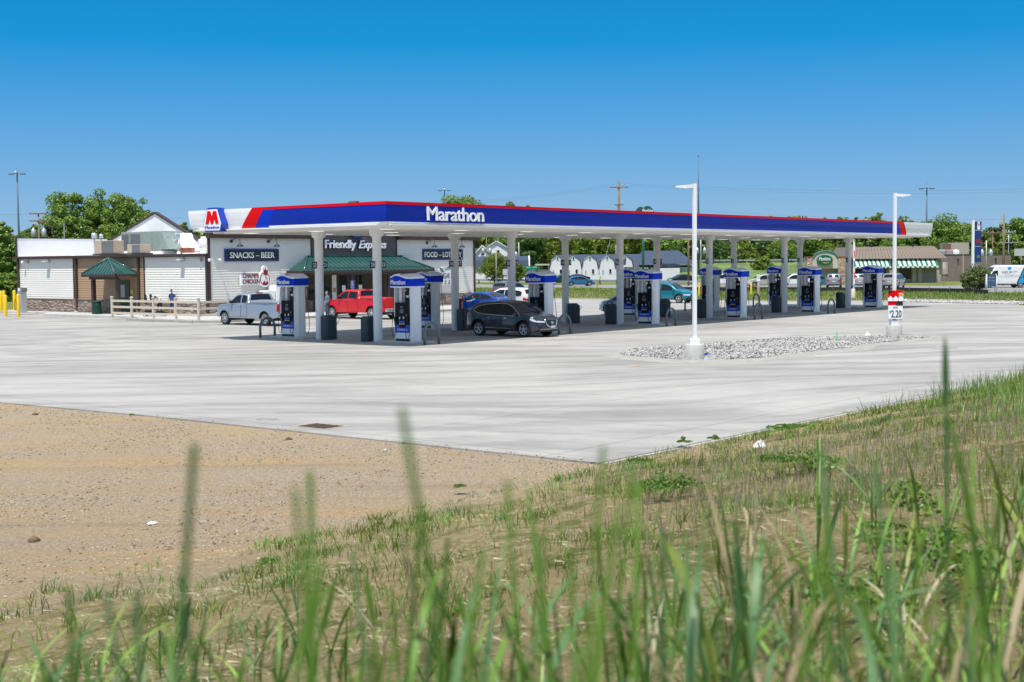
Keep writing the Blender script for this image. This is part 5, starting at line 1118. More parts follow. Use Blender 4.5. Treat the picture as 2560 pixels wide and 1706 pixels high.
# white cargo van
def van():
    top = [(-3.05, 1.0), (-3.03, 2.45), (-2.95, 2.62), (.95, 2.66), (1.15, 2.58), (1.5, 2.2), (1.95, 1.62), (2.15, 1.42), (2.6, 1.32), (2.88, 1.2), (3.0, 1.0), (3.05, .75)]
    belt = [(-3.05, 1.4), (3.05, 1.3)]; c = Car(6.1, 2.03, top, belt, 2.05, -1.65, .40, .38, .12, .05, .25, .1, .02)
    t = thing('cargo_van', 'white high-roof cargo van with dark lettering at the right edge', 'van'); b = c.body(WHC, t)
    c.strip([(-3.0, .38, .62), (-2.2, .38, .62)], m=DGREY, name='cladding', parent=t); c.strip([(-1.1, .38, .50), (1.5, .38, .50)], m=DGREY, name='cladding', parent=t); c.strip([(2.6, .42, .85), (3.04, .50, .85)], m=DGREY, name='bumper', parent=t); c.front(-.9, .9, .45, .85, m=DGREY, name='bumper', parent=t)
    c.strip([(1.02, 1.46, 2.05), (1.4, 1.44, 2.02), (1.68, 1.43, 1.80), (1.86, 1.42, 1.55)], m=GLASSD, parent=t); c.tpatch(2.1, 1.35, .9, .88, m=GLASSD, parent=t); c.doors([.9, 1.95], .55, WHC, b)
    for sg in (1, -1): c.strip([(2.60, .98, 1.22), (2.95, .92, 1.08)], sides=(sg,), off=.014, m=HLAMP, name='headlight', parent=t)
    c.wheels(t, 6); c.mirrors(1.75, 1.55, BLACK, t)
    y = -1.03
    vb = mat('van_blue', (.01, .28, .62), .4)
    # blue wedge with dark edge at the rear of the near side
    for sgn_ in (1,):
        c.strip([(-2.95, .60, 2.3), (-2.0, .60, 2.3), (-1.2, .60, .65)], sides=(sgn_,), off=.012, m=BLACK, name='graphic_edge', parent=t); c.strip([(-2.97, .60, 2.2), (-2.1, .60, 2.2), (-1.35, .60, .65)], sides=(sgn_,), off=.02, m=vb, name='graphic_wedge', parent=t)
    DT = mat('van_text', (.03, .04, .05), .5)
    yy = c.hw(-.4, 1.95)+.03
    text('NELBUD', 'lettering', frame((.55, yy, 1.66), (-1, 0, 0), (0, 1, .1)), 1.85, .32, DT, t, .004, .01); text('FIRE LIFE SAFETY', 'lettering', frame((.15, yy+.03, 1.46), (-1, 0, 0), (0, 1, .1)), 1.1, .08, DT, t, .004)
    mb = MB(); mb.prism([(-.55, 2.45), (-.15, 2.45), (-.17, 2.2), (-.35, 2.07), (-.53, 2.2)], yy-.09, yy-.04, 'Y', mat('van_blue', (.01, .28, .62), .4)); mb.build('shield_logo', None, t)
    return t
t = van(); p = G(2508, 720); place(t, (p.x, p.y, 0), TH+UP+R(4)+R(0))
t.rotation_euler = (0, 0, math.pi-TH+R(2))
# ------------------------------------------------------------------ roads and verges beyond
ASPH = mat('pale_asphalt', (.24, .235, .225), .9, noise=.1, nscale=.6); 
def sheet(name, near, far, m, z=.012):
    vs = [G(*p, z) for p in near]+[G(*p, z) for p in reversed(far)]; mb = MB(); mb.add(vs, [tuple(range(len(vs)))], m); return struct(mb.build(name, m))
sheet('road', [(1100, 721), (1350, 719), (1560, 721), (1700, 724), (1900, 725.5), (2250, 727), (2480, 733), (2620, 731)], [(1100, 711), (1350, 713), (1700, 712), (1900, 713), (2250, 715), (2480, 714), (2620, 712)], ASPH)
sheet('path', [(-60, 722), (43, 731)], [(-60, 711), (43, 716)], mat('dirt_path', (.30, .24, .18), .9, noise=.1), .012)
# grassy rise with the upper road
mb = MB(); prof = [(1735, 236, 0), (1735, 258, 3.0), (1735, 300, 3.3)]
L_ = [D(1700, 700, d) for d in (232, 256, 300)]; Rr = [D(2140, 700, d) for d in (226, 250, 300)]
vs = [(L_[0].x, L_[0].y, -.03), (L_[1].x, L_[1].y, 2.9), (L_[2].x, L_[2].y, 3.1), (Rr[0].x, Rr[0].y, -.03), (Rr[1].x, Rr[1].y, 2.9), (Rr[2].x, Rr[2].y, 3.1)]
HILL = mat('hill_grass', (.12, .18, .045), .95, noise=.35, nscale=.25); mb.add(vs, [(0, 3, 4, 1), (1, 4, 5, 2)], HILL); struct(mb.build('hill', HILL))
def rail(name, pts, label, h=.72, step=3.8, wood=True):
    t = thing(name, label, 'guard rail', pts[0]); o = Vector(pts[0]); mb = MB(); mp = MB()
    WD = mat('weathered_post', (.10, .075, .05), .9)
    for a, b in zip(pts, pts[1:]):
        a, b = Vector(a)-o, Vector(b)-o; d = (b-a); n = max(1, int(d.length/step)); an = math.atan2(d.y, d.x)
        mb.box(((a+b)/2)+Vector((0, 0, h-.15)), (d.length, .06, .30), GALV, rz=an, ry=-math.asin(d.z/d.length))
    mb.build('beam', GALV, t)
    tot = sum((Vector(b)-Vector(a)).length for a, b in zip(pts, pts[1:])); n = min(90, int(tot/step)); me = None
    for k in range(n+1):
        s = tot*k/n; q = None
        for a, b in zip(pts, pts[1:]):
            l = (Vector(b)-Vector(a)).length
            if s <= l+1e-6: q = Vector(a)+(Vector(b)-Vector(a))*(s/l); break
            s -= l
        q = q or Vector(pts[-1])
        if me is None: mp = MB(); mp.box((0, 0, h/2-.05), (.15, .15, h), WD); p0 = mp.build('post', WD, t); me = p0; p0.location = q-o
        else: c = me.copy(); C.objects.link(c); c.parent = t; c.location = q-o
rail('guard_rail', [G(1150, 709), G(1350, 709.5), G(1560, 712.5), G(1770, 715.5)], 'long steel guard rail on dark posts in front of the white barns')
rail('guard_rail', [(*D(1740, 700, 258).xy, 2.9), (*D(2100, 700, 252).xy, 2.9)], 'distant guard rail on top of the grassy rise below the woods')
rail('guard_rail', [(*D(-40, 700, 190).xy, 2.6), (*D(41, 700, 185).xy, 2.3)], 'guard rail at the left edge beyond the store corner')

# ------------------------------------------------------------------ foliage
def leafmat(name, c0, c1, c2):
    m = bpy.data.materials.new(name); m.use_nodes = True; n = m.node_tree; n.nodes.clear(); N = n.nodes.new; Lk = n.links.new
    tc = N('ShaderNodeTexCoord'); t = N('ShaderNodeTexNoise'); t.inputs['Scale'].default_value = .9; t.inputs['Detail'].default_value = 4; Lk(tc.outputs['Object'], t.inputs['Vector'])
    t2 = N('ShaderNodeTexWhiteNoise'); gm = N('ShaderNodeNewGeometry'); Lk(gm.outputs['Random Per Island'], t2.inputs['Vector'])
    ad = N('ShaderNodeMath'); ad.operation = 'MULTIPLY_ADD'; Lk(gm.outputs['Random Per Island'], ad.inputs[0]); ad.inputs[1].default_value = .45; Lk(t.outputs[0], ad.inputs[2])
    r = N('ShaderNodeValToRGB'); e = r.color_ramp.elements; e[0].position = .42; e[0].color = (*c0, 1); e[1].position = .98; e[1].color = (*c2, 1); q = e.new(.7); q.color = (*c1, 1); Lk(ad.outputs[0], r.inputs[0])
    d = N('ShaderNodeBsdfDiffuse'); tr = N('ShaderNodeBsdfTranslucent'); mx = N('ShaderNodeMixShader'); mx.inputs[0].default_value = .32; Lk(r.outputs[0], d.inputs[0]); Lk(r.outputs[0], tr.inputs[0]); Lk(d.outputs[0], mx.inputs[1]); Lk(tr.outputs[0], mx.inputs[2])
    g = N('ShaderNodeBsdfGlossy'); g.inputs['Roughness'].default_value = .45; g.inputs[0].default_value = (.6, .7, .6, 1); m2 = N('ShaderNodeMixShader'); m2.inputs[0].default_value = .04; Lk(mx.outputs[0], m2.inputs[1]); Lk(g.outputs[0], m2.inputs[2])
    o = N('ShaderNodeOutputMaterial'); Lk(m2.outputs[0], o.inputs[0]); return m
LF_MID = leafmat('leaf_mid_green', (.055, .11, .018), (.16, .26, .042), (.30, .42, .08)); LF_YEL = leafmat('leaf_yellow_green', (.065, .105, .012), (.14, .205, .020), (.25, .32, .04))
LF_DRK = leafmat('leaf_dark_green', (.03, .07, .016), (.075, .15, .03), (.16, .26, .055)); LF_OLV = leafmat('leaf_olive', (.05, .07, .02), (.11, .14, .045), (.19, .22, .08))
BARK = mat('tree_bark', (.085, .065, .05), .95, noise=.3)
def crown(seed, W, H, n, leaf, clumps=38, z0=.18, airy=.0, shape='round', fill=.5):
    """leaf quads on clumps spread through an uneven crown; unit: metres; base at 0"""
    r = np.random.RandomState(seed); cs = []
    while len(cs) < clumps:
        p = r.uniform(-1, 1, 3); q = p.copy()
        rad = np.linalg.norm(p)
        if rad > 1: continue
        if shape == 'tall' and abs(p[2]) < .2 and rad < .3: continue
        if rad < .35 and r.rand() > fill: continue
        cs.append((q[0]*W/2*.80, q[1]*W/2*.80, H*(z0+(1-z0)*.5*(1+q[2]*.86)), r.uniform(.07, .17)*W))
    cs = np.array(cs); w = cs[:, 3]**2; idx = r.choice(len(cs), n, p=w/w.sum())
    d = r.normal(size=(n, 3)); d /= np.linalg.norm(d, axis=1)[:, None]; rad = cs[idx, 3]*r.uniform(.55, 1.05, n)**.6*(1+airy*r.uniform(-.2, .6, n))
    c = cs[idx, :3] + d*rad[:, None]*np.array([1, 1, .75])
    c[:, 2] = np.maximum(c[:, 2], .15)
    nn = d+r.normal(scale=.55, size=(n, 3))+np.array([0, 0, .35]); nn /= np.linalg.norm(nn, axis=1)[:, None]; a = np.cross(nn, r.normal(size=(n, 3))); a /= np.linalg.norm(a, axis=1)[:, None]; b = np.cross(nn, a)
    s = (leaf*r.uniform(.6, 1.4, n))[:, None]; k = r.uniform(.45, .9, n)[:, None]
    v = np.stack([c-a*s*.5, c+b*s*.5*k, c+a*s*.55, c-b*s*.5*k], 1).reshape(-1, 3)
    f = np.arange(4*n).reshape(-1, 4)
    return v, f, cs
def tree_obj(name, label, cat, loc, W, H, m, n=2600, leaf=.5, seed=1, group=None, trunk=True, z0=.18, clumps=38, airy=0, rz=0, cache={}):
    v, f, cs = crown(seed, W, H, int(n*1.9), leaf*.70, int(clumps*1.9), z0, airy)
    t = thing(name, label, cat, loc, rz, group); npmesh('crown', v, f, m, t)
    if trunk:
        r = random.Random(seed); mb = MB(); tr = max(.06, H*.016); mb.tube([(0, 0, -.1), (r.uniform(-.1, .1), r.uniform(-.1, .1), H*.25), (r.uniform(-.3, .3), r.uniform(-.3, .3), H*.5), (r.uniform(-.4, .4), 0, H*.8)], [tr, tr*.85, tr*.6, tr*.2], BARK, 8)
        tk = mb.build('trunk', BARK, t); mb = MB()
        for c in cs[:12]: z = min(H*.55, max(H*.15, c[2]*.6)); mb.tube([(0, 0, z), (c[0]*.5, c[1]*.5, (z+c[2])/2+.2), (c[0], c[1], c[2])], [tr*.5, tr*.35, tr*.12], BARK, 5)
        mb.build('limbs', BARK, tk)
    return t
def tree_px(name, label, cat, pxc, pytop, pxw, d, m, **kw):
    """place by the photo: centre column, top row, width and distance; base stands on the ground"""
    zb = kw.pop('base', -.1); p = D(pxc, pytop, d); H = p.z-zb; W = pxw/FPX*d
    return tree_obj(name, label, cat, (p.x, p.y, zb), W, H, m, **kw)
# the far wood: one mass
protos = [crown(100+k, 9.5, 12.5, 1500, .75, 30, .02) for k in range(5)]
VV, FF, MM = [], [], []; off = 0; r = np.random.RandomState(5)
for row, dd in enumerate((300, 315, 335)):
    px = -160
    while px < 2760:
        pxj = px+r.uniform(-15, 15); d = dd+r.uniform(-6, 6)
        y_top = np.interp(pxj, [-200, 60, 120, 300, 480, 520, 900, 1300, 1700, 1900, 2050, 2160, 2300, 2400, 2470, 2560, 2700], [585, 575, 555, 560, 560, 585, 570, 560, 555, 549, 544, 546, 545, 552, 556, 560, 560])+r.uniform(-9, 12)+(0, 4, -3)[row]
        p = D(pxj, y_top, d); H = p.z; v, f, cs = protos[r.randint(5)]; a = r.uniform(0, 6.28); s = H/12.5; w = s*r.uniform(.8, 1.25) if H > 9 else s*1.6
        x = (v[:, 0]*math.cos(a)-v[:, 1]*math.sin(a))*w+p.x; y = (v[:, 0]*math.sin(a)+v[:, 1]*math.cos(a))*w+p.y
        VV.append(np.stack([x, y, v[:, 2]*s], 1)); FF.append(f+off); MM.append(np.full(len(f), r.choice([0, 0, 0, 1, 1, 1, 2, 3]))); off += len(v)
        px += 34
wood = npmesh('woodland', np.concatenate(VV), np.concatenate(FF), [LF_MID, LF_YEL, LF_DRK, LF_OLV], None, np.concatenate(MM)); tag(wood, 'mixed spring-green woodland filling the skyline behind the buildings', 'wood', kind='stuff')
mb = MB(); mb.box((0, 0, 0), (1, 1, 1), LF_DRK)
# single trees one can tell apart
T = tree_px
gl_ = 'trees behind the store'
T('broadleaf_tree', 'tall airy tree left of the group behind the store, ragged leaning top', 'tree', 150, 474, 135, 190, LF_MID, n=7000, leaf=.42, seed=11, clumps=60, airy=.35, z0=.1, group=gl_)
T('broadleaf_tree', 'slender tall tree, highest of the group behind the store', 'tree', 188, 463, 90, 186, LF_MID, n=5200, leaf=.42, seed=12, clumps=44, airy=.3, z0=.1, group=gl_)
T('broadleaf_tree', 'full round-topped tree in the middle of the group behind the store', 'tree', 243, 463, 110, 192, LF_MID, n=6500, leaf=.42, seed=13, clumps=50, airy=.2, z0=.1, group=gl_)
T('broadleaf_tree', 'broad dark tree right of centre behind the store', 'tree', 300, 468, 125, 188, LF_MID, n=7500, leaf=.42, seed=14, clumps=56, airy=.2, z0=.1, group=gl_)
T('broadleaf_tree', 'wispy right-hand tree of the group, behind the store gable', 'tree', 345, 482, 100, 194, LF_MID, n=5600, leaf=.40, seed=15, clumps=50, airy=.4, z0=.1, group=gl_)
T('broadleaf_tree', 'olive tree low in the group behind the wooden pole', 'tree', 118, 540, 60, 178, LF_OLV, n=3500, leaf=.38, seed=16, z0=.02, group=gl_)
T('young_tree', 'yellow-green leafy tree just above the store roof behind the condensers', 'tree', 268, 560, 82, 170, LF_YEL, n=4200, leaf=.34, seed=17, z0=.02, group=gl_)
T('young_tree', 'yellow-green tree between the gable and the canopy', 'tree', 462, 543, 62, 175, LF_YEL, n=4200, leaf=.36, seed=18, z0=.02)
T('broadleaf_tree', 'tall tree at the left edge of the picture', 'tree', 8, 528, 62, 150, LF_MID, n=6000, leaf=.36, seed=19, airy=.3, clumps=50, z0=.05)
T('broadleaf_tree', 'smaller tree at the left edge beside the tall one', 'tree', 42, 585, 40, 150, LF_MID, n=3600, leaf=.34, seed=20, airy=.2, z0=.02)
T('roadside_shrub', 'dense bright shrub below the guard rail at the left edge', 'shrub', 12, 676, 80, 140, LF_MID, n=4200, leaf=.26, seed=21, z0=.0, trunk=False, base=-.2)
T('roadside_shrub', 'small bright shrub touching the left corner of the store', 'shrub', 40, 684, 36, 125, LF_YEL, n=2600, leaf=.22, seed=22, z0=.0, trunk=False, base=-.2)
ga = 'treetops above the canopy'
T('broadleaf_tree', 'wide green treetop rising above the canopy beside its lettering', 'tree', 1162, 468, 155, 330, LF_MID, n=9000, leaf=.62, seed=23, clumps=60, airy=.15, z0=.2, group=ga)
T('broadleaf_tree', 'lower treetop peeking over the red edge right of the widest one', 'tree', 1238, 500, 60, 332, LF_YEL, n=3000, leaf=.6, seed=24, z0=.2, group=ga)
T('broadleaf_tree', 'rounded treetop over the red edge, second clump from the lettering', 'tree', 1276, 494, 74, 330, LF_YEL, n=4200, leaf=.6, seed=25, z0=.2, group=ga)
T('broadleaf_tree', 'small bluish treetop right of the rounded one over the canopy', 'tree', 1325, 500, 38, 334, LF_MID, n=2000, leaf=.55, seed=26, z0=.2, airy=.3, group=ga)
T('broadleaf_tree', 'very dark dense tree behind the white barns', 'tree', 1325, 560, 95, 285, LF_DRK, n=7000, leaf=.5, seed=27, clumps=60, z0=.05)
T('broadleaf_tree', 'bright yellow-green tree behind the barn roofs', 'tree', 1400, 575, 110, 288, LF_YEL, n=7000, leaf=.5, seed=28, clumps=60, z0=.05)
T('broadleaf_tree', 'dark tree behind the white gabled house', 'tree', 1185, 580, 60, 290, LF_DRK, n=3500, leaf=.5, seed=29, z0=.05)
T('lilac_tree', 'loose yellow-green small tree in front of the white house', 'tree', 1235, 630, 88, 225, LF_YEL, n=5200, leaf=.30, seed=30, airy=.25, clumps=46, z0=.08)
T('lilac_tree', 'smaller yellow-green tree right of the first, behind a column', 'tree', 1292, 652, 52, 222, LF_YEL, n=2600, leaf=.28, seed=31, airy=.2, z0=.05)
gr_ = 'trees right of the canopy'
for k, (px, py, w, m, lab, d) in enumerate(((1928, 533, 34, LF_YEL, 'treetop over the red canopy edge, leftmost of the right-hand row', 300), (1980, 530, 46, LF_MID, 'treetop over the canopy edge, second of the right-hand row', 300), (2058, 538, 30, LF_YEL, 'tiny treetop over the canopy edge above the restaurant arch', 302), (2095, 534, 26, LF_MID, 'narrow treetop over the canopy edge right of the arch', 302), (2142, 537, 40, LF_MID, 'low treetop over the canopy edge near its red stripe', 300),
    (2196, 525, 54, LF_MID, 'rounded treetop just left of the second lamp pole', 290), (2292, 548, 58, LF_MID, 'small bushy treetop behind the white end of the canopy', 285), (2368, 527, 128, LF_MID, 'largest round tree right of the canopy end', 270), (2430, 585, 70, LF_YEL, 'yellow-green tree behind the price pylon', 265), (2478, 592, 60, LF_YEL, 'bright tree between the pylon and the wooden pole', 262), (2496, 560, 46, LF_OLV, 'thin brownish tree right of the pylon', 280), (2540, 538, 80, LF_MID, 'tall tree cut by the right edge of the picture', 260), (2555, 600, 60, LF_YEL, 'low bright tree at the right edge behind the van', 240))):
    T('broadleaf_tree', lab, 'tree', px, py, w, d, m, n=int(1400+w*45), leaf=.5, seed=40+k, z0=.06 if d < 285 else .3, group=gr_, clumps=30+w//3)
for k, (px, py, w, m, lab, d) in enumerate(((1790, 585, 90, LF_DRK, 'dark tree left of the restaurant behind the rise', 275), (1870, 600, 70, LF_YEL, 'bright green tree standing on the rise below the woods', 268), (1905, 640, 60, LF_YEL, 'bright shrub on the rise left of the restaurant', 245), (1955, 590, 90, LF_MID, 'mid green tree directly left of the restaurant arch', 272), (2085, 597, 100, LF_YEL, 'light tree over the restaurant arch', 270), (1680, 600, 70, LF_DRK, 'dark tree at the right end of the barn roofs', 290), (2235, 585, 100, LF_MID, 'green tree over the restaurant roof', 265))):
    T('broadleaf_tree' if 'shrub' not in lab else 'roadside_shrub', lab, 'tree' if 'shrub' not in lab else 'shrub', px, py, w, d, m, n=4500, leaf=.42, seed=60+k, z0=.02, clumps=44)
LF_SHR = leafmat('leaf_shrub', (0.041, 0.068, 0.020), (0.101, 0.135, 0.041), (0.216, 0.270, 0.081))
T('hedge_shrub', 'big rounded roadside shrub left of the white van', 'shrub', 2442, 662, 84, 150, LF_SHR, n=6500, leaf=.20, seed=70, z0=.0, trunk=False, clumps=60, base=-.1)
T('hedge_shrub', 'darker shrub end touching the restaurant drive', 'shrub', 2425, 683, 46, 146, LF_SHR, n=3000, leaf=.18, seed=71, z0=.0, trunk=False, base=-.1)

# ------------------------------------------------------------------ buildings beyond
WSID = mat('far_white_siding', (.72, .73, .76), .6, noise=.03); NROOF = mat('navy_shingle', (.035, .055, .10), .6, noise=.12, nscale=2); GROOF = mat('grey_shingle', (.13, .15, .18), .8, noise=.1)
BR = Matrix.Rotation(-TH, 4, 'Z')
def yawthing(name, label, cat, px, d, extra=0, z=0, group=None):
    p = D(px, 700, d); return thing(name, label, cat, (p.x, p.y, z), -TH+extra, group)
# local axes of these: x = right in the picture, y = away
def win(parent, x, y, z, w, h, m=GLASSD, fm=WSID, name='window'):
    mb = MB(); mb.box((x, y-.03, z), (w+.14, .06, h+.14), fm); f = mb.build(name, fm, parent); mb = MB(); mb.box((x, y-.066, z), (w, .012, h), m); mb.build('pane', m, f); return f
Q = lambda d: d/FPX
# row of barn-fronted shops
d = 243; q = Q(d); t = yawthing('barn_shop', 'long white shop building with four gambrel barn fronts and navy roof', 'building', 1500, d)
X = lambda px: (px-1500)*q
z_ = lambda py: 3.6+(652.6-py)*q
mb = MB(); mb.box(((X(1385)+X(1745))/2, 6, z_(670)/2), (X(1745)-X(1385), 8, z_(670)), WSID); mb.build('wall', WSID, t)
mb = MB(); mb.prism([(1.9, z_(671)), (2.6, z_(648)), (5.4, z_(636)), (10.2, z_(671))], X(1388), X(1618), 'X', NROOF); mb.build('roof', NROOF, t)
mb = MB(); a, b, c_, e_ = (X(1600), .4), (X(1745), .4), (X(1706), 6), (X(1612), 6)
zt_, zb_ = z_(628), z_(664); mb.add([(a[0], 1, zb_), (b[0], 1, zb_), (b[0], 11, zb_), (a[0], 11, zb_), (e_[0], 6, zt_), (c_[0], 6, zt_)], [(0, 1, 5, 4), (1, 2, 5), (2, 3, 4, 5), (3, 0, 4), (0, 3, 2, 1)], NROOF); mb.build('hip_roof', NROOF, t)
mb = MB(); mb.box(((X(1640)+X(1700))/2, 1.2, z_(672)/2), (X(1700)-X(1640), 1.6, z_(672)), WSID); mb.prism([(X(1636), z_(668)), (X(1705), z_(668)), (X(1690), z_(661)), (X(1650), z_(661))], .3, 2, 'Y', NROOF); mb.build('annex', WSID, t)
for k, px in enumerate((1394.5, 1434, 1475, 1518, 1563)):
    x = X(px); w = 1.35; mb = MB(); zp_, zs, zm, zl = z_(638.5), z_(648), z_(652), z_(678)
    g = [(x-w, 0), (x+w, 0), (x+w, zl*.62), (x+w*1.02, z_(668)), (x+w*.80, z_(650)), (x, zp_), (x-w*.80, z_(650)), (x-w*1.02, z_(668)), (x-w, zl*.62)]
    mb.prism(g, -.1, 3.4, 'Y', WSID); fr_ = mb.build('barn_front', WSID, t)
    mb = MB()
    for s_ in (-1, 1): mb.tube([(x+s_*w*1.10, -.2, z_(671)), (x+s_*w*.86, -.2, z_(649)), (x, -.2, zp_+.1)], .07, NROOF, 5)
    mb.build('roof_edge', NROOF, fr_)
    win(t, x, -.12, z_(645.5), .28, .5, mat('teal_shutter', (.03, .09, .12)), WSID, 'loft_vent'); win(t, x+.55, -.12, 1.75, .36, .75)
    mb = MB(); mb.box((x-.75, -.15, 1.2), (.08, .1, 1.6), BLACK); mb.build('lamp_bracket', BLACK, t)
mb = MB(); mb.box(((X(1385)+X(1600))/2, -1.4, .55), (X(1600)-X(1385), .15, 1.1), WSID); mb.build('porch_rail', WSID, t)
mb = MB(); mb.box(((X(1560)+X(1625))/2, -.5, z_(672)), (X(1625)-X(1560), .12, .45), BLACK); sg = mb.build('shop_sign', BLACK, t); text('ANTIQUES', 'lettering', frame((X(1566), -.58, z_(672)-.14), (1, 0, 0), (0, -1, 0)), X(1620)-X(1566), .28, LETTER, sg, .01)
# white gabled house and its long lower roof
d = 262; q = Q(d); X = lambda px: (px-1240)*q; z_ = lambda py: 3.6+(655-py)*q
t = yawthing('white_house', 'white house with two gables behind the small yellow-green tree', 'house', 1240, d)
mb = MB(); mb.box((X(1240), 7, z_(640)/2), (X(1290)-X(1180), 8, z_(640)), WSID); mb.prism([(X(1205), z_(642)), (X(1282), z_(642)), (X(1282), z_(628)), (X(1242), z_(605)), (X(1205), z_(626))], 2.5, 6, 'Y', WSID); mb.prism([(X(1182), z_(644)), (X(1233), z_(644)), (X(1207), z_(615))], 1.2, 4, 'Y', WSID); mb.build('wall', WSID, t)
mb = MB(); mb.prism([(X(1160), z_(642)), (X(1215), z_(642)), (X(1215), z_(622)), (X(1172), z_(622))], 3.2, 8, 'Y', GROOF); mb.build('roof', GROOF, t)
for (xa, za), (xb, zb_), yy in (((1180, 645), (1207, 614), 1.0), ((1235, 645), (1207, 614), 1.0), ((1212, 622), (1242, 603.5), 2.3), ((1285, 630), (1242, 603.5), 2.3)):
    mb = MB(); mb.tube([(X(xa), yy, z_(za)), (X(xb), yy, z_(zb_))], .16, mat('grey_trim', (.35, .38, .42)), 5); mb.build('roof_edge', None, t)
win(t, X(1207), 1.2, z_(634), .55, .7); win(t, X(1246), 2.5, z_(629), .5, .5)
t = yawthing('navy_roof_shed', 'long white outbuilding with navy gambrel roof beside the store corner', 'building', 1240, 246); q = Q(246); X = lambda px: (px-1240)*q; z_ = lambda py: 3.6+(655-py)*q
mb = MB(); mb.box(((X(1150)+X(1322))/2, 4, z_(672)/2), (X(1322)-X(1150), 6, z_(672)), WSID); mb.build('wall', WSID, t)
mb = MB(); mb.prism([(.7, z_(673)), (1.1, z_(652)), (4, z_(641)), (7, z_(652)), (7.3, z_(673))], X(1150), X(1322), 'X', NROOF); mb.build('roof', NROOF, t)
mb = MB(); mb.prism([(.6, z_(674)), (1.0, z_(652)), (4, z_(640)), (7.1, z_(652)), (7.4, z_(674)), (6.9, z_(674)), (6.6, z_(654)), (4, z_(643)), (1.4, z_(654)), (1.1, z_(674))], X(1322), X(1325.5), 'X', WSID); mb.build('roof_edge', WSID, t)
# restaurant
BEIGE = mat('beige_stucco', (.42, .36, .29), .7, noise=.04); MANS = mat('brown_metal_mansard', (.20, .155, .125), .5, noise=.04); CREAM = mat('cream_stucco', (.55, .50, .42), .7); AWG = mat('awning_green', (.0, .16, .085), .6); AWW = mat('awning_white', (.75, .78, .76), .6); TEALT = mat('teal_trim', (.02, .22, .17), .5)
d = 200; q = Q(d); C0 = 2200; yaw_c = 2200
t = yawthing('restaurant', 'beige restaurant with stone-pillared arch, brown mansard roof and green striped awnings', 'restaurant', 2200, d); X = lambda px: (px-2200)*q*1.04; z_ = lambda py: 3.6+(647-py)*q
mb = MB(); mb.box(((X(2105)+X(2348))/2, 6, z_(650)/2), (X(2348)-X(2105), 11.5, z_(650)), BEIGE); mb.box(((X(2105)+X(2348))/2, .2, .5), (X(2348)-X(2105), .14, 1.0), mat('grey_plinth', (.28, .26, .25))); mb.build('wall', BEIGE, t)
mb = MB(); x0_, x1_ = X(2128), X(2358); mb.add([(x0_-.4, -.7, z_(648)), (x1_, -.7, z_(648)), (x1_, 13, z_(648)), (x0_-.4, 13, z_(648)), (x0_+.6, 1.6, z_(618)), (x1_-1.3, 1.6, z_(617)), (x1_-1.3, 11, z_(617)), (x0_+.6, 11, z_(618))], [(0, 1, 5, 4), (1, 2, 6, 5), (2, 3, 7, 6), (3, 0, 4, 7), (4, 5, 6, 7), (0, 3, 2, 1)], MANS); rf = mb.build('mansard_roof', MANS, t)
mb = MB()
for k in range(30):
    u = k/29; mb.cyl((x0_-.4+(x1_-x0_+.4)*u, -.72, z_(648)), (x0_+.6+(x1_-x0_-1.9)*u, 1.58, z_(617.5)), .03, None, mat('mansard_rib', (.11, .085, .07), .6), 4)
mb.build('roof_ribs', None, rf)
for k, px in enumerate((2186, 2237, 2286)):
    mb = MB(); mb.lathe([(.16, 0), (.2, .12), (.05, .3)], BLACK, 8, (X(px), 1.6, z_(617))); mb.build('roof_lamp', BLACK, t)
for (xa, xb) in ((2133, 2220), (2234, 2333)):
    mb = MB(); n = 17; xa_, xb_ = X(xa), X(xb)
    for k in range(n):
        u0, u1 = xa_+(xb_-xa_)*k/n, xa_+(xb_-xa_)*(k+1)/n; m_ = AWG if k % 2 == 0 else AWW
        mb.quad((u0, -1.5, z_(667)), (u1, -1.5, z_(667)), (u1, -.1, z_(649)), (u0, -.1, z_(649)), m_); mb.quad((u0, -1.5, z_(671)), (u1, -1.5, z_(671)), (u1, -1.5, z_(667)), (u0, -1.5, z_(667)), AWW if k % 2 == 0 else AWG)
    for e in (xa_, xb_): mb.add([(e, -1.5, z_(671)), (e, -1.5, z_(667)), (e, -.1, z_(649)), (e, -.1, z_(671))], [(0, 1, 2, 3)], AWG)
    mb.build('striped_awning', AWG, t)
for (xa, xb) in ((2140, 2215), (2246, 2276)): win(t, (X(xa)+X(xb))/2, .2, z_(686), X(xb)-X(xa), 1.6, GLASSD, BEIGE)
for px in (2225, 2282, 2296, 2338): mb = MB(); mb.box((X(px), .12, z_(650)/2), (.55, .3, z_(650)), BEIGE); mb.build('pilaster', BEIGE, t)
mb = MB(); mb.box((X(2318), .15, z_(688)), (2.4, .1, 1.3), mat('grey_shutter', (.24, .22, .21))); mb.build('shutter', None, t)
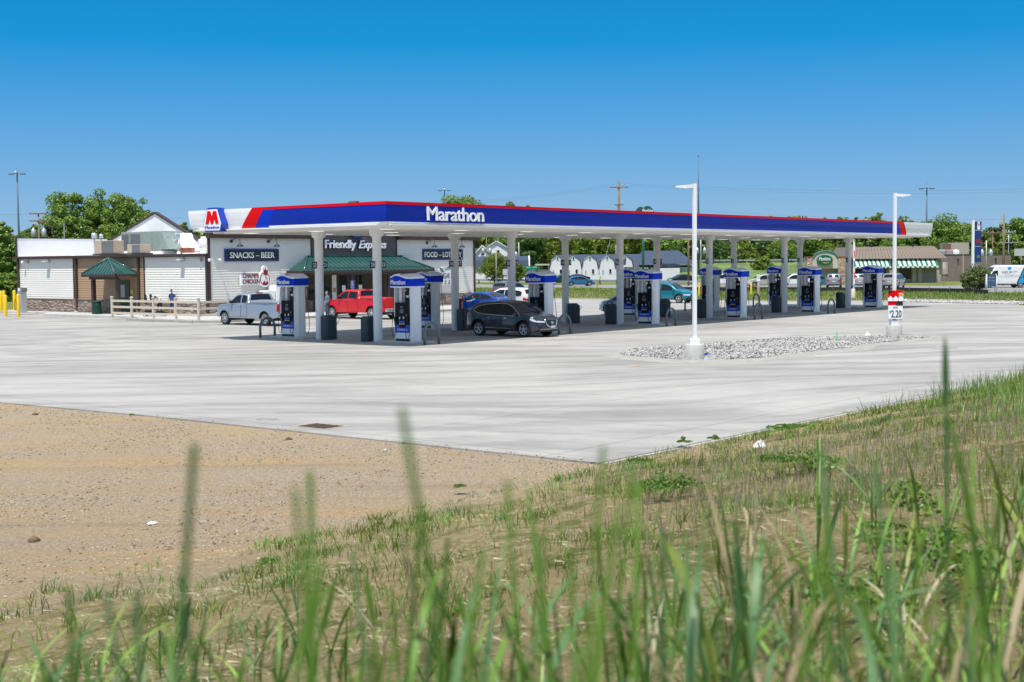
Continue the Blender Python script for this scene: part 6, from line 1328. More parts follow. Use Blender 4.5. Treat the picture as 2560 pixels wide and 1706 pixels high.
# entrance arch
ST2 = stone_mat('far_stone', (.24, .13, .08), (.60, .48, .38))
xc = X(2063); mb = MB(); g = [(xc-1.95, 0), (xc+1.95, 0)]+[(xc+1.75*math.cos(a_), z_(642)+1.05*math.sin(a_)) for a_ in [math.pi*k/14 for k in range(15)]]
g = [(X(2030), z_(671)), (X(2093), z_(671)), (X(2093), z_(646))]+[(xc+(X(2093)-X(2030))/2*.82*math.cos(a_), z_(644)+(z_(629)-z_(644))*math.sin(a_)) for a_ in [math.pi*k/14 for k in range(15)]]+[(X(2030), z_(646))]
mb.prism(g, -1.5, -.6, 'Y', CREAM); ar = mb.build('arch_front', CREAM, t)
mb = MB(); aa = [(xc+(X(2093)-X(2030))/2*.86*math.cos(a_), -1.55, z_(643)+(z_(628)-z_(643))*math.sin(a_)) for a_ in [math.pi*k/14 for k in range(15)]]; mb.tube([(X(2097), -1.55, z_(643))]+aa+[(X(2029), -1.55, z_(643))], .10, TEALT, 6); mb.build('arch_trim', TEALT, ar)
for (xa, xb) in ((2018.5, 2031), (2093, 2111)):
    mb = MB(); mb.box(((X(xa)+X(xb))/2, -1.0, z_(643)/2), (X(xb)-X(xa), 1.4, z_(643)), ST2); mb.box(((X(xa)+X(xb))/2, -1.0, z_(642)), (X(xb)-X(xa)+.1, 1.5, .14), mat('red_cap', (.3, .08, .05))); mb.build('stone_pillar', ST2, t)
mb = MB(); mb.box(((X(2031)+X(2093))/2, -.2, z_(671)/2), (X(2093)-X(2031), .3, z_(671)), BEIGE); mb.build('entrance_wall', BEIGE, t)
win(t, X(2088), -.36, z_(692), .5, 1.0); mb = MB(); mb.box((X(2036), -.38, 1.1), (.3, .08, 2.0), BLACK); mb.build('door', BLACK, t)
mb = MB(); n = 24; ex, ey = X(2060.5), z_(650); mb.prism([(ex+1.15*math.cos(2*math.pi*k/n), ey+.74*math.sin(2*math.pi*k/n)) for k in range(n)], -1.9, -1.5, 'Y', mat('perk_green', (.0, .11, .06), .4)); ov = mb.build('oval_sign', None, ar)
text('Perkins', 'lettering', frame((ex-.92, -1.93, ey-.08), (1, 0, 0), (0, -1, 0)), 1.75, .52, LETTER, ov, .02, .01, .3, .9); text('Restaurant', 'lettering', frame((ex-.35, -1.93, ey-.42), (1, 0, 0), (0, -1, 0)), .95, .17, PYEL, ov, .02, .01, .1); text('& Bakery', 'lettering', frame((ex-.2, -1.93, ey-.6), (1, 0, 0), (0, -1, 0)), .7, .13, PYEL, ov, .02, .01, .1)
# brick block right of it
BRK = mat('grey_brown_brick', (.19, .155, .14), .9, noise=.10, nscale=1.5)
t = yawthing('brick_building', 'plain grey-brown brick building with flat roof between restaurant and van', 'building', 2440, 212); q = Q(212); X = lambda px: (px-2440)*q; z_ = lambda py: 3.6+(645-py)*q
mb = MB(); mb.box(((X(2350)+X(2527))/2, 5, z_(638)/2), (X(2527)-X(2350), 10, z_(638)), BRK); mb.build('wall', BRK, t); mb = MB(); mb.box(((X(2350)+X(2527))/2, 5, z_(637.5)), (X(2528)-X(2349), 10.1, .14), mat('green_coping', (.02, .09, .06))); mb.build('coping', None, t)
mb = MB(); mb.box((X(2407), -.06, 2), (.1, .1, 4), CREAM); mb.build('downpipe', CREAM, t); win(t, X(2362), -.02, 2.0, .8, 1.9, mat('beige_door', (.4, .33, .26)), BRK, 'door')
for px in (2394, 2488): mb = MB(); mb.box((X(px), -.15, 3.3), (.18, .3, .3), BLACK); mb.build('wall_lamp', BLACK, t)
t = yawthing('rooftop_block', 'tan rooftop room above the brick building', 'rooftop room', 2380, 222, z=z_(638)); q2 = Q(222)
mb = MB(); mb.box((1.0, 2, 1.0), (3.4, 4, 2.0), BEIGE); mb.build('wall', BEIGE, t); mb = MB(); mb.box((-.9, -.06, 1.1), (1.3, .2, 1.5), mat('brown_board', (.2, .11, .07))); mb.build('panel', None, t)
for k, (px, lab, m_) in enumerate(((2364, 'white round vent on the brick building roof, leftmost', WHITE), (2385, 'pale boxy vent unit on the brick building roof', GALV), (2401, 'pinkish vent unit on the brick building roof', mat('pink_metal', (.45, .28, .30))), (2421, 'white domed vent on the brick building roof', WHITE))):
    o = yawthing('roof_ventilator', lab, 'vent', px, 208, z=z_(638)); o.location += Vector((math.sin(TH), math.cos(TH), 0))*6; mb = MB(); 
    if k in (0, 3): mb.lathe([(.55, 0), (.6, .4), (.4, .75), (.02, .85)], m_, 14)
    else: mb.box((0, 0, .4), (1.4, 1, .8), m_, bev=.08)
    mb.build('housing', m_, o)

# ------------------------------------------------------------------ poles, signs, wires
WOODP = mat('pole_wood', (.22, .15, .10), .9, noise=.2); GPOLE = mat('grey_pole', (.10, .13, .15), .5)
def upole(px, ytop, d, label, arms=(), r=.16, m=WOODP, trans=0, zb=0, th=0, lean=0):
    p = D(px, ytop, d); t = thing('utility_pole', label, 'utility pole', (p.x, p.y, zb), -TH+th, 'utility poles'); H = p.z-zb
    mb = MB(); mb.tube([(0, 0, 0), (lean*.5, 0, H/2), (lean, 0, H)], [r, r*.85, r*.65], m, 8); mb.build('pole', m, t)
    for (dz, w) in arms:
        mb = MB(); mb.box((lean, -.14, H-dz), (w, .12, .14), m)
        for k in (-.46, -.2, .2, .46): mb.cyl((lean+k*w, -.14, H-dz+.07), (lean+k*w, -.14, H-dz+.3), .05, None, GALV, 6)
        mb.build('crossarm', m, t)
    for k in range(trans):
        x = (-.65, .65, 0)[k] if trans > 1 else -.55; mb = MB(); mb.lathe([(.26, 0), (.30, .05), (.30, .9), (.15, 1.0), (.06, 1.15)], GALV, 12, (x, -.1, H*.60 if not arms else H-arms[0][0]-2.9)); mb.build('transformer', GALV, t)
    return t
upole(1547, 453, 195, 'tall wooden pole with two crossarms and hardware above the canopy', ((.9, 2.6), (3.4, 1.3)), .26, trans=0)
upole(96, 533, 172, 'wooden pole with crossarms and transformers left behind the store roof', ((.1, 2.2), (1.0, 2.2)), .15, trans=2)
upole(160, 560, 176, 'short grey pole with one transformer behind the store roof', (), .12, GPOLE, trans=1)
upole(2510, 535, 175, 'thick bare wooden pole right of the price pylon', (), .17)
upole(2482, 578, 230, 'wooden pole with crossarm far right, behind the thick one', ((.3, 4.0),), .12)
upole(2522, 575, 235, 'slim grey pole with long crossarm near the right edge', ((.4, 2.4), (2.2, 3.2)), .1, GALV)
upole(2466, 601, 205, 'grey pole carrying white transformers beside the thick wooden pole', (), .12, GALV, trans=2)
upole(1216, 590, 255, 'slim pole with two transformers behind the white house gable', (), .12, WOODP, trans=2)
upole(1297, 606, 258, 'grey pole with one transformer behind the navy roofed shed', (), .12, GALV, trans=1)
upole(1240, 618, 215, 'thin pale pole in front of the small yellow-green tree', (), .10, mat('pale_pole', (.40, .36, .31)))
upole(1721, 560, 200, 'bare wooden pole between the barns and the first lamp post', (), .17)
upole(1752, 590, 235, 'grey pole with transformers right of the first lamp post', (), .12, GALV, trans=2)
upole(1540, 612, 290, 'far thin pole in the woods behind the barns', (), .12, mat('pale_pole', (.40, .36, .31)))
def wire(pts, label, r=.011):
    P = []
    for a, b in zip(pts, pts[1:]):
        for k in range(12): u = k/12; q_ = a.lerp(b, u); q_.z -= 4*u*(1-u)*(a-b).length*.012; P.append(q_)
    P.append(pts[-1]); mb = MB(); mb.tube(P, r, mat('wire_black', (.06, .06, .07), .6), 4); o = mb.build('overhead_wire', None); tag(o, label, 'wire', 'overhead wires')
for k, dy in enumerate((0, 5)):
    wire([D(1080, 505+dy, 240), D(1549, 459+dy, 195), D(2700, 468+dy*1.4, 200)], ('upper', 'lower')[k]+' of two thin wires strung across the sky from the tall wooden pole')
wire([D(-40, 536, 172), D(96, 535, 172), D(700, 539, 200)], 'thin wire over the store roof from the pole with transformers')
wire([D(1500, 517, 200), D(1765, 527, 190), D(2700, 545, 200)], 'faint wire just above the canopy edge')
wire([D(1200, 640, 240), D(1752, 655, 232), D(2120, 664, 215)], 'wire hanging in front of the woods below the canopy')
wire([D(1760, 612, 236), D(2130, 628, 230), D(2600, 612, 230)], 'wire crossing in front of the woods above the restaurant')
wire([D(1760, 630, 230), D(2482, 600, 228), D(2640, 604, 228)], 'wire reaching the poles at the right edge')
def hmast(px, ytop, d, label, heads=3):
    p = D(px, ytop, d); t = thing('light_mast', label, 'light mast', (p.x, p.y, 0), -TH, 'tall highway light masts'); H = p.z
    mb = MB(); mb.tube([(0, 0, 0), (0, 0, H/2), (0, 0, H)], [.28, .2, .12], GPOLE, 8); mb.build('mast', GPOLE, t)
    for k in (-1, 1): mb = MB(); mb.tube([(0, 0, H-.3), (k*.9, 0, H-.35)], .05, GPOLE, 5); mb.box((k*1.1, 0, H-.4), (.95, .45, .28), GPOLE, bev=.08); mb.build('lamp_head', GPOLE, t)
    mb = MB(); mb.box((0, -.5, H-.1), (.5, .6, .4), ALU, bev=.08); mb.cyl((0, 0, H), (0, 0, H+1.0), .03, None, GPOLE, 5); mb.build('lamp_head', ALU, t)
hmast(42.5, 430, 260, 'tall light mast with three heads above the left end of the store'); hmast(2317, 467, 280, 'tall light mast above the white end of the canopy'); hmast(1111, 473, 340, 'light mast peeking out of the treetop behind the canopy lettering')
p = D(1746, 393, 240); t = thing('antenna_mast', 'thin dark mast rising directly behind the first lamp post', 'mast', (p.x, p.y, 0)); mb = MB(); mb.tube([(0, 0, 0), (0, 0, p.z*.6), (0, 0, p.z)], [.22, .16, .07], GPOLE, 8); mb.build('pole', GPOLE, t); mb = MB(); mb.lathe([(.02, 0), (.12, .2), (.02, .5)], GPOLE, 8, (0, 0, p.z-.1)); mb.build('tip', GPOLE, t)
# lamp posts on the stone islands
def lamppost(px, ybase, ytop, side, label):
    p = G(px, ybase+0); zt = D(px, ytop, (p-CAM).dot(Vector((math.sin(TH), math.cos(TH), 0)))).z
    t = thing('lamp_post', label, 'lamp post', (p.x, p.y, 0), -TH, 'white square lamp posts'); r_ = .355; 
    mb = MB(); mb.lathe([(r_, -.1), (r_, .56), (r_-.03, .60), (.01, .60)], CONC, 32, (0, r_, 0)); mb.build('concrete_base', CONC, t)
    mb = MB(); mb.box((0, r_, .69), (.36, .36, .2), WHITE, bev=.02); mb.build('base_cover', WHITE, t)
    mb = MB(); mb.box((0, r_, (zt+.7)/2), (.125, .125, zt-.7), WHITE, rz=R(45)*0+R(14)); mb.build('pole', WHITE, t)
    mb = MB(); s_ = side; zl = zt-.10
    prof = [(0, .05), (.12, .06), (.35, .05), (.55, .04)]
    mb.add([(s_*.05, r_-.07, zl-.05), (s_*.05, r_+.07, zl-.05), (s_*.05, r_+.07, zl+.07), (s_*.05, r_-.07, zl+.07), (s_*.30, r_-.16, zl-.07), (s_*.30, r_+.16, zl-.07), (s_*.30, r_+.16, zl+.05), (s_*.30, r_-.16, zl+.05), (s_*.68, r_-.13, zl-.03), (s_*.68, r_+.13, zl-.03), (s_*.68, r_+.13, zl+.02), (s_*.68, r_-.13, zl+.02)],
           [(0, 1, 5, 4), (1, 2, 6, 5), (2, 3, 7, 6), (3, 0, 4, 7), (4, 5, 9, 8), (5, 6, 10, 9), (6, 7, 11, 10), (7, 4, 8, 11), (8, 9, 10, 11), (3, 2, 1, 0)], WHITE); mb.build('lamp_head', WHITE, t)
    return t, p
lp1, P1 = lamppost(1740, 904, 458, -1, 'white lamp post on the near end of the stone island, lamp head to the left')
lp2, P2 = lamppost(2240.5, 846, 482, 1, 'white lamp post carrying the cigarette price board, lamp head to the right')
# price board on the second post
h2 = (P2-CAM).dot(Vector((math.sin(TH), math.cos(TH), 0))); q = Q(h2); t = thing('price_board', 'red, black and white price board strapped to the second lamp post', 'sign', (P2.x, P2.y, 0), -TH)
zA, zB, zC = D(2240, 798, h2).z, D(2240, 764, h2).z, D(2240, 727, h2).z; w = 36*q
mb = MB(); mb.box((0, .16, (zA+zB)/2), (w, .03, zB-zA), LETTER); wp = mb.build('white_panel', LETTER, t); mb = MB(); mb.box((0, .16, (zB+zC)/2+.002), (w+.02, .032, zC-zB), RED); rp = mb.build('red_panel', RED, t)
mb = MB(); h_ = zC-zB; mb.prism([(-w/2, zC), (-w/2+.22, zC), (-w/2, zC-.2)], .128, .142, 'Y', BLACK); mb.build('black_corner', BLACK, rp); mb = MB(); mb.prism([(0, zB), (w/2, zB), (w/2, zB+.2), (.1, zB+.2)], .128, .142, 'Y', BLACK); mb.build('black_corner', BLACK, rp)
for k, x in enumerate((-.24, .0, .22)):
    mb = MB(); mb.prism([(x-.11, zB+.19), (x+.11, zB+.19), (x+.11, zB+.32), (x, zB+.43), (x-.11, zB+.32)] if k < 2 else [(x-.09, zB+.19), (x+.11, zB+.19), (x+.11, zB+.55), (x-.09, zB+.55)], .118-.002*k, .128, 'Y', LETTER); c_ = mb.build('cigarette_pack', LETTER, rp)
    mb = MB(); mb.prism([(x-.09, zB+.36), (x, zB+.45), (x+.09, zB+.36), (x+.09, zB+.53), (x-.09, zB+.53)], .112-.002*k, .117-.002*k, 'Y', (RED, RED, mat('orange_pack', (.7, .25, .02)))[k]); mb.build('pack_top', RED, c_)
Fp = lambda x, z: frame((x, .142, z), (1, 0, 0), (0, -1, 0))
text('SAVE', 'lettering', Fp(-.10, zB-.15), .20, .09, BLACK, wp, .004, .01); text('$', 'lettering', Fp(-.27, zB-.37), .06, .13, BLACK, wp, .004, .01); text('2.20', 'lettering', Fp(-.20, zB-.55), .48, .33, BLACK, wp, .004, .02); text('OFF 2 MARLBORO PACKS', 'lettering', Fp(-.31, zB-.68), .62, .07, BLACK, wp, .004, .01)
# fuel price pylon
p = G(2441, 716+6); dd = 165; p = D(2441, 700, dd); q = Q(dd); t = thing('price_pylon', 'tall blue fuel price pylon on a white mast beside the shrub', 'sign', (p.x, p.y, 0), -TH); z_ = lambda py: 3.6+(644.5-py)*q
mb = MB(); mb.box((-9*q+.02, .15, z_(552)/2), (.28, .3, z_(552)), WHITE); mb.build('mast', WHITE, t)
PB = mat('pylon_blue', (.01, .035, .18), .4)
mb = MB(); mb.box((3*q, 0, (z_(554)+z_(656))/2), (14*q, .35, z_(554)-z_(656)), PB); cb = mb.build('cabinet', PB, t)
mb = MB(); mb.box((3*q, 0, z_(555)), (16*q, .38, .08), ALU); mb.box((3*q, 0, z_(577)), (14.5*q, .38, .1), ALU); mb.box((3*q, 0, z_(617)), (14.5*q, .38, .08), ALU); mb.build('frame', ALU, cb)
mb = MB(); mb.prism([(0, z_(575)), (6.5*q, z_(575)), (7*q, z_(568)), (5*q, z_(556)), (1*q, z_(556)), (-1*q, z_(568))], -.20, -.18, 'Y', LETTER); e_ = mb.build('emblem', LETTER, cb); text('M', 'lettering', frame((1.2*q, -.21, z_(570)), (1, 0, 0), (0, -1, 0)), 3.8*q, 11*q, RED, e_, .01, .02)
mb = MB(); mb.box((3*q, -.185, z_(604)), (12*q, .02, 10*q), mat('dim_red', (.25, .02, .02))); mb.build('price_window', None, cb); mb = MB(); mb.lathe([(4*q, 0), (.02, .02)], mat('lime_sign', (.12, .2, .03)), 14, (3*q, -.19, z_(643)), 'Y'); mb.build('food_logo', None, cb)
mb = MB(); mb.box((3*q, 0, z_(668)), (11*q, .2, z_(660)-z_(675)), mat('grey_letter_board', (.35, .36, .40))); mb.build('letter_board', None, t)
# restaurant pole sign above the canopy
p = D(1610, 700, 205); q = Q(205); t = thing('pole_sign', 'green restaurant sign on a green pole, its top showing over the canopy', 'sign', (p.x, p.y, 0), -TH); z_ = lambda py: 3.6+(651-py)*q; PG = mat('perk_pole_green', (.0, .10, .06), .5)
mb = MB(); mb.cyl((-.1, .2, 0), (-.1, .2, z_(560)), .17, None, PG, 12); mb.build('pole', PG, t); mb = MB(); n = 28; mb.prism([(.55+1.08*math.cos(2*math.pi*k/n), z_(543)+1.65*math.sin(2*math.pi*k/n)) for k in range(n)], -.25, .25, 'Y', mat('perk_green', (.0, .11, .06), .4)); ov = mb.build('oval_panel', None, t)
mb = MB(); mb.prism([(-.45+.95*math.cos(2*math.pi*k/n), z_(543)+1.55*math.sin(2*math.pi*k/n)) for k in range(n)], .3, .6, 'Y', GREEN); mb.build('side_panel', GREEN, t)
text('Perkins', 'lettering', frame((-.3, -.28, z_(533)), (1, 0, 0), (0, -1, 0)), 1.7, .62, LETTER, ov, .02, .012, .3, .9)
# road signs
def psign(name, label, px, ytop, ybot, wpx, d, m, words=(), post=GALV, zfoot=0, tm=BLACK):
    p = D(px, 700, d); q = Q(d); hor = 654.5-(px-1280)*.0091; z_ = lambda py: 3.6+(hor-py)*q
    t = thing(name, label, 'sign', (p.x, p.y, zfoot), -TH); mb = MB(); mb.cyl((0, .05, 0), (0, .05, z_(ytop)-zfoot), .045, None, post, 6); mb.build('post', post, t)
    mb = MB(); mb.box((0, 0, (z_(ytop)+z_(ybot))/2-zfoot), (wpx*q, .04, (ybot-ytop)*q), m); s = mb.build('sign_panel', m, t)
    for (w_, x, y, ww, hh) in words: text(w_, 'lettering', frame((x*wpx*q, -.03, z_(ybot)-zfoot+y*(ybot-ytop)*q), (1, 0, 0), (0, -1, 0)), ww*wpx*q, hh*(ybot-ytop)*q, tm, s, .004, .01)
    return t
psign('speed_sign', 'small speed limit sign on a post in front of the brick building', 2360, 657, 672, 6, 172, LETTER, (('SPEED', -.42, .78, .84, .14), ('LIMIT', -.42, .56, .84, .14), ('55', -.36, .08, .72, .38)))
psign('notice_sign', 'small white notice sign above the right one of two yellow bollards', 1896, 687, 703, 8, 116, LETTER, (('NO TRUCK', -.4, .7, .8, .15), ('PARKING', -.4, .4, .8, .15)))
psign('blank_sign', 'back of a pale sign on a post in front of the small tree', 1264, 673, 688, 14, 205, mat('sign_back', (.45, .47, .50)))
t = psign('highway_sign', 'green highway direction sign with arrows left of the barns', 1329, 664.5, 679, 30, 232, mat('highway_green', (.0, .20, .12), .5), (('SOUTH', -.44, .62, .34, .2), ('NORTH', .1, .62, .34, .2)), tm=LETTER)
psign('highway_sign', 'back of a large grey road sign at the right edge above the van', 2552, 622, 640, 34, 230, mat('sign_back', (.45, .47, .50)))
t = yawthing('footbridge', 'pale beam structure right of the green highway sign', 'gantry', 1375, 262); q = Q(262); z_ = lambda py: 3.6+(653.5-py)*q
for k, (xa, xb, yy) in enumerate(((1338, 1374, 661.5), (1374, 1393, 668))): mb = MB(); mb.box((((xa+xb)/2-1375)*q, k, z_(yy)), ((xb-xa)*q, .5, .28), CREAM); mb.build('beam', CREAM, t)
for px in (1348, 1372, 1382): mb = MB(); mb.box(((px-1375)*q, .5, z_(664)/2), (.22, .22, z_(664)), CREAM); mb.build('post', CREAM, t)
# sandwich board, banner, bollards, guy guard
p = G(2479, 733); dd = (p-CAM).dot(Vector((math.sin(TH), math.cos(TH), 0))); q = Q(dd); t = thing('sandwich_board', 'blue sandwich board in a white frame on the verge before the van', 'sign', (p.x, p.y, 0), -TH)
for x in (-12.5, 12.5): mb = MB(); mb.tube([(x*q, -.1, 0), (x*q*.95, .12, 47*q)], .06, WHITE, 6); mb.tube([(x*q, .5, 0), (x*q*.95, .16, 47*q)], .05, WHITE, 6); mb.build('leg', WHITE, t)
mb = MB(); mb.box((0, .02, 31*q), (23*q, .05, 30*q), mat('faded_blue_sign', (.05, .10, .22), .5)); fp = mb.build('sign_panel', None, t); text('NOW HIRING', 'lettering', frame((-8*q, -.01, 37*q), (1, 0, 0), (0, -1, 0)), 16*q, 3.4*q, mat('dull_white', (.45, .48, .55)), fp, .004, .01); text('APPLY INSIDE', 'lettering', frame((-8*q, -.01, 30*q), (1, 0, 0), (0, -1, 0)), 16*q, 2.4*q, mat('dull_white', (.45, .48, .55)), fp, .004)
dd = 112; q = Q(dd); p = G(2133, 746.5); dd = (p-CAM).dot(Vector((math.sin(TH), math.cos(TH), 0))); q = Q(dd); t = thing('feather_banner', 'tall narrow white and blue banner standing behind the last front column', 'banner', (p.x, p.y, 0), -TH)
mb = MB(); mb.lathe([(.20, 0), (.18, .85), (.05, .9)], CREAM, 12); mb.build('base', CREAM, t); mb = MB(); mb.prism([(-.02, .6), (.14, .6), (.14, 5.0), (-.02, 5.3)], -.01, .01, 'Y', LETTER); b_ = mb.build('flag', LETTER, t)
for k, (z, m_) in enumerate(((1.0, BLUE2), (2.1, RED), (3.1, BLUE2), (4.0, RED))): mb = MB(); mb.box((.075, -.014, z), (.08, .006, .6), m_); mb.build('flag_print', m_, b_)
for px, py_, lab in ((1748, 738, 'yellow bollard right behind the first lamp post'), (1878, 738, 'left one of two yellow bollards at the far kerb'), (1896, 738, 'right one of two yellow bollards, below the small white sign')):
    bollard(G(px, py_), lab, 1.25, .10, 'yellow bollards at the far kerb')
a, b = G(1488, 731), D(1500, 690, 150); mb = MB(); mb.tube([a, a.lerp(D(1502, 690, 152), 1)], .05, PYEL, 6); mb.tube([D(1502, 690, 152), D(1528, 590, 180)], .018, GALV, 5); o = mb.build('guy_wire', PYEL); tag(o, 'yellow-sleeved guy wire standing in the verge before the barns', 'guy wire')

t = thing('silt_fence', 'low black silt fence line along the grass in front of the restaurant lot', 'fence', (0, 0, 0)); SF = mat('silt_fabric', (.02, .02, .022), .8)
SP = [G(*p) for p in ((1560, 726.5), (1800, 728), (2050, 729), (2250, 730), (2400, 732.5), (2470, 737))]
for a, b in zip(SP, SP[1:]):
    d_ = b-a; mb = MB(); mb.box(((a.x+b.x)/2, (a.y+b.y)/2, .22), (d_.length+.02, .03, .46), SF, rz=math.atan2(d_.y, d_.x)); mb.build('fabric', SF, t)
    for k in range(3): q_ = a.lerp(b, (k+.5)/3); mb = MB(); mb.box((q_.x, q_.y, .3), (.05, .05, .65), WOODP); mb.build('stake', WOODP, t)
# ------------------------------------------------------------------ stone island and strip
def rocks(name, pts, smin, smax, mats, seed, label, cat='stones', flat=.7, squash=None):
    r = np.random.RandomState(seed); n = len(pts); base = np.array([(1, 0, 0), (0, 1, 0), (-1, 0, 0), (0, -1, 0), (0, 0, 1), (0, 0, -1)], float); F0 = np.array([(0, 1, 4), (1, 2, 4), (2, 3, 4), (3, 0, 4), (1, 0, 5), (2, 1, 5), (3, 2, 5), (0, 3, 5)])
    s = r.uniform(smin, smax, (n, 1, 1))*r.uniform(.6, 1.3, (n, 1, 3)); v = (base[None]*s*r.uniform(.75, 1.2, (n, 6, 1)))
    a = r.uniform(0, 6.28, n); b = r.uniform(-.6, .6, n); ca, sa, cb, sb_ = np.cos(a), np.sin(a), np.cos(b), np.sin(b)
    x = v[:, :, 0]*cb[:, None]+v[:, :, 2]*sb_[:, None]; z = -v[:, :, 0]*sb_[:, None]+v[:, :, 2]*cb[:, None]; y = v[:, :, 1]
    v = np.stack([x*ca[:, None]-y*sa[:, None], x*sa[:, None]+y*ca[:, None], z*flat], 2) + np.asarray(pts)[:, None, :]
    f = F0[None]+(np.arange(n)*6)[:, None, None]; mi = np.repeat(r.choice(len(mats), n, p=[.50, .33, .17][:len(mats)] if len(mats) == 3 else None), 8)
    o = npmesh(name, v.reshape(-1, 3), f.reshape(-1, 3), mats, None, mi); tag(o, label, cat, kind='stuff'); return o
RK = [mat('limestone_white', (.50, .48, .46), .9, noise=.12, nscale=6), mat('limestone_grey', (.31, .295, .285), .9, noise=.15, nscale=6), mat('stone_dark', (.12, .11, .11), .9)]
isl_px = [(1549, 889), (1575, 880), (1609, 875.5), (1713, 871), (1770, 864), (1877, 855), (1995, 847.5), (2127, 845), (2216, 845), (2334, 847), (2336, 849), (2298, 852.5), (2234, 859), (2152, 866), (2127, 875), (2055, 881), (1984, 890), (1913, 900), (1823, 904.5), (1698, 905), (1609, 898), (1556, 893)]
poly = [G(*p) for p in isl_px]; cen = sum(poly, Vector())/len(poly)
def off_poly(k): return [cen+(p-cen)*(1+k/max(1, (p-cen).length)) for p in poly]
mb = MB(); N_ = len(poly); outer, mid_, inner = off_poly(.75), off_poly(.35), off_poly(.02)
vs = [(p.x, p.y, .003) for p in outer]+[(p.x, p.y, .085) for p in mid_]+[(p.x, p.y, .085) for p in inner]+[(p.x, p.y, .03) for p in inner]
for a in range(3): mb.add(vs, [(a*N_+k, a*N_+(k+1) % N_, (a+1)*N_+(k+1) % N_, (a+1)*N_+k) for k in range(N_)], None, a == 0)
struct(mb.build('kerb', mat('island_kerb', (.33, .315, .29), .9, noise=.1)))
mb = MB(); mb.add([(p.x, p.y, .06) for p in inner], [tuple(range(N_))], RK[1]); struct(mb.build('island_bed', RK[1]))
def in_poly(x, y, P):
    c = False; j = len(P)-1
    for i in range(len(P)):
        if (P[i].y > y) != (P[j].y > y) and x < (P[j].x-P[i].x)*(y-P[i].y)/(P[j].y-P[i].y)+P[i].x: c = not c
        j = i
    return c
r = np.random.RandomState(3); pts = []; x0, x1, y0, y1 = min(p.x for p in inner), max(p.x for p in inner), min(p.y for p in inner), max(p.y for p in inner)
while len(pts) < 19000:
    x, y = r.uniform(x0, x1), r.uniform(y0, y1)
    if in_poly(x, y, inner): pts.append((x, y, r.uniform(.05, .10)+.04*math.sin(x*1.1)*math.sin(y*1.3)))
rocks('limestone_rubble', pts, .026, .058, RK, 4, 'white and grey limestone rubble filling the kerbed island round the lamp posts')
pts = []
while len(pts) < 5000:
    px = r.uniform(2225, 2640); yc = np.interp(px, [2225, 2400, 2640], [751.5, 755.5, 760]); p = G(px, yc+r.uniform(-3.2, 3.2)); pts.append((p.x, p.y, .03))
rocks('limestone_strip', pts, .05, .11, RK, 5, 'strip of loose white stones along the far kerb at the right')
# ------------------------------------------------------------------ gravel lot in front: loose stones
def frus(n, dmin, dmax, seed, xlim=.40):
    r_ = np.random.RandomState(seed); dd = np.sqrt(r_.uniform(dmin**2, dmax**2, n)); xx = r_.uniform(-xlim, xlim, n)*dd
    return CAM.x+xx*math.cos(TH)+dd*math.sin(TH), CAM.y-xx*math.sin(TH)+dd*math.cos(TH), dd, xx
HZ = np.vectorize(hz); SBV = np.vectorize(sb)
SG = [mat('gravel_tan', (.46, .36, .24), .95, noise=.15, nscale=5), mat('gravel_grey', (.44, .39, .33), .95, noise=.15, nscale=5), mat('gravel_brown', (.17, .11, .065), .95)]
x, y, dd, xx = frus(220000, 9, 42, 8); d = SBV(x)-y; nz_ = np.sin(x*.9+1.3*np.sin(y*.5))+np.sin(y*1.7-x*.6+np.sin(x*1.1)); keep = (d < .5) & ((x < -24.62-.0*y) | ((x < -24.62+.5*np.random.RandomState(6).rand(len(x))**3) & (y < -17))) & (np.random.RandomState(2).rand(len(x)) < .30+.22*nz_)
pts = np.stack([x[keep], y[keep], HZ(x[keep], y[keep])+.004], 1)[:52000]; pts[:, 2] = np.where(pts[:, 0] > -24.6, .006, pts[:, 2]); rocks('loose_gravel', pts, .007, .026, SG, 9, 'loose tan and grey gravel scattered over the bare lot in the foreground', flat=.6)
# a few larger stones and clods as things
k = 0
for px, py, s_, m_, lab in ((88, 1036, .10, SG[2], 'brown stone near the concrete edge at the far left'), (86, 1350, .10, SG[2], 'brown clod at the left, beyond the first grass blades'), (1500, 1122+0, .0, None, None), (722, 1098, .07, SG[2], 'small brown stone near the drain grate'), (1228, 1237, .09, SG[2], 'dark stone at the edge of the grass bank'), (963, 1127, .07, RK[0], 'pale flat stone in the gravel right of the drain')):
    if not s_: continue
    o = rocks('stone', [(0, 0, 0)], s_, s_*1.01, [m_], 30+k, lab, 'stone'); del o['kind']; p = G(px, py, -.02); o.location = p; k += 1
def crumple(name, px, py, w, h, m, label, cat, seed):
    p = G(px, py, 0); p.z = hz(p.x, p.y) if p.x < -24.5 or p.y < -30.15 else 0
    if p.y < sb(p.x): 
        # on the bank: march along the ray
        dirv = ray(px, py); t = 3.0
        while t < 80:
            q = CAM+dirv*t
            if q.z <= hz(q.x, q.y): break
            t += .05
        p = q
    r_ = random.Random(seed); mb = MB(); n = 9
    vs = [(w*(i/8-.5), w*.7*(j/8-.5), abs(r_.gauss(0, 1))*h*.35+h*.6*math.sin(math.pi*i/8)*math.sin(math.pi*j/8)) for j in range(9) for i in range(9)]
    mb.add(vs, [(j*9+i, j*9+i+1, (j+1)*9+i+1, (j+1)*9+i) for j in range(8) for i in range(8)], m); o = mb.build(name, m); o.location = (p.x, p.y, p.z+.01); return tag(o, label, cat)
PAPER = mat('crumpled_white', (.80, .80, .82), .7)
crumple('crumpled_paper', 379, 1306, .13, .04, PAPER, 'white crumpled paper lying on the bare lot at the left', 'litter', 1); crumple('crumpled_paper', 1897, 1122, .22, .09, PAPER, 'white crumpled cup lid on the grassy bank', 'litter', 2)
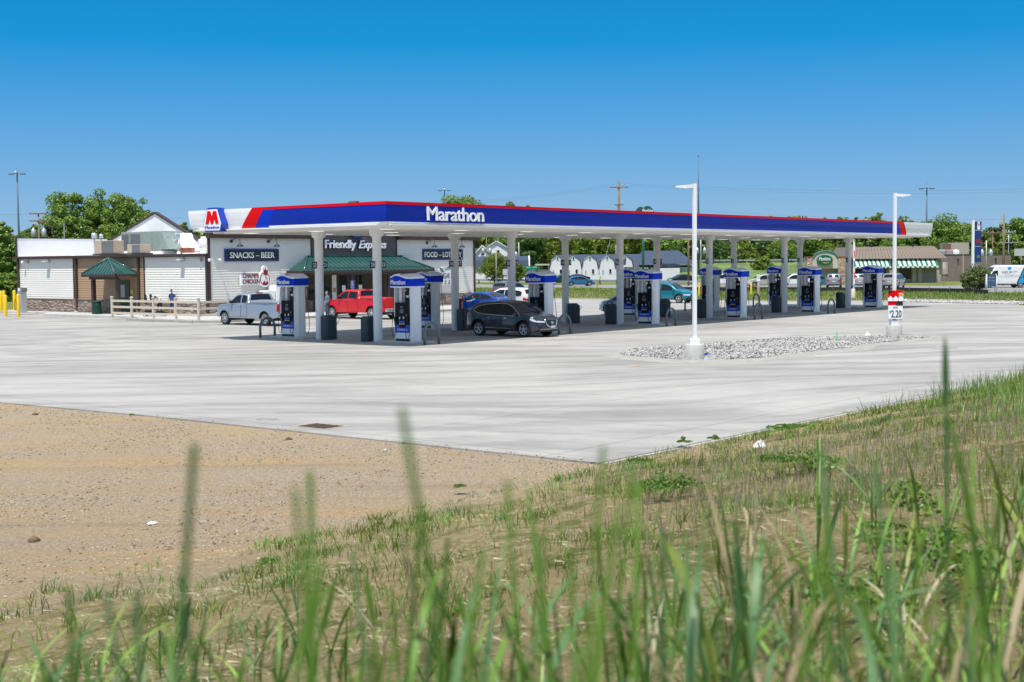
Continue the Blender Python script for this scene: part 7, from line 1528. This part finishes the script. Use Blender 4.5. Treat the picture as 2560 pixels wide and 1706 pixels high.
crumple('blue_wrapper', 1766, 893, .25, .10, BLUE2, 'blue wrapper beside the first lamp post base', 'litter', 3); crumple('blue_cup', 2194, 857, .2, .1, mat('pale_blue_plastic', (.15, .4, .65)), 'pale blue cup on the stones near the second post', 'litter', 4); crumple('plastic_bag', 2168, 845, .4, .2, PAPER, 'white plastic bag on the far side of the stones', 'litter', 5)
p = G(2092, 856); t = thing('glass_bottle', 'pale green bottle standing on the white stones', 'bottle', (p.x, p.y, .10)); mb = MB(); mb.lathe([(.001, 0), (.085, .0), (.09, .03), (.09, .28), (.04, .40), (.035, .5), (.045, .52), (.0, .53)], mat('pale_green_glass', (.25, .55, .35), .15), 14); mb.build('body', None, t); t.scale = (.62, .62, .62); mb = MB(); mb.lathe([(.046, .5), (.046, .55), (.0, .555)], mat('green_cap', (.02, .35, .15)), 10); mb.build('cap', None, t)
# drain grate and stain
a, b, c_, e_ = G(745, 1066.5), G(810, 1073), G(862, 1066), G(792, 1059.5)
cen2 = (a+b+c_+e_)/4; ux = (b-a+c_-e_)/2; uy = (e_-a+c_-b)/2
t = thing('drain_grate', 'rusty iron drain grate set in the concrete near its edge', 'drain', (cen2.x, cen2.y, .0)); mb = MB(); 
def DP(u, v, z): q = ux*u+uy*v; return (q.x, q.y, z)
mb.add([DP(-.62, -.62, .005), DP(.62, -.62, .005), DP(.62, .62, .005), DP(-.62, .62, .005)], [(0, 1, 2, 3)], mat('drain_sand', (.42, .36, .26), .9)); mb.build('frame', None, t)
mb = MB(); mb.add([DP(-.5, -.5, .009), DP(.5, -.5, .009), DP(.5, .5, .009), DP(-.5, .5, .009)], [(0, 1, 2, 3)], mat('drain_dark', (.015, .01, .01), .9)); mb.build('opening', None, t)
mb = MB(); RUST = mat('rust_iron', (.105, .06, .045), .85, noise=.2)
for k in range(9): v0 = -.5+k/9; mb.add([DP(-.5, v0, .014), DP(.5, v0, .014), DP(.5, v0+.06, .014), DP(-.5, v0+.06, .014)], [(0, 1, 2, 3)], RUST)
for k in range(5): v0 = -.5+k*.235; mb.add([DP(v0, -.5, .0145), DP(v0+.05, -.5, .0145), DP(v0+.05, .5, .0145), DP(v0, .5, .0145)], [(0, 1, 2, 3)], RUST)
mb.build('bars', RUST, t)
def stain(px, py, w, h, col, name, seed):
    c0 = G(px, py); r_ = random.Random(seed); P = []
    for k in range(26): a_ = 2*math.pi*k/26; f = r_.uniform(.8, 1.1); q = G(px+w*math.cos(a_)*f, py+h*math.sin(a_)*f); P.append((q.x, q.y, .004))
    m = mat('stain_'+name, col, .9, noise=.3, nscale=4); mb = MB(); mb.add(P, [tuple(range(26))], m); o = mb.build('pavement_stain', m); struct(o)
stain(668, 1048, 30, 3.2, (.27, .26, .255), 'grey', 1); stain(1585, 915, 20, 2.0, (.40, .30, .20), 'rusty', 2); stain(912, 880, 16, 2, (.35, .27, .22), 'brown', 3); stain(2360, 870, 40, 3, (.30, .29, .28), 'dark', 4)
stain(785, 1063, 44, 5, (.33, .315, .29), 'damp', 6)
# thin concrete strip where the slab edge shows
mb = MB(); mb.box(((58-24.5)/2, -30.15-.06, -.06), (82.4, .12, .09), CONCD); struct(mb.build('slab_edge', CONCD))

# ------------------------------------------------------------------ grass of the bank
GR_A = leafmat('grass_short', (.05, .085, .011), (.125, .185, .025), (.30, .33, .075)); GR_T = leafmat('grass_rye', (.08, .16, .022), (.165, .31, .045), (.31, .47, .10)); GR_B = leafmat('grass_blue_green', (.06, .145, .045), (.13, .26, .09), (.24, .40, .18))
GR_S = leafmat('grass_straw', (.26, .19, .10), (.42, .33, .20), (.60, .52, .36)); GR_P = leafmat('grass_seed_purple', (.20, .14, .11), (.33, .25, .20), (.46, .38, .30))
def blades(x, y, h, w, lean, mi, seed, z=None, seg=3, bend=1.0):
    n = len(x); r_ = np.random.RandomState(seed); z = HZ(x, y) if z is None else z; a = r_.uniform(0, 6.28, n); la = r_.uniform(0, 6.28, n); lv = np.stack([np.cos(la), np.sin(la)], 1)*(lean*h)[:, None]
    wv = np.stack([np.cos(a), np.sin(a)], 1)*(w/2)[:, None]; V_ = []
    for k in range(seg+1):
        t = k/seg; c = np.stack([x, y], 1)+lv*(t**1.8)*bend; zz = z+h*t*(1-.25*lean*t); ww = wv*(1-t**2)*(.7+.6*t*(1-t)*2)
        if k == seg: ww = wv*.06
        V_.append(np.concatenate([c-ww, zz[:, None]], 1)); V_.append(np.concatenate([c+ww, zz[:, None]], 1))
    V_ = np.stack(V_, 1); m = 2*(seg+1); base = (np.arange(n)*m)[:, None]; F_ = np.concatenate([base+np.array([2*k, 2*k+1, 2*k+3, 2*k+2])[None] for k in range(seg)], 1).reshape(-1, 4)
    return V_.reshape(-1, 3), F_, np.repeat(mi, seg)
def fuse(name, parts, mats, label, cat='grass'):
    VV, FF, MM, o_ = [], [], [], 0
    for v, f, m in parts: VV.append(v); FF.append(f+o_); MM.append(m); o_ += len(v)
    o = npmesh(name, np.concatenate(VV), np.concatenate(FF), mats, None, np.concatenate(MM)); tag(o, label, cat, kind='stuff'); return o
def noise2(x, y, s): return (np.sin(x*s*1.0+1.7*np.sin(y*s*.8+.3))+np.sin(y*s*1.3-1.1*np.sin(x*s*.9+2))+.6*np.sin((x+y)*s*2.3+1)+.5*np.sin((x-y)*s*3.1))/3.1
MATG = [GR_A, GR_T, GR_B, GR_S, GR_P]
# short turf, patchy
x, y, dd, xx = frus(420000, 6, 60, 21, .52); d = SBV(x)-y; r = np.random.RandomState(5); nn = noise2(x, y, 1.1)+.6*noise2(x, y, 4.1); side_ = xx/dd
dens = np.clip(.02+.8*np.clip(nn, -.2, 1)+.22*np.clip(side_*2.2+.3, 0, 1), .03, 1)*np.clip(d/1.0+.3, 0, 1)*np.clip((d+.5)/(1+np.clip(-26-x, 0, 8)*.5), .12, 1)
keep = (d > -.15) & (r.rand(len(x)) < dens); x, y, dd, nn, side_ = x[keep], y[keep], dd[keep], nn[keep], side_[keep]; n = len(x)
h = r.uniform(.03, .10, n)*(1+.9*np.clip(nn, 0, 1)); w = .006+.00030*dd; mi = r.choice([0, 3, 1], n, p=[.74, .12, .14])
parts = [blades(x, y, h, w, r.uniform(.2, .8, n), mi, 1, seg=2)]
# clumps a little taller
x, y, dd, xx = frus(4600, 7, 45, 23, .52); d = SBV(x)-y; ok = (d > .35) & (noise2(x, y, 1.1)+r.uniform(-.4, .5, 4600) > .05) & (r.rand(4600) < np.clip((d+.5)/(1+np.clip(-26-x, 0, 8)*.35), .25, 1)); x, y, dd = x[ok], y[ok], dd[ok]; cx, cyy = np.repeat(x, 26), np.repeat(y, 26); n = len(cx); sz = np.repeat(r.uniform(.04, .20, len(x)), 26); hh = np.repeat(r.uniform(.08, .24, len(x)), 26)
cx = cx+r.normal(size=n)*sz; cyy = cyy+r.normal(size=n)*sz; D_ = np.repeat(dd, 26); parts.append(blades(cx, cyy, hh*r.uniform(.5, 1.1, n), .006+.00035*D_, r.uniform(.2, .9, n), np.repeat(r.choice([0, 1, 2], len(x), p=[.5, .35, .15]), 26), 2))
fuse('bank_turf', parts, MATG, 'patchy short green and dry turf covering the bank')
# straw lying flat
x, y, dd, xx = frus(40000, 6, 30, 24); d = SBV(x)-y; ok = (d > .3); x, y, dd = x[ok], y[ok], dd[ok]; n = len(x); a = r.uniform(0, 6.28, n); L2 = r.uniform(.03, .11, n); ux_, uy_ = np.cos(a)*L2/2, np.sin(a)*L2/2; wx, wy = -np.sin(a)*.0022, np.cos(a)*.0022; zz = HZ(x, y)+r.uniform(.004, .02, n)
v = np.stack([np.stack([x-ux_-wx, y-uy_-wy, zz], 1), np.stack([x+ux_-wx, y+uy_-wy, zz+r.uniform(-.002, .012, n)], 1), np.stack([x+ux_+wx, y+uy_+wy, zz+.003], 1), np.stack([x-ux_+wx, y-uy_+wy, zz], 1)], 1).reshape(-1, 3)
o = npmesh('straw_litter', v, np.arange(4*n).reshape(-1, 4), GR_S); tag(o, 'dry pale straw scattered over the soil of the bank', 'straw', kind='stuff')
# thin purple-headed stems on the right half of the bank
x, y, dd, xx = frus(75000, 6.5, 26, 25, .52); d = SBV(x)-y; s_ = xx/dd; nn = noise2(x, y, .8); dens = np.clip((s_+.02+.06*nn)*5, 0, 1)*np.clip((d-3.2)/2.0, 0, 1)*np.clip((22-dd)/8, 0, 1)*np.clip((dd-7.8)/1.5, .15, 1)
ok = r.rand(len(x)) < dens*.5; x, y, dd = x[ok], y[ok], dd[ok]; n = len(x); h = r.uniform(.13, .32, n); parts = [blades(x, y, h, .0025+.00016*dd, r.uniform(.03, .22, n), r.choice([4, 3, 0, 1], n, p=[.30, .20, .20, .30]), 3)]
zt_ = HZ(x, y)+h*.92; k_ = r.rand(n) < .45; parts.append(blades(x[k_]+.0, y[k_], r.uniform(.05, .09, k_.sum()), .008+.0003*dd[k_], r.uniform(.0, .2, k_.sum()), np.full(k_.sum(), 4), 4, z=zt_[k_]-.05))
fuse('seeding_grass', parts, MATG, 'thin purplish seeding grass standing on the right half of the bank')
# tall rye at the right end of the bank
x, y, dd, xx = frus(40000, 16, 42, 26, .55); d = SBV(x)-y; s_ = xx/dd; dens = np.clip((s_-.285+.05*noise2(x, y, .7))*14, 0, 1)*np.clip((d-.7)/1.5, 0, 1); ok = r.rand(len(x)) < dens*.8; x, y, dd = x[ok], y[ok], dd[ok]; n = len(x); h = r.uniform(.25, .6, n)
fuse('tall_rye', [blades(x, y, h, .006+.00030*dd, r.uniform(.05, .5, n), r.choice([1, 0, 2, 4], n, p=[.45, .25, .2, .1]), 5)], MATG, 'tall rye grass at the right end of the bank by the concrete')
# near rye: stems with leaves, a few with ears, out of focus
def plant(r_, x, y, H, V_, F_, M_, mi, ear, lm=.30):
    z = hz(x, y); az = r_.uniform(0, 6.28); ln = r_.uniform(.04, lm); dx, dy = math.cos(az)*ln, math.sin(az)*ln
    def cp(t): return Vector((x+dx*H*t**1.7, y+dy*H*t**1.7, z+H*t))
    def ribbon(pts, ws, sd, m):
        o_ = len(V_)
        for i, (p, w) in enumerate(zip(pts, ws)):
            V_.append(tuple(p-sd*w)); V_.append(tuple(p+sd*w))
            if i: b = o_+2*i-2; F_.append((b, b+1, b+3, b+2)); M_.append(m)
    for a in (0, 1.57): sdv = Vector((math.cos(az+a), math.sin(az+a), 0)); ribbon([cp(k/6) for k in range(7)], [.0028]*7, sdv, mi)
    nl = r_.randint(2, 4) if lm > .2 else 2
    for k in range(nl):
        t0 = r_.uniform(.25, .85) if lm > .2 else r_.uniform(.15, .55); L_ = r_.uniform(.22, .48); la = r_.uniform(0, 6.28); p0 = cp(t0); wd = r_.uniform(.004, .0085); up = r_.uniform(.75, 1.35); pts, ws = [], []
        fl = Vector((math.cos(la), math.sin(la), 0)); sd = Vector((-math.sin(la), math.cos(la), 0))
        droop = r_.uniform(.1, 1.0)
        for q in range(9):
            t = q/8; ang = up-droop*1.6*t*t; step = L_/8
            if q == 0: p = p0.copy()
            else: p = p + fl*math.cos(ang)*step + Vector((0, 0, math.sin(ang)*step))
            pts.append(p.copy()); ws.append(wd*(.55+.9*t*(1-t)*2.2)*(1-t**3)+.0003)
        ribbon(pts, ws, sd, mi)
    if ear:
        p0 = cp(1.0); d_ = (cp(1)-cp(.9)).normalized(); 
        for a in (0, .8, 1.57, 2.3): sdv = Vector((math.cos(a), math.sin(a), 0)); ribbon([p0+d_*(.11*k/5) for k in range(6)], [.002, .005, .006, .0055, .004, .001], sdv, mi)
rr = random.Random(77); V_, F_, M_ = [], [], []
def add_near(n, dmin, dmax, lo, hi, H0, H1, ear):
    c = 0
    while c < n:
        dd_ = rr.uniform(dmin, dmax); s_ = rr.uniform(lo, hi); x = CAM.x+s_*dd_*math.cos(TH)+dd_*math.sin(TH); y = CAM.y-s_*dd_*math.sin(TH)+dd_*math.cos(TH)
        plant(rr, x, y, rr.uniform(H0, H1), V_, F_, M_, rr.choice([1, 1, 1, 2, 2, 0, 0, 3]), rr.random() < ear); c += 1
add_near(38, 1.2, 1.9, -.52, .52, .95, 1.18, .12)
add_near(90, 1.8, 3.0, -.55, .55, .72, 1.00, .08)
add_near(60, 1.6, 3.2, .0, .42, .80, 1.10, .08)
add_near(85, 1.5, 3.2, -.55, .15, .72, 1.0, .05)
add_near(85, 2.4, 4.8, .12, .55, .66, .95, .1)
add_near(60, 3.8, 6.0, .22, .60, .50, .80, .1)
add_near(55, 3.0, 5.5, -.40, .20, .35, .60, .05)
def stem_px(px, ytop, dd_, ear=False, mi=1):
    dd_ *= .85; p = D(px, ytop+60, dd_); plant(rr, p.x, p.y, p.z-hz(p.x, p.y), V_, F_, M_, mi, ear, .12)
for px, yt, dd_, ear, mi in ((62, 1170, 1.25, False, 1), (195, 1060, 1.15, False, 2), (248, 1380, 1.5, False, 1), (118, 1420, 1.3, False, 2), (330, 1330, 1.5, False, 2), (530, 1330, 1.6, False, 1), (585, 1340, 1.4, False, 2), (690, 1330, 1.7, False, 2), (905, 1130, 1.15, False, 1), (935, 1290, 1.5, False, 1), (1060, 1350, 1.7, False, 2), (1190, 1230, 1.5, False, 1), (1215, 1230, 1.3, False, 1), (1300, 1230, 1.6, False, 1), (1330, 1150, 1.4, False, 1), (1442, 930, 1.15, False, 1), (1300, 1080, 1.25, False, 1), (770, 1190, 1.2, False, 1), (1405, 1170, 1.35, False, 1), (1520, 1280, 1.3, False, 1), (1555, 1200, 1.5, False, 1), (1640, 1290, 1.6, False, 2), (1745, 1290, 1.4, False, 1), (1830, 1230, 1.8, False, 2), (2090, 1190, 1.6, False, 1), (2250, 1080, 2.0, False, 2), (2392, 935, 2.6, True, 2), (2520, 1010, 2.4, False, 2), (2440, 1080, 2.2, False, 1), (2310, 1090, 2.4, False, 2), (430, 1460, 1.6, False, 1), (40, 1500, 1.4, False, 1), (820, 1420, 1.6, False, 2), (760, 1500, 1.5, False, 1), (1110, 1450, 1.4, False, 1)):
    stem_px(px, yt, dd_, ear, mi)
o = npmesh('foreground_rye', np.array(V_), np.array(F_), MATG, None, M_); tag(o, 'tall blurred rye blades close to the camera along the bottom edge', 'grass', kind='stuff')
# leafy weeds
LF_W = leafmat('leaf_weed', (.06, .12, .02), (.13, .23, .035), (.26, .38, .07))
def weed(pt, W, H, label, seed, n=260):
    v, f, cs = crown(seed, W, H, n, .035, 16, -.35); v[:, 2] *= 1-.25*np.abs(v[:, 0])/W; o = npmesh('leafy_weed', v*1.0, f, LF_W); o.location = pt; tag(o, label, 'weed', 'leafy weeds on the bank'); return o
def bank_pt(px, py):
    dv = ray(px, py); t = 3.0
    while t < 90:
        q = CAM+dv*t
        if q.z <= (hz(q.x, q.y) if (q.x < -24.5 or q.y < -30.15) else 0): return Vector((q.x, q.y, q.z))
        t += .03
    return q
for k, (px, py, W, H, lab) in enumerate(((1785, 1114, .28, .22, 'small leafy weed left edge of the bank above the paper scrap'), (1712, 1122, .32, .30, 'leafy weed standing against the concrete edge'), (1600, 1175, .55, .26, 'low dark weed clump near the tip of the concrete'), (1680, 1250, .8, .26, 'broad dark weed clump in the middle of the bank'), (1985, 1090, .9, .14, 'flat green clump near the concrete on the right'), (2000, 1185, 1.0, .2, 'wide clump of weeds right of the paper scrap'), (2310, 1400, .9, .5, 'bright leafy weeds among the tall blades at the right'), (2420, 1480, .8, .45, 'bright leafy weeds low at the right edge'), (2150, 1560, .7, .3, 'low leafy weeds at the lower right'), (665, 1440, .18, .12, 'tiny lone weed left of centre on the bank'), (1150, 1237, .25, .2, 'small weed at the upper edge of the bank'), (330, 1052, .15, .08, 'tiny green tuft alone on the bare lot'))):
    q = bank_pt(px, py); weed(q, W, H, lab, 200+k, int(320+1000*W))
# weeds and grass along the far verge
x0_ = []
r = np.random.RandomState(9); PX_ = r.uniform(1080, 2600, 26000); near_y = np.interp(PX_, [1080, 1200, 1450, 1700, 2050, 2200, 2600], [748, 746, 743, 752, 748, 750, 758]); far_y = np.interp(PX_, [1080, 1450, 1700, 2250, 2600], [724, 722, 727, 729, 736]); u = r.rand(26000)**1.2
pp = [G(a, b+(c-b)*t_) for a, b, c, t_ in zip(PX_, near_y, far_y, u)]; x = np.array([p.x for p in pp]); y = np.array([p.y for p in pp]); n = len(x); ok = (x > 60.5) | (y > 60); x, y, u = x[ok], y[ok], u[ok]; n = len(x); h = r.uniform(.05, .14, n)+.18*u+.5*np.clip(noise2(x, y, .35)-.25, 0, 1)*(u > .35)
fuse('verge_grass', [blades(x, y, h, np.full(n, .07), r.uniform(.1, .6, n), np.where(r.rand(n) < .55-.6*u, 3, r.choice([0, 1], n, p=[.55, .45])), 6, z=np.full(n, -.035), seg=2)], MATG, 'long green grass of the verge between the lot and the road')

# ------------------------------------------------------------------ people
SKIN = mat('skin', (.50, .28, .19), .6); HAIRG = mat('grey_hair', (.20, .18, .17), .8); HAIRD = mat('dark_hair', (.03, .022, .018), .8)
def person(label, loc, heading, J, radii, cloth, hair=HAIRG, scale=1.0, hat=None):
    """J: joint -> (x forward, y left, z); edges below; cloth(co) -> material; one continuous skinned body"""
    E = [('pelvis', 'waist'), ('waist', 'chest'), ('chest', 'neck'), ('neck', 'head0'), ('head0', 'head1'), ('head1', 'head2')]
    for s in 'lr': E += [('pelvis', 'hip'+s), ('hip'+s, 'knee'+s), ('knee'+s, 'ankle'+s), ('ankle'+s, 'toe'+s), ('chest', 'sho'+s), ('sho'+s, 'elb'+s), ('elb'+s, 'wri'+s), ('wri'+s, 'palm'+s)]
    names = ['pelvis']+[n for n in J if n != 'pelvis']; idx = {n: i for i, n in enumerate(names)}; vs = [Vector(J[n]) for n in names]; ed = [(idx[a], idx[b]) for a, b in E]; rad = [radii.get(n.rstrip('lr') if n[-1] in 'lr' and n[:-1] in radii else n, .05) for n in names]
    # fingers and thumb: short chains rooted in the palm
    for s in 'lr':
        pw, pp_ = Vector(J['wri'+s]), Vector(J['palm'+s]); dv = (pp_-pw).normalized(); sd = dv.cross(Vector((1, 0, 0)) if abs(dv.x) < .8 else Vector((0, 0, 1))).normalized(); sd2 = dv.cross(sd)
        for k in range(4):
            b = pp_+sd2*(.028*(k-1.5)); f1 = b+dv*.035; f2 = f1+dv*(.03, .036, .033, .024)[k]+sd*.012; o0 = len(vs); vs += [b, f1, f2]; rad += [.011, .009, .008]; ed += [(idx['palm'+s], o0), (o0, o0+1), (o0+1, o0+2)]
        b = pw+dv*.03+sd2*-.035; o0 = len(vs); vs += [b, b+dv*.03+sd2*-.02]; rad += [.012, .010]; ed += [(idx['wri'+s], o0), (o0, o0+1)]
    me = bpy.data.meshes.new('person'); me.from_pydata([tuple(v*scale) for v in vs], ed, []); ob = bpy.data.objects.new('tmp', me); C.objects.link(ob)
    md = ob.modifiers.new('s', 'SKIN'); md.branch_smoothing = .4
    for i, sv in enumerate(me.skin_vertices[0].data): sv.radius = (rad[i]*scale, rad[i]*scale); sv.use_root = (i == 0)
    sub = ob.modifiers.new('d', 'SUBSURF'); sub.levels = 1; sub.render_levels = 1
    dg = bpy.context.evaluated_depsgraph_get(); m2 = bpy.data.meshes.new_from_object(ob.evaluated_get(dg)); C.objects.unlink(ob); bpy.data.objects.remove(ob); m2.name = 'person'
    mats = [SKIN]; m2.materials.clear()
    seg = [(Vector(vs[a])*scale, Vector(vs[b])*scale, (names[a] if a < len(names) else 'finger', names[b] if b < len(names) else 'finger')) for a, b in ed]
    mi = []
    for p in m2.polygons:
        c = p.center; best = None
        for a, b, nm in seg:
            ab = b-a; t = max(0, min(1, (c-a).dot(ab)/max(1e-9, ab.length_squared))); dd_ = (c-(a+ab*t)).length
            if best is None or dd_ < best[0]: best = (dd_, nm, t)
        m = cloth(best[1], best[2], c)
        if m not in mats: mats.append(m)
        mi.append(mats.index(m))
    for m in mats: m2.materials.append(m)
    m2.polygons.foreach_set('material_index', mi); m2.polygons.foreach_set('use_smooth', [True]*len(mi)); o = bpy.data.objects.new('person', m2); C.objects.link(o); o.location = loc; o.rotation_euler = (0, 0, heading); tag(o, label, 'person')
    h0, h2 = Vector(J['head0'])*scale, Vector(J['head2'])*scale; hd = (h2-h0).normalized(); hc = h0.lerp(h2, .68); fw = (Vector(J.get('face', (1, 0, 0))) - hd*Vector(J.get('face', (1, 0, 0))).dot(hd)).normalized(); lf = hd.cross(fw)
    mb = MB(); n = 12; vs_ = []
    for i in range(7):
        th = (math.pi/2)*i/6
        for k in range(n):
            ph = 2*math.pi*k/n; q = fw*(-.012+.092*math.cos(th)*math.cos(ph)*(1.0 if math.cos(ph) < .3 else .86))+lf*(.080*math.cos(th)*math.sin(ph))+hd*(.110*math.sin(th)+(-.05 if (i == 0 and math.cos(ph) < .2) else 0)); vs_.append(hc+q*scale)
    mb.add(vs_, [(i*n+k, i*n+(k+1) % n, (i+1)*n+(k+1) % n, (i+1)*n+k) for i in range(6) for k in range(n)], hair, True); mb.build('hair', hair, o)
    mb = MB(); c0 = hc+fw*.085*scale+hd*-.03*scale; mb.add([c0+hd*.03, c0+lf*.013-hd*.01, c0-lf*.013-hd*.01, c0+fw*.022-hd*.008], [(0, 1, 3), (0, 3, 2), (1, 2, 3)], SKIN)
    mb.build('nose', SKIN, o)
    for sg in (-1, 1): mb = MB(); mb.box(hc+fw*.080*scale+lf*.030*sg, (.012, .012, .010), BLACK); mb.build('eye', BLACK, o); mb = MB(); mb.box(hc+lf*.082*sg+hd*-.02, (.03, .016, .05), SKIN); mb.build('ear', SKIN, o)
    mb = MB(); mb.box(hc+fw*.082*scale-hd*.07, (.01, .045, .010), mat('lip', (.35, .12, .1))); mb.build('mouth', None, o)
    return o
RAD = dict(pelvis=.150, waist=.142, chest=.165, neck=.058, head0=.062, head1=.095, head2=.070, hip=.105, knee=.070, ankle=.048, toe=.042, sho=.072, elb=.048, wri=.032, palm=.034)
def stand(**kw):
    J = dict(pelvis=(0, 0, .95), waist=(0, 0, 1.12), chest=(.0, 0, 1.36), neck=(.01, 0, 1.51), head0=(.03, 0, 1.57), head1=(.04, 0, 1.66), head2=(.03, 0, 1.73),
             hipl=(0, .11, .88), kneel=(.02, .12, .50), anklel=(-.02, .13, .09), toel=(.14, .15, .045), hipr=(0, -.11, .88), kneer=(.02, -.12, .50), ankler=(-.02, -.13, .09), toer=(.14, -.15, .045),
             shol=(0, .20, 1.43), elbl=(-.03, .27, 1.14), wril=(.10, .24, .92), palml=(.15, .22, .85), shor=(0, -.20, 1.43), elbr=(-.03, -.27, 1.14), wrir=(.10, -.24, .92), palmr=(.15, -.22, .85))
    J.update(kw); return J
def dress(top, bottom, shoe, sleeve=1.0, shorts=False):
    def f(nm, t, c):
        a, b = nm
        if 'finger' in nm or b.startswith('palm'): return SKIN
        if a.startswith('head') or b.startswith('head') or (a == 'neck'): return SKIN
        if b.startswith('toe'): return shoe
        if a.startswith('ankle'): return shoe
        if a.startswith('hip'): return bottom
        if a.startswith('knee'): return SKIN if shorts and t > .12 else bottom
        if a.startswith('elb'): return top if sleeve >= 1 and t < .92 else SKIN
        if a.startswith('sho'): return top if sleeve >= 1 or t < .65 else SKIN
        if b.startswith('hip') or (a == 'pelvis' and t < .3): return bottom
        return top
    return f
JEAN = mat('blue_denim', (.045, .10, .17), .85, noise=.15); HOOD = mat('slate_hoodie', (.12, .16, .23), .85, noise=.08); POLO = mat('blue_polo', (.015, .06, .20), .8); NSH = mat('navy_shorts', (.03, .06, .15), .85); SHOE = mat('dark_shoe', (.03, .03, .035), .7); WSH = mat('white_shirt', (.62, .60, .62), .8); DJ = mat('dark_jeans', (.02, .025, .04), .85); TSH = mat('teal_shirt', (.0, .30, .38), .7)
person('grey-haired man in slate hoodie and jeans standing by the red pickup', (onY(818.5, 790, 21.9).x, 21.9, 0), R(165), stand(wrir=(.20, -.16, 1.05), palmr=(.27, -.10, 1.04), elbr=(.0, -.26, 1.13), wril=(.20, .16, 1.05), palml=(.27, .10, 1.06), elbl=(.0, .26, 1.13), head1=(.05, 0, 1.65), kneel=(.03, .12, .50)), RAD, dress(HOOD, JEAN, SHOE))
q = G(431, 788.5, ZW); person('man in blue polo shirt and navy shorts standing behind the fence', (q.x, q.y, ZW), R(195), stand(head0=(.05, .01, 1.57), head1=(.09, .02, 1.64), head2=(.10, .02, 1.71), face=(.8, .1, -.5), wrir=(.18, -.22, 1.0), palmr=(.24, -.20, .96), elbl=(-.02, .30, 1.15), wril=(-.02, .30, .92), palml=(0, .30, .85)), {**RAD, 'waist': .165, 'pelvis': .160, 'chest': .180}, dress(POLO, NSH, SHOE, .5, True), HAIRD)
q = G(399, 788, ZW); person('person in white shirt bending over the black cart behind the fence', (q.x, q.y, ZW), R(200), stand(pelvis=(-.10, 0, .92), waist=(.03, 0, 1.06), chest=(.24, 0, 1.20), neck=(.37, 0, 1.27), head0=(.42, 0, 1.27), head1=(.50, 0, 1.24), head2=(.55, 0, 1.20), face=(.3, 0, -1), hipl=(-.10, .11, .86), hipr=(-.10, -.11, .86), shol=(.26, .19, 1.22), shor=(.26, -.19, 1.22), elbl=(.36, .22, .98), elbr=(.36, -.22, .98), wril=(.48, .14, .80), wrir=(.48, -.14, .80), palml=(.54, .12, .75), palmr=(.54, -.12, .75)), RAD, dress(WSH, DJ, SHOE), HAIRD)
# driver leaning out of the blue car
cp_ = Vector(BSL); person('driver in teal top leaning out of the open blue car door', (cp_.x, cp_.y, 0), UP, dict(pelvis=(.02, .42, .58), waist=(.08, .52, .74), chest=(.18, .72, .93), neck=(.24, .82, 1.04), head0=(.26, .85, 1.07), head1=(.29, .88, 1.14), head2=(.30, .89, 1.21), hipl=(.10, .52, .52), kneel=(.48, .60, .56), anklel=(.62, .60, .22), toel=(.74, .60, .20), hipr=(.10, .34, .52), kneer=(.48, .32, .56), ankler=(.62, .32, .22), toer=(.74, .32, .20),
       shol=(.12, .90, .98), elbl=(.32, 1.06, .86), wril=(.55, 1.14, .84), palml=(.62, 1.16, .83), shor=(.27, .66, .96), elbr=(.45, .70, .86), wrir=(.62, .66, .90), palmr=(.68, .66, .91), face=(1, .3, -.2)), {**RAD, 'waist': .13, 'pelvis': .13, 'chest': .14}, dress(TSH, DJ, SHOE, .5), HAIRD)
# black cart and two folded upright frames behind the fence
p = G(388, 791, ZW); t = thing('equipment_cart', 'low black wheeled equipment cart behind the fence in front of the two people', 'cart', (p.x, p.y, ZW), R(-50)); mb = MB(); mb.box((0, 0, .22), (1.5, .6, .10), BLACK); mb.box((-.4, 0, .36), (.5, .45, .2), BLACK, bev=.04); mb.box((.3, .05, .33), (.4, .3, .14), BLACK, bev=.03); mb.build('deck', BLACK, t)
for (x, y) in ((-.6, .3), (-.6, -.3), (.6, .3), (.6, -.3)): mb = MB(); mb.lathe([(.14, -.05), (.16, -.03), (.16, .03), (.14, .05)], RUBBER, 14, (x, y, .16), 'Y'); mb.build('wheel', RUBBER, t)
p = G(372, 790, ZW); t = thing('folded_stools', 'pair of black upright frames standing by the fence', 'frame', (p.x, p.y, ZW), R(-50))
for x in (-.18, .18): mb = MB(); mb.box((x, 0, 1.15), (.16, .05, .62), BLACK, ry=-.12); mb.box((x, 0, .45), (.04, .04, .9), BLACK); mb.build('upright', BLACK, t)
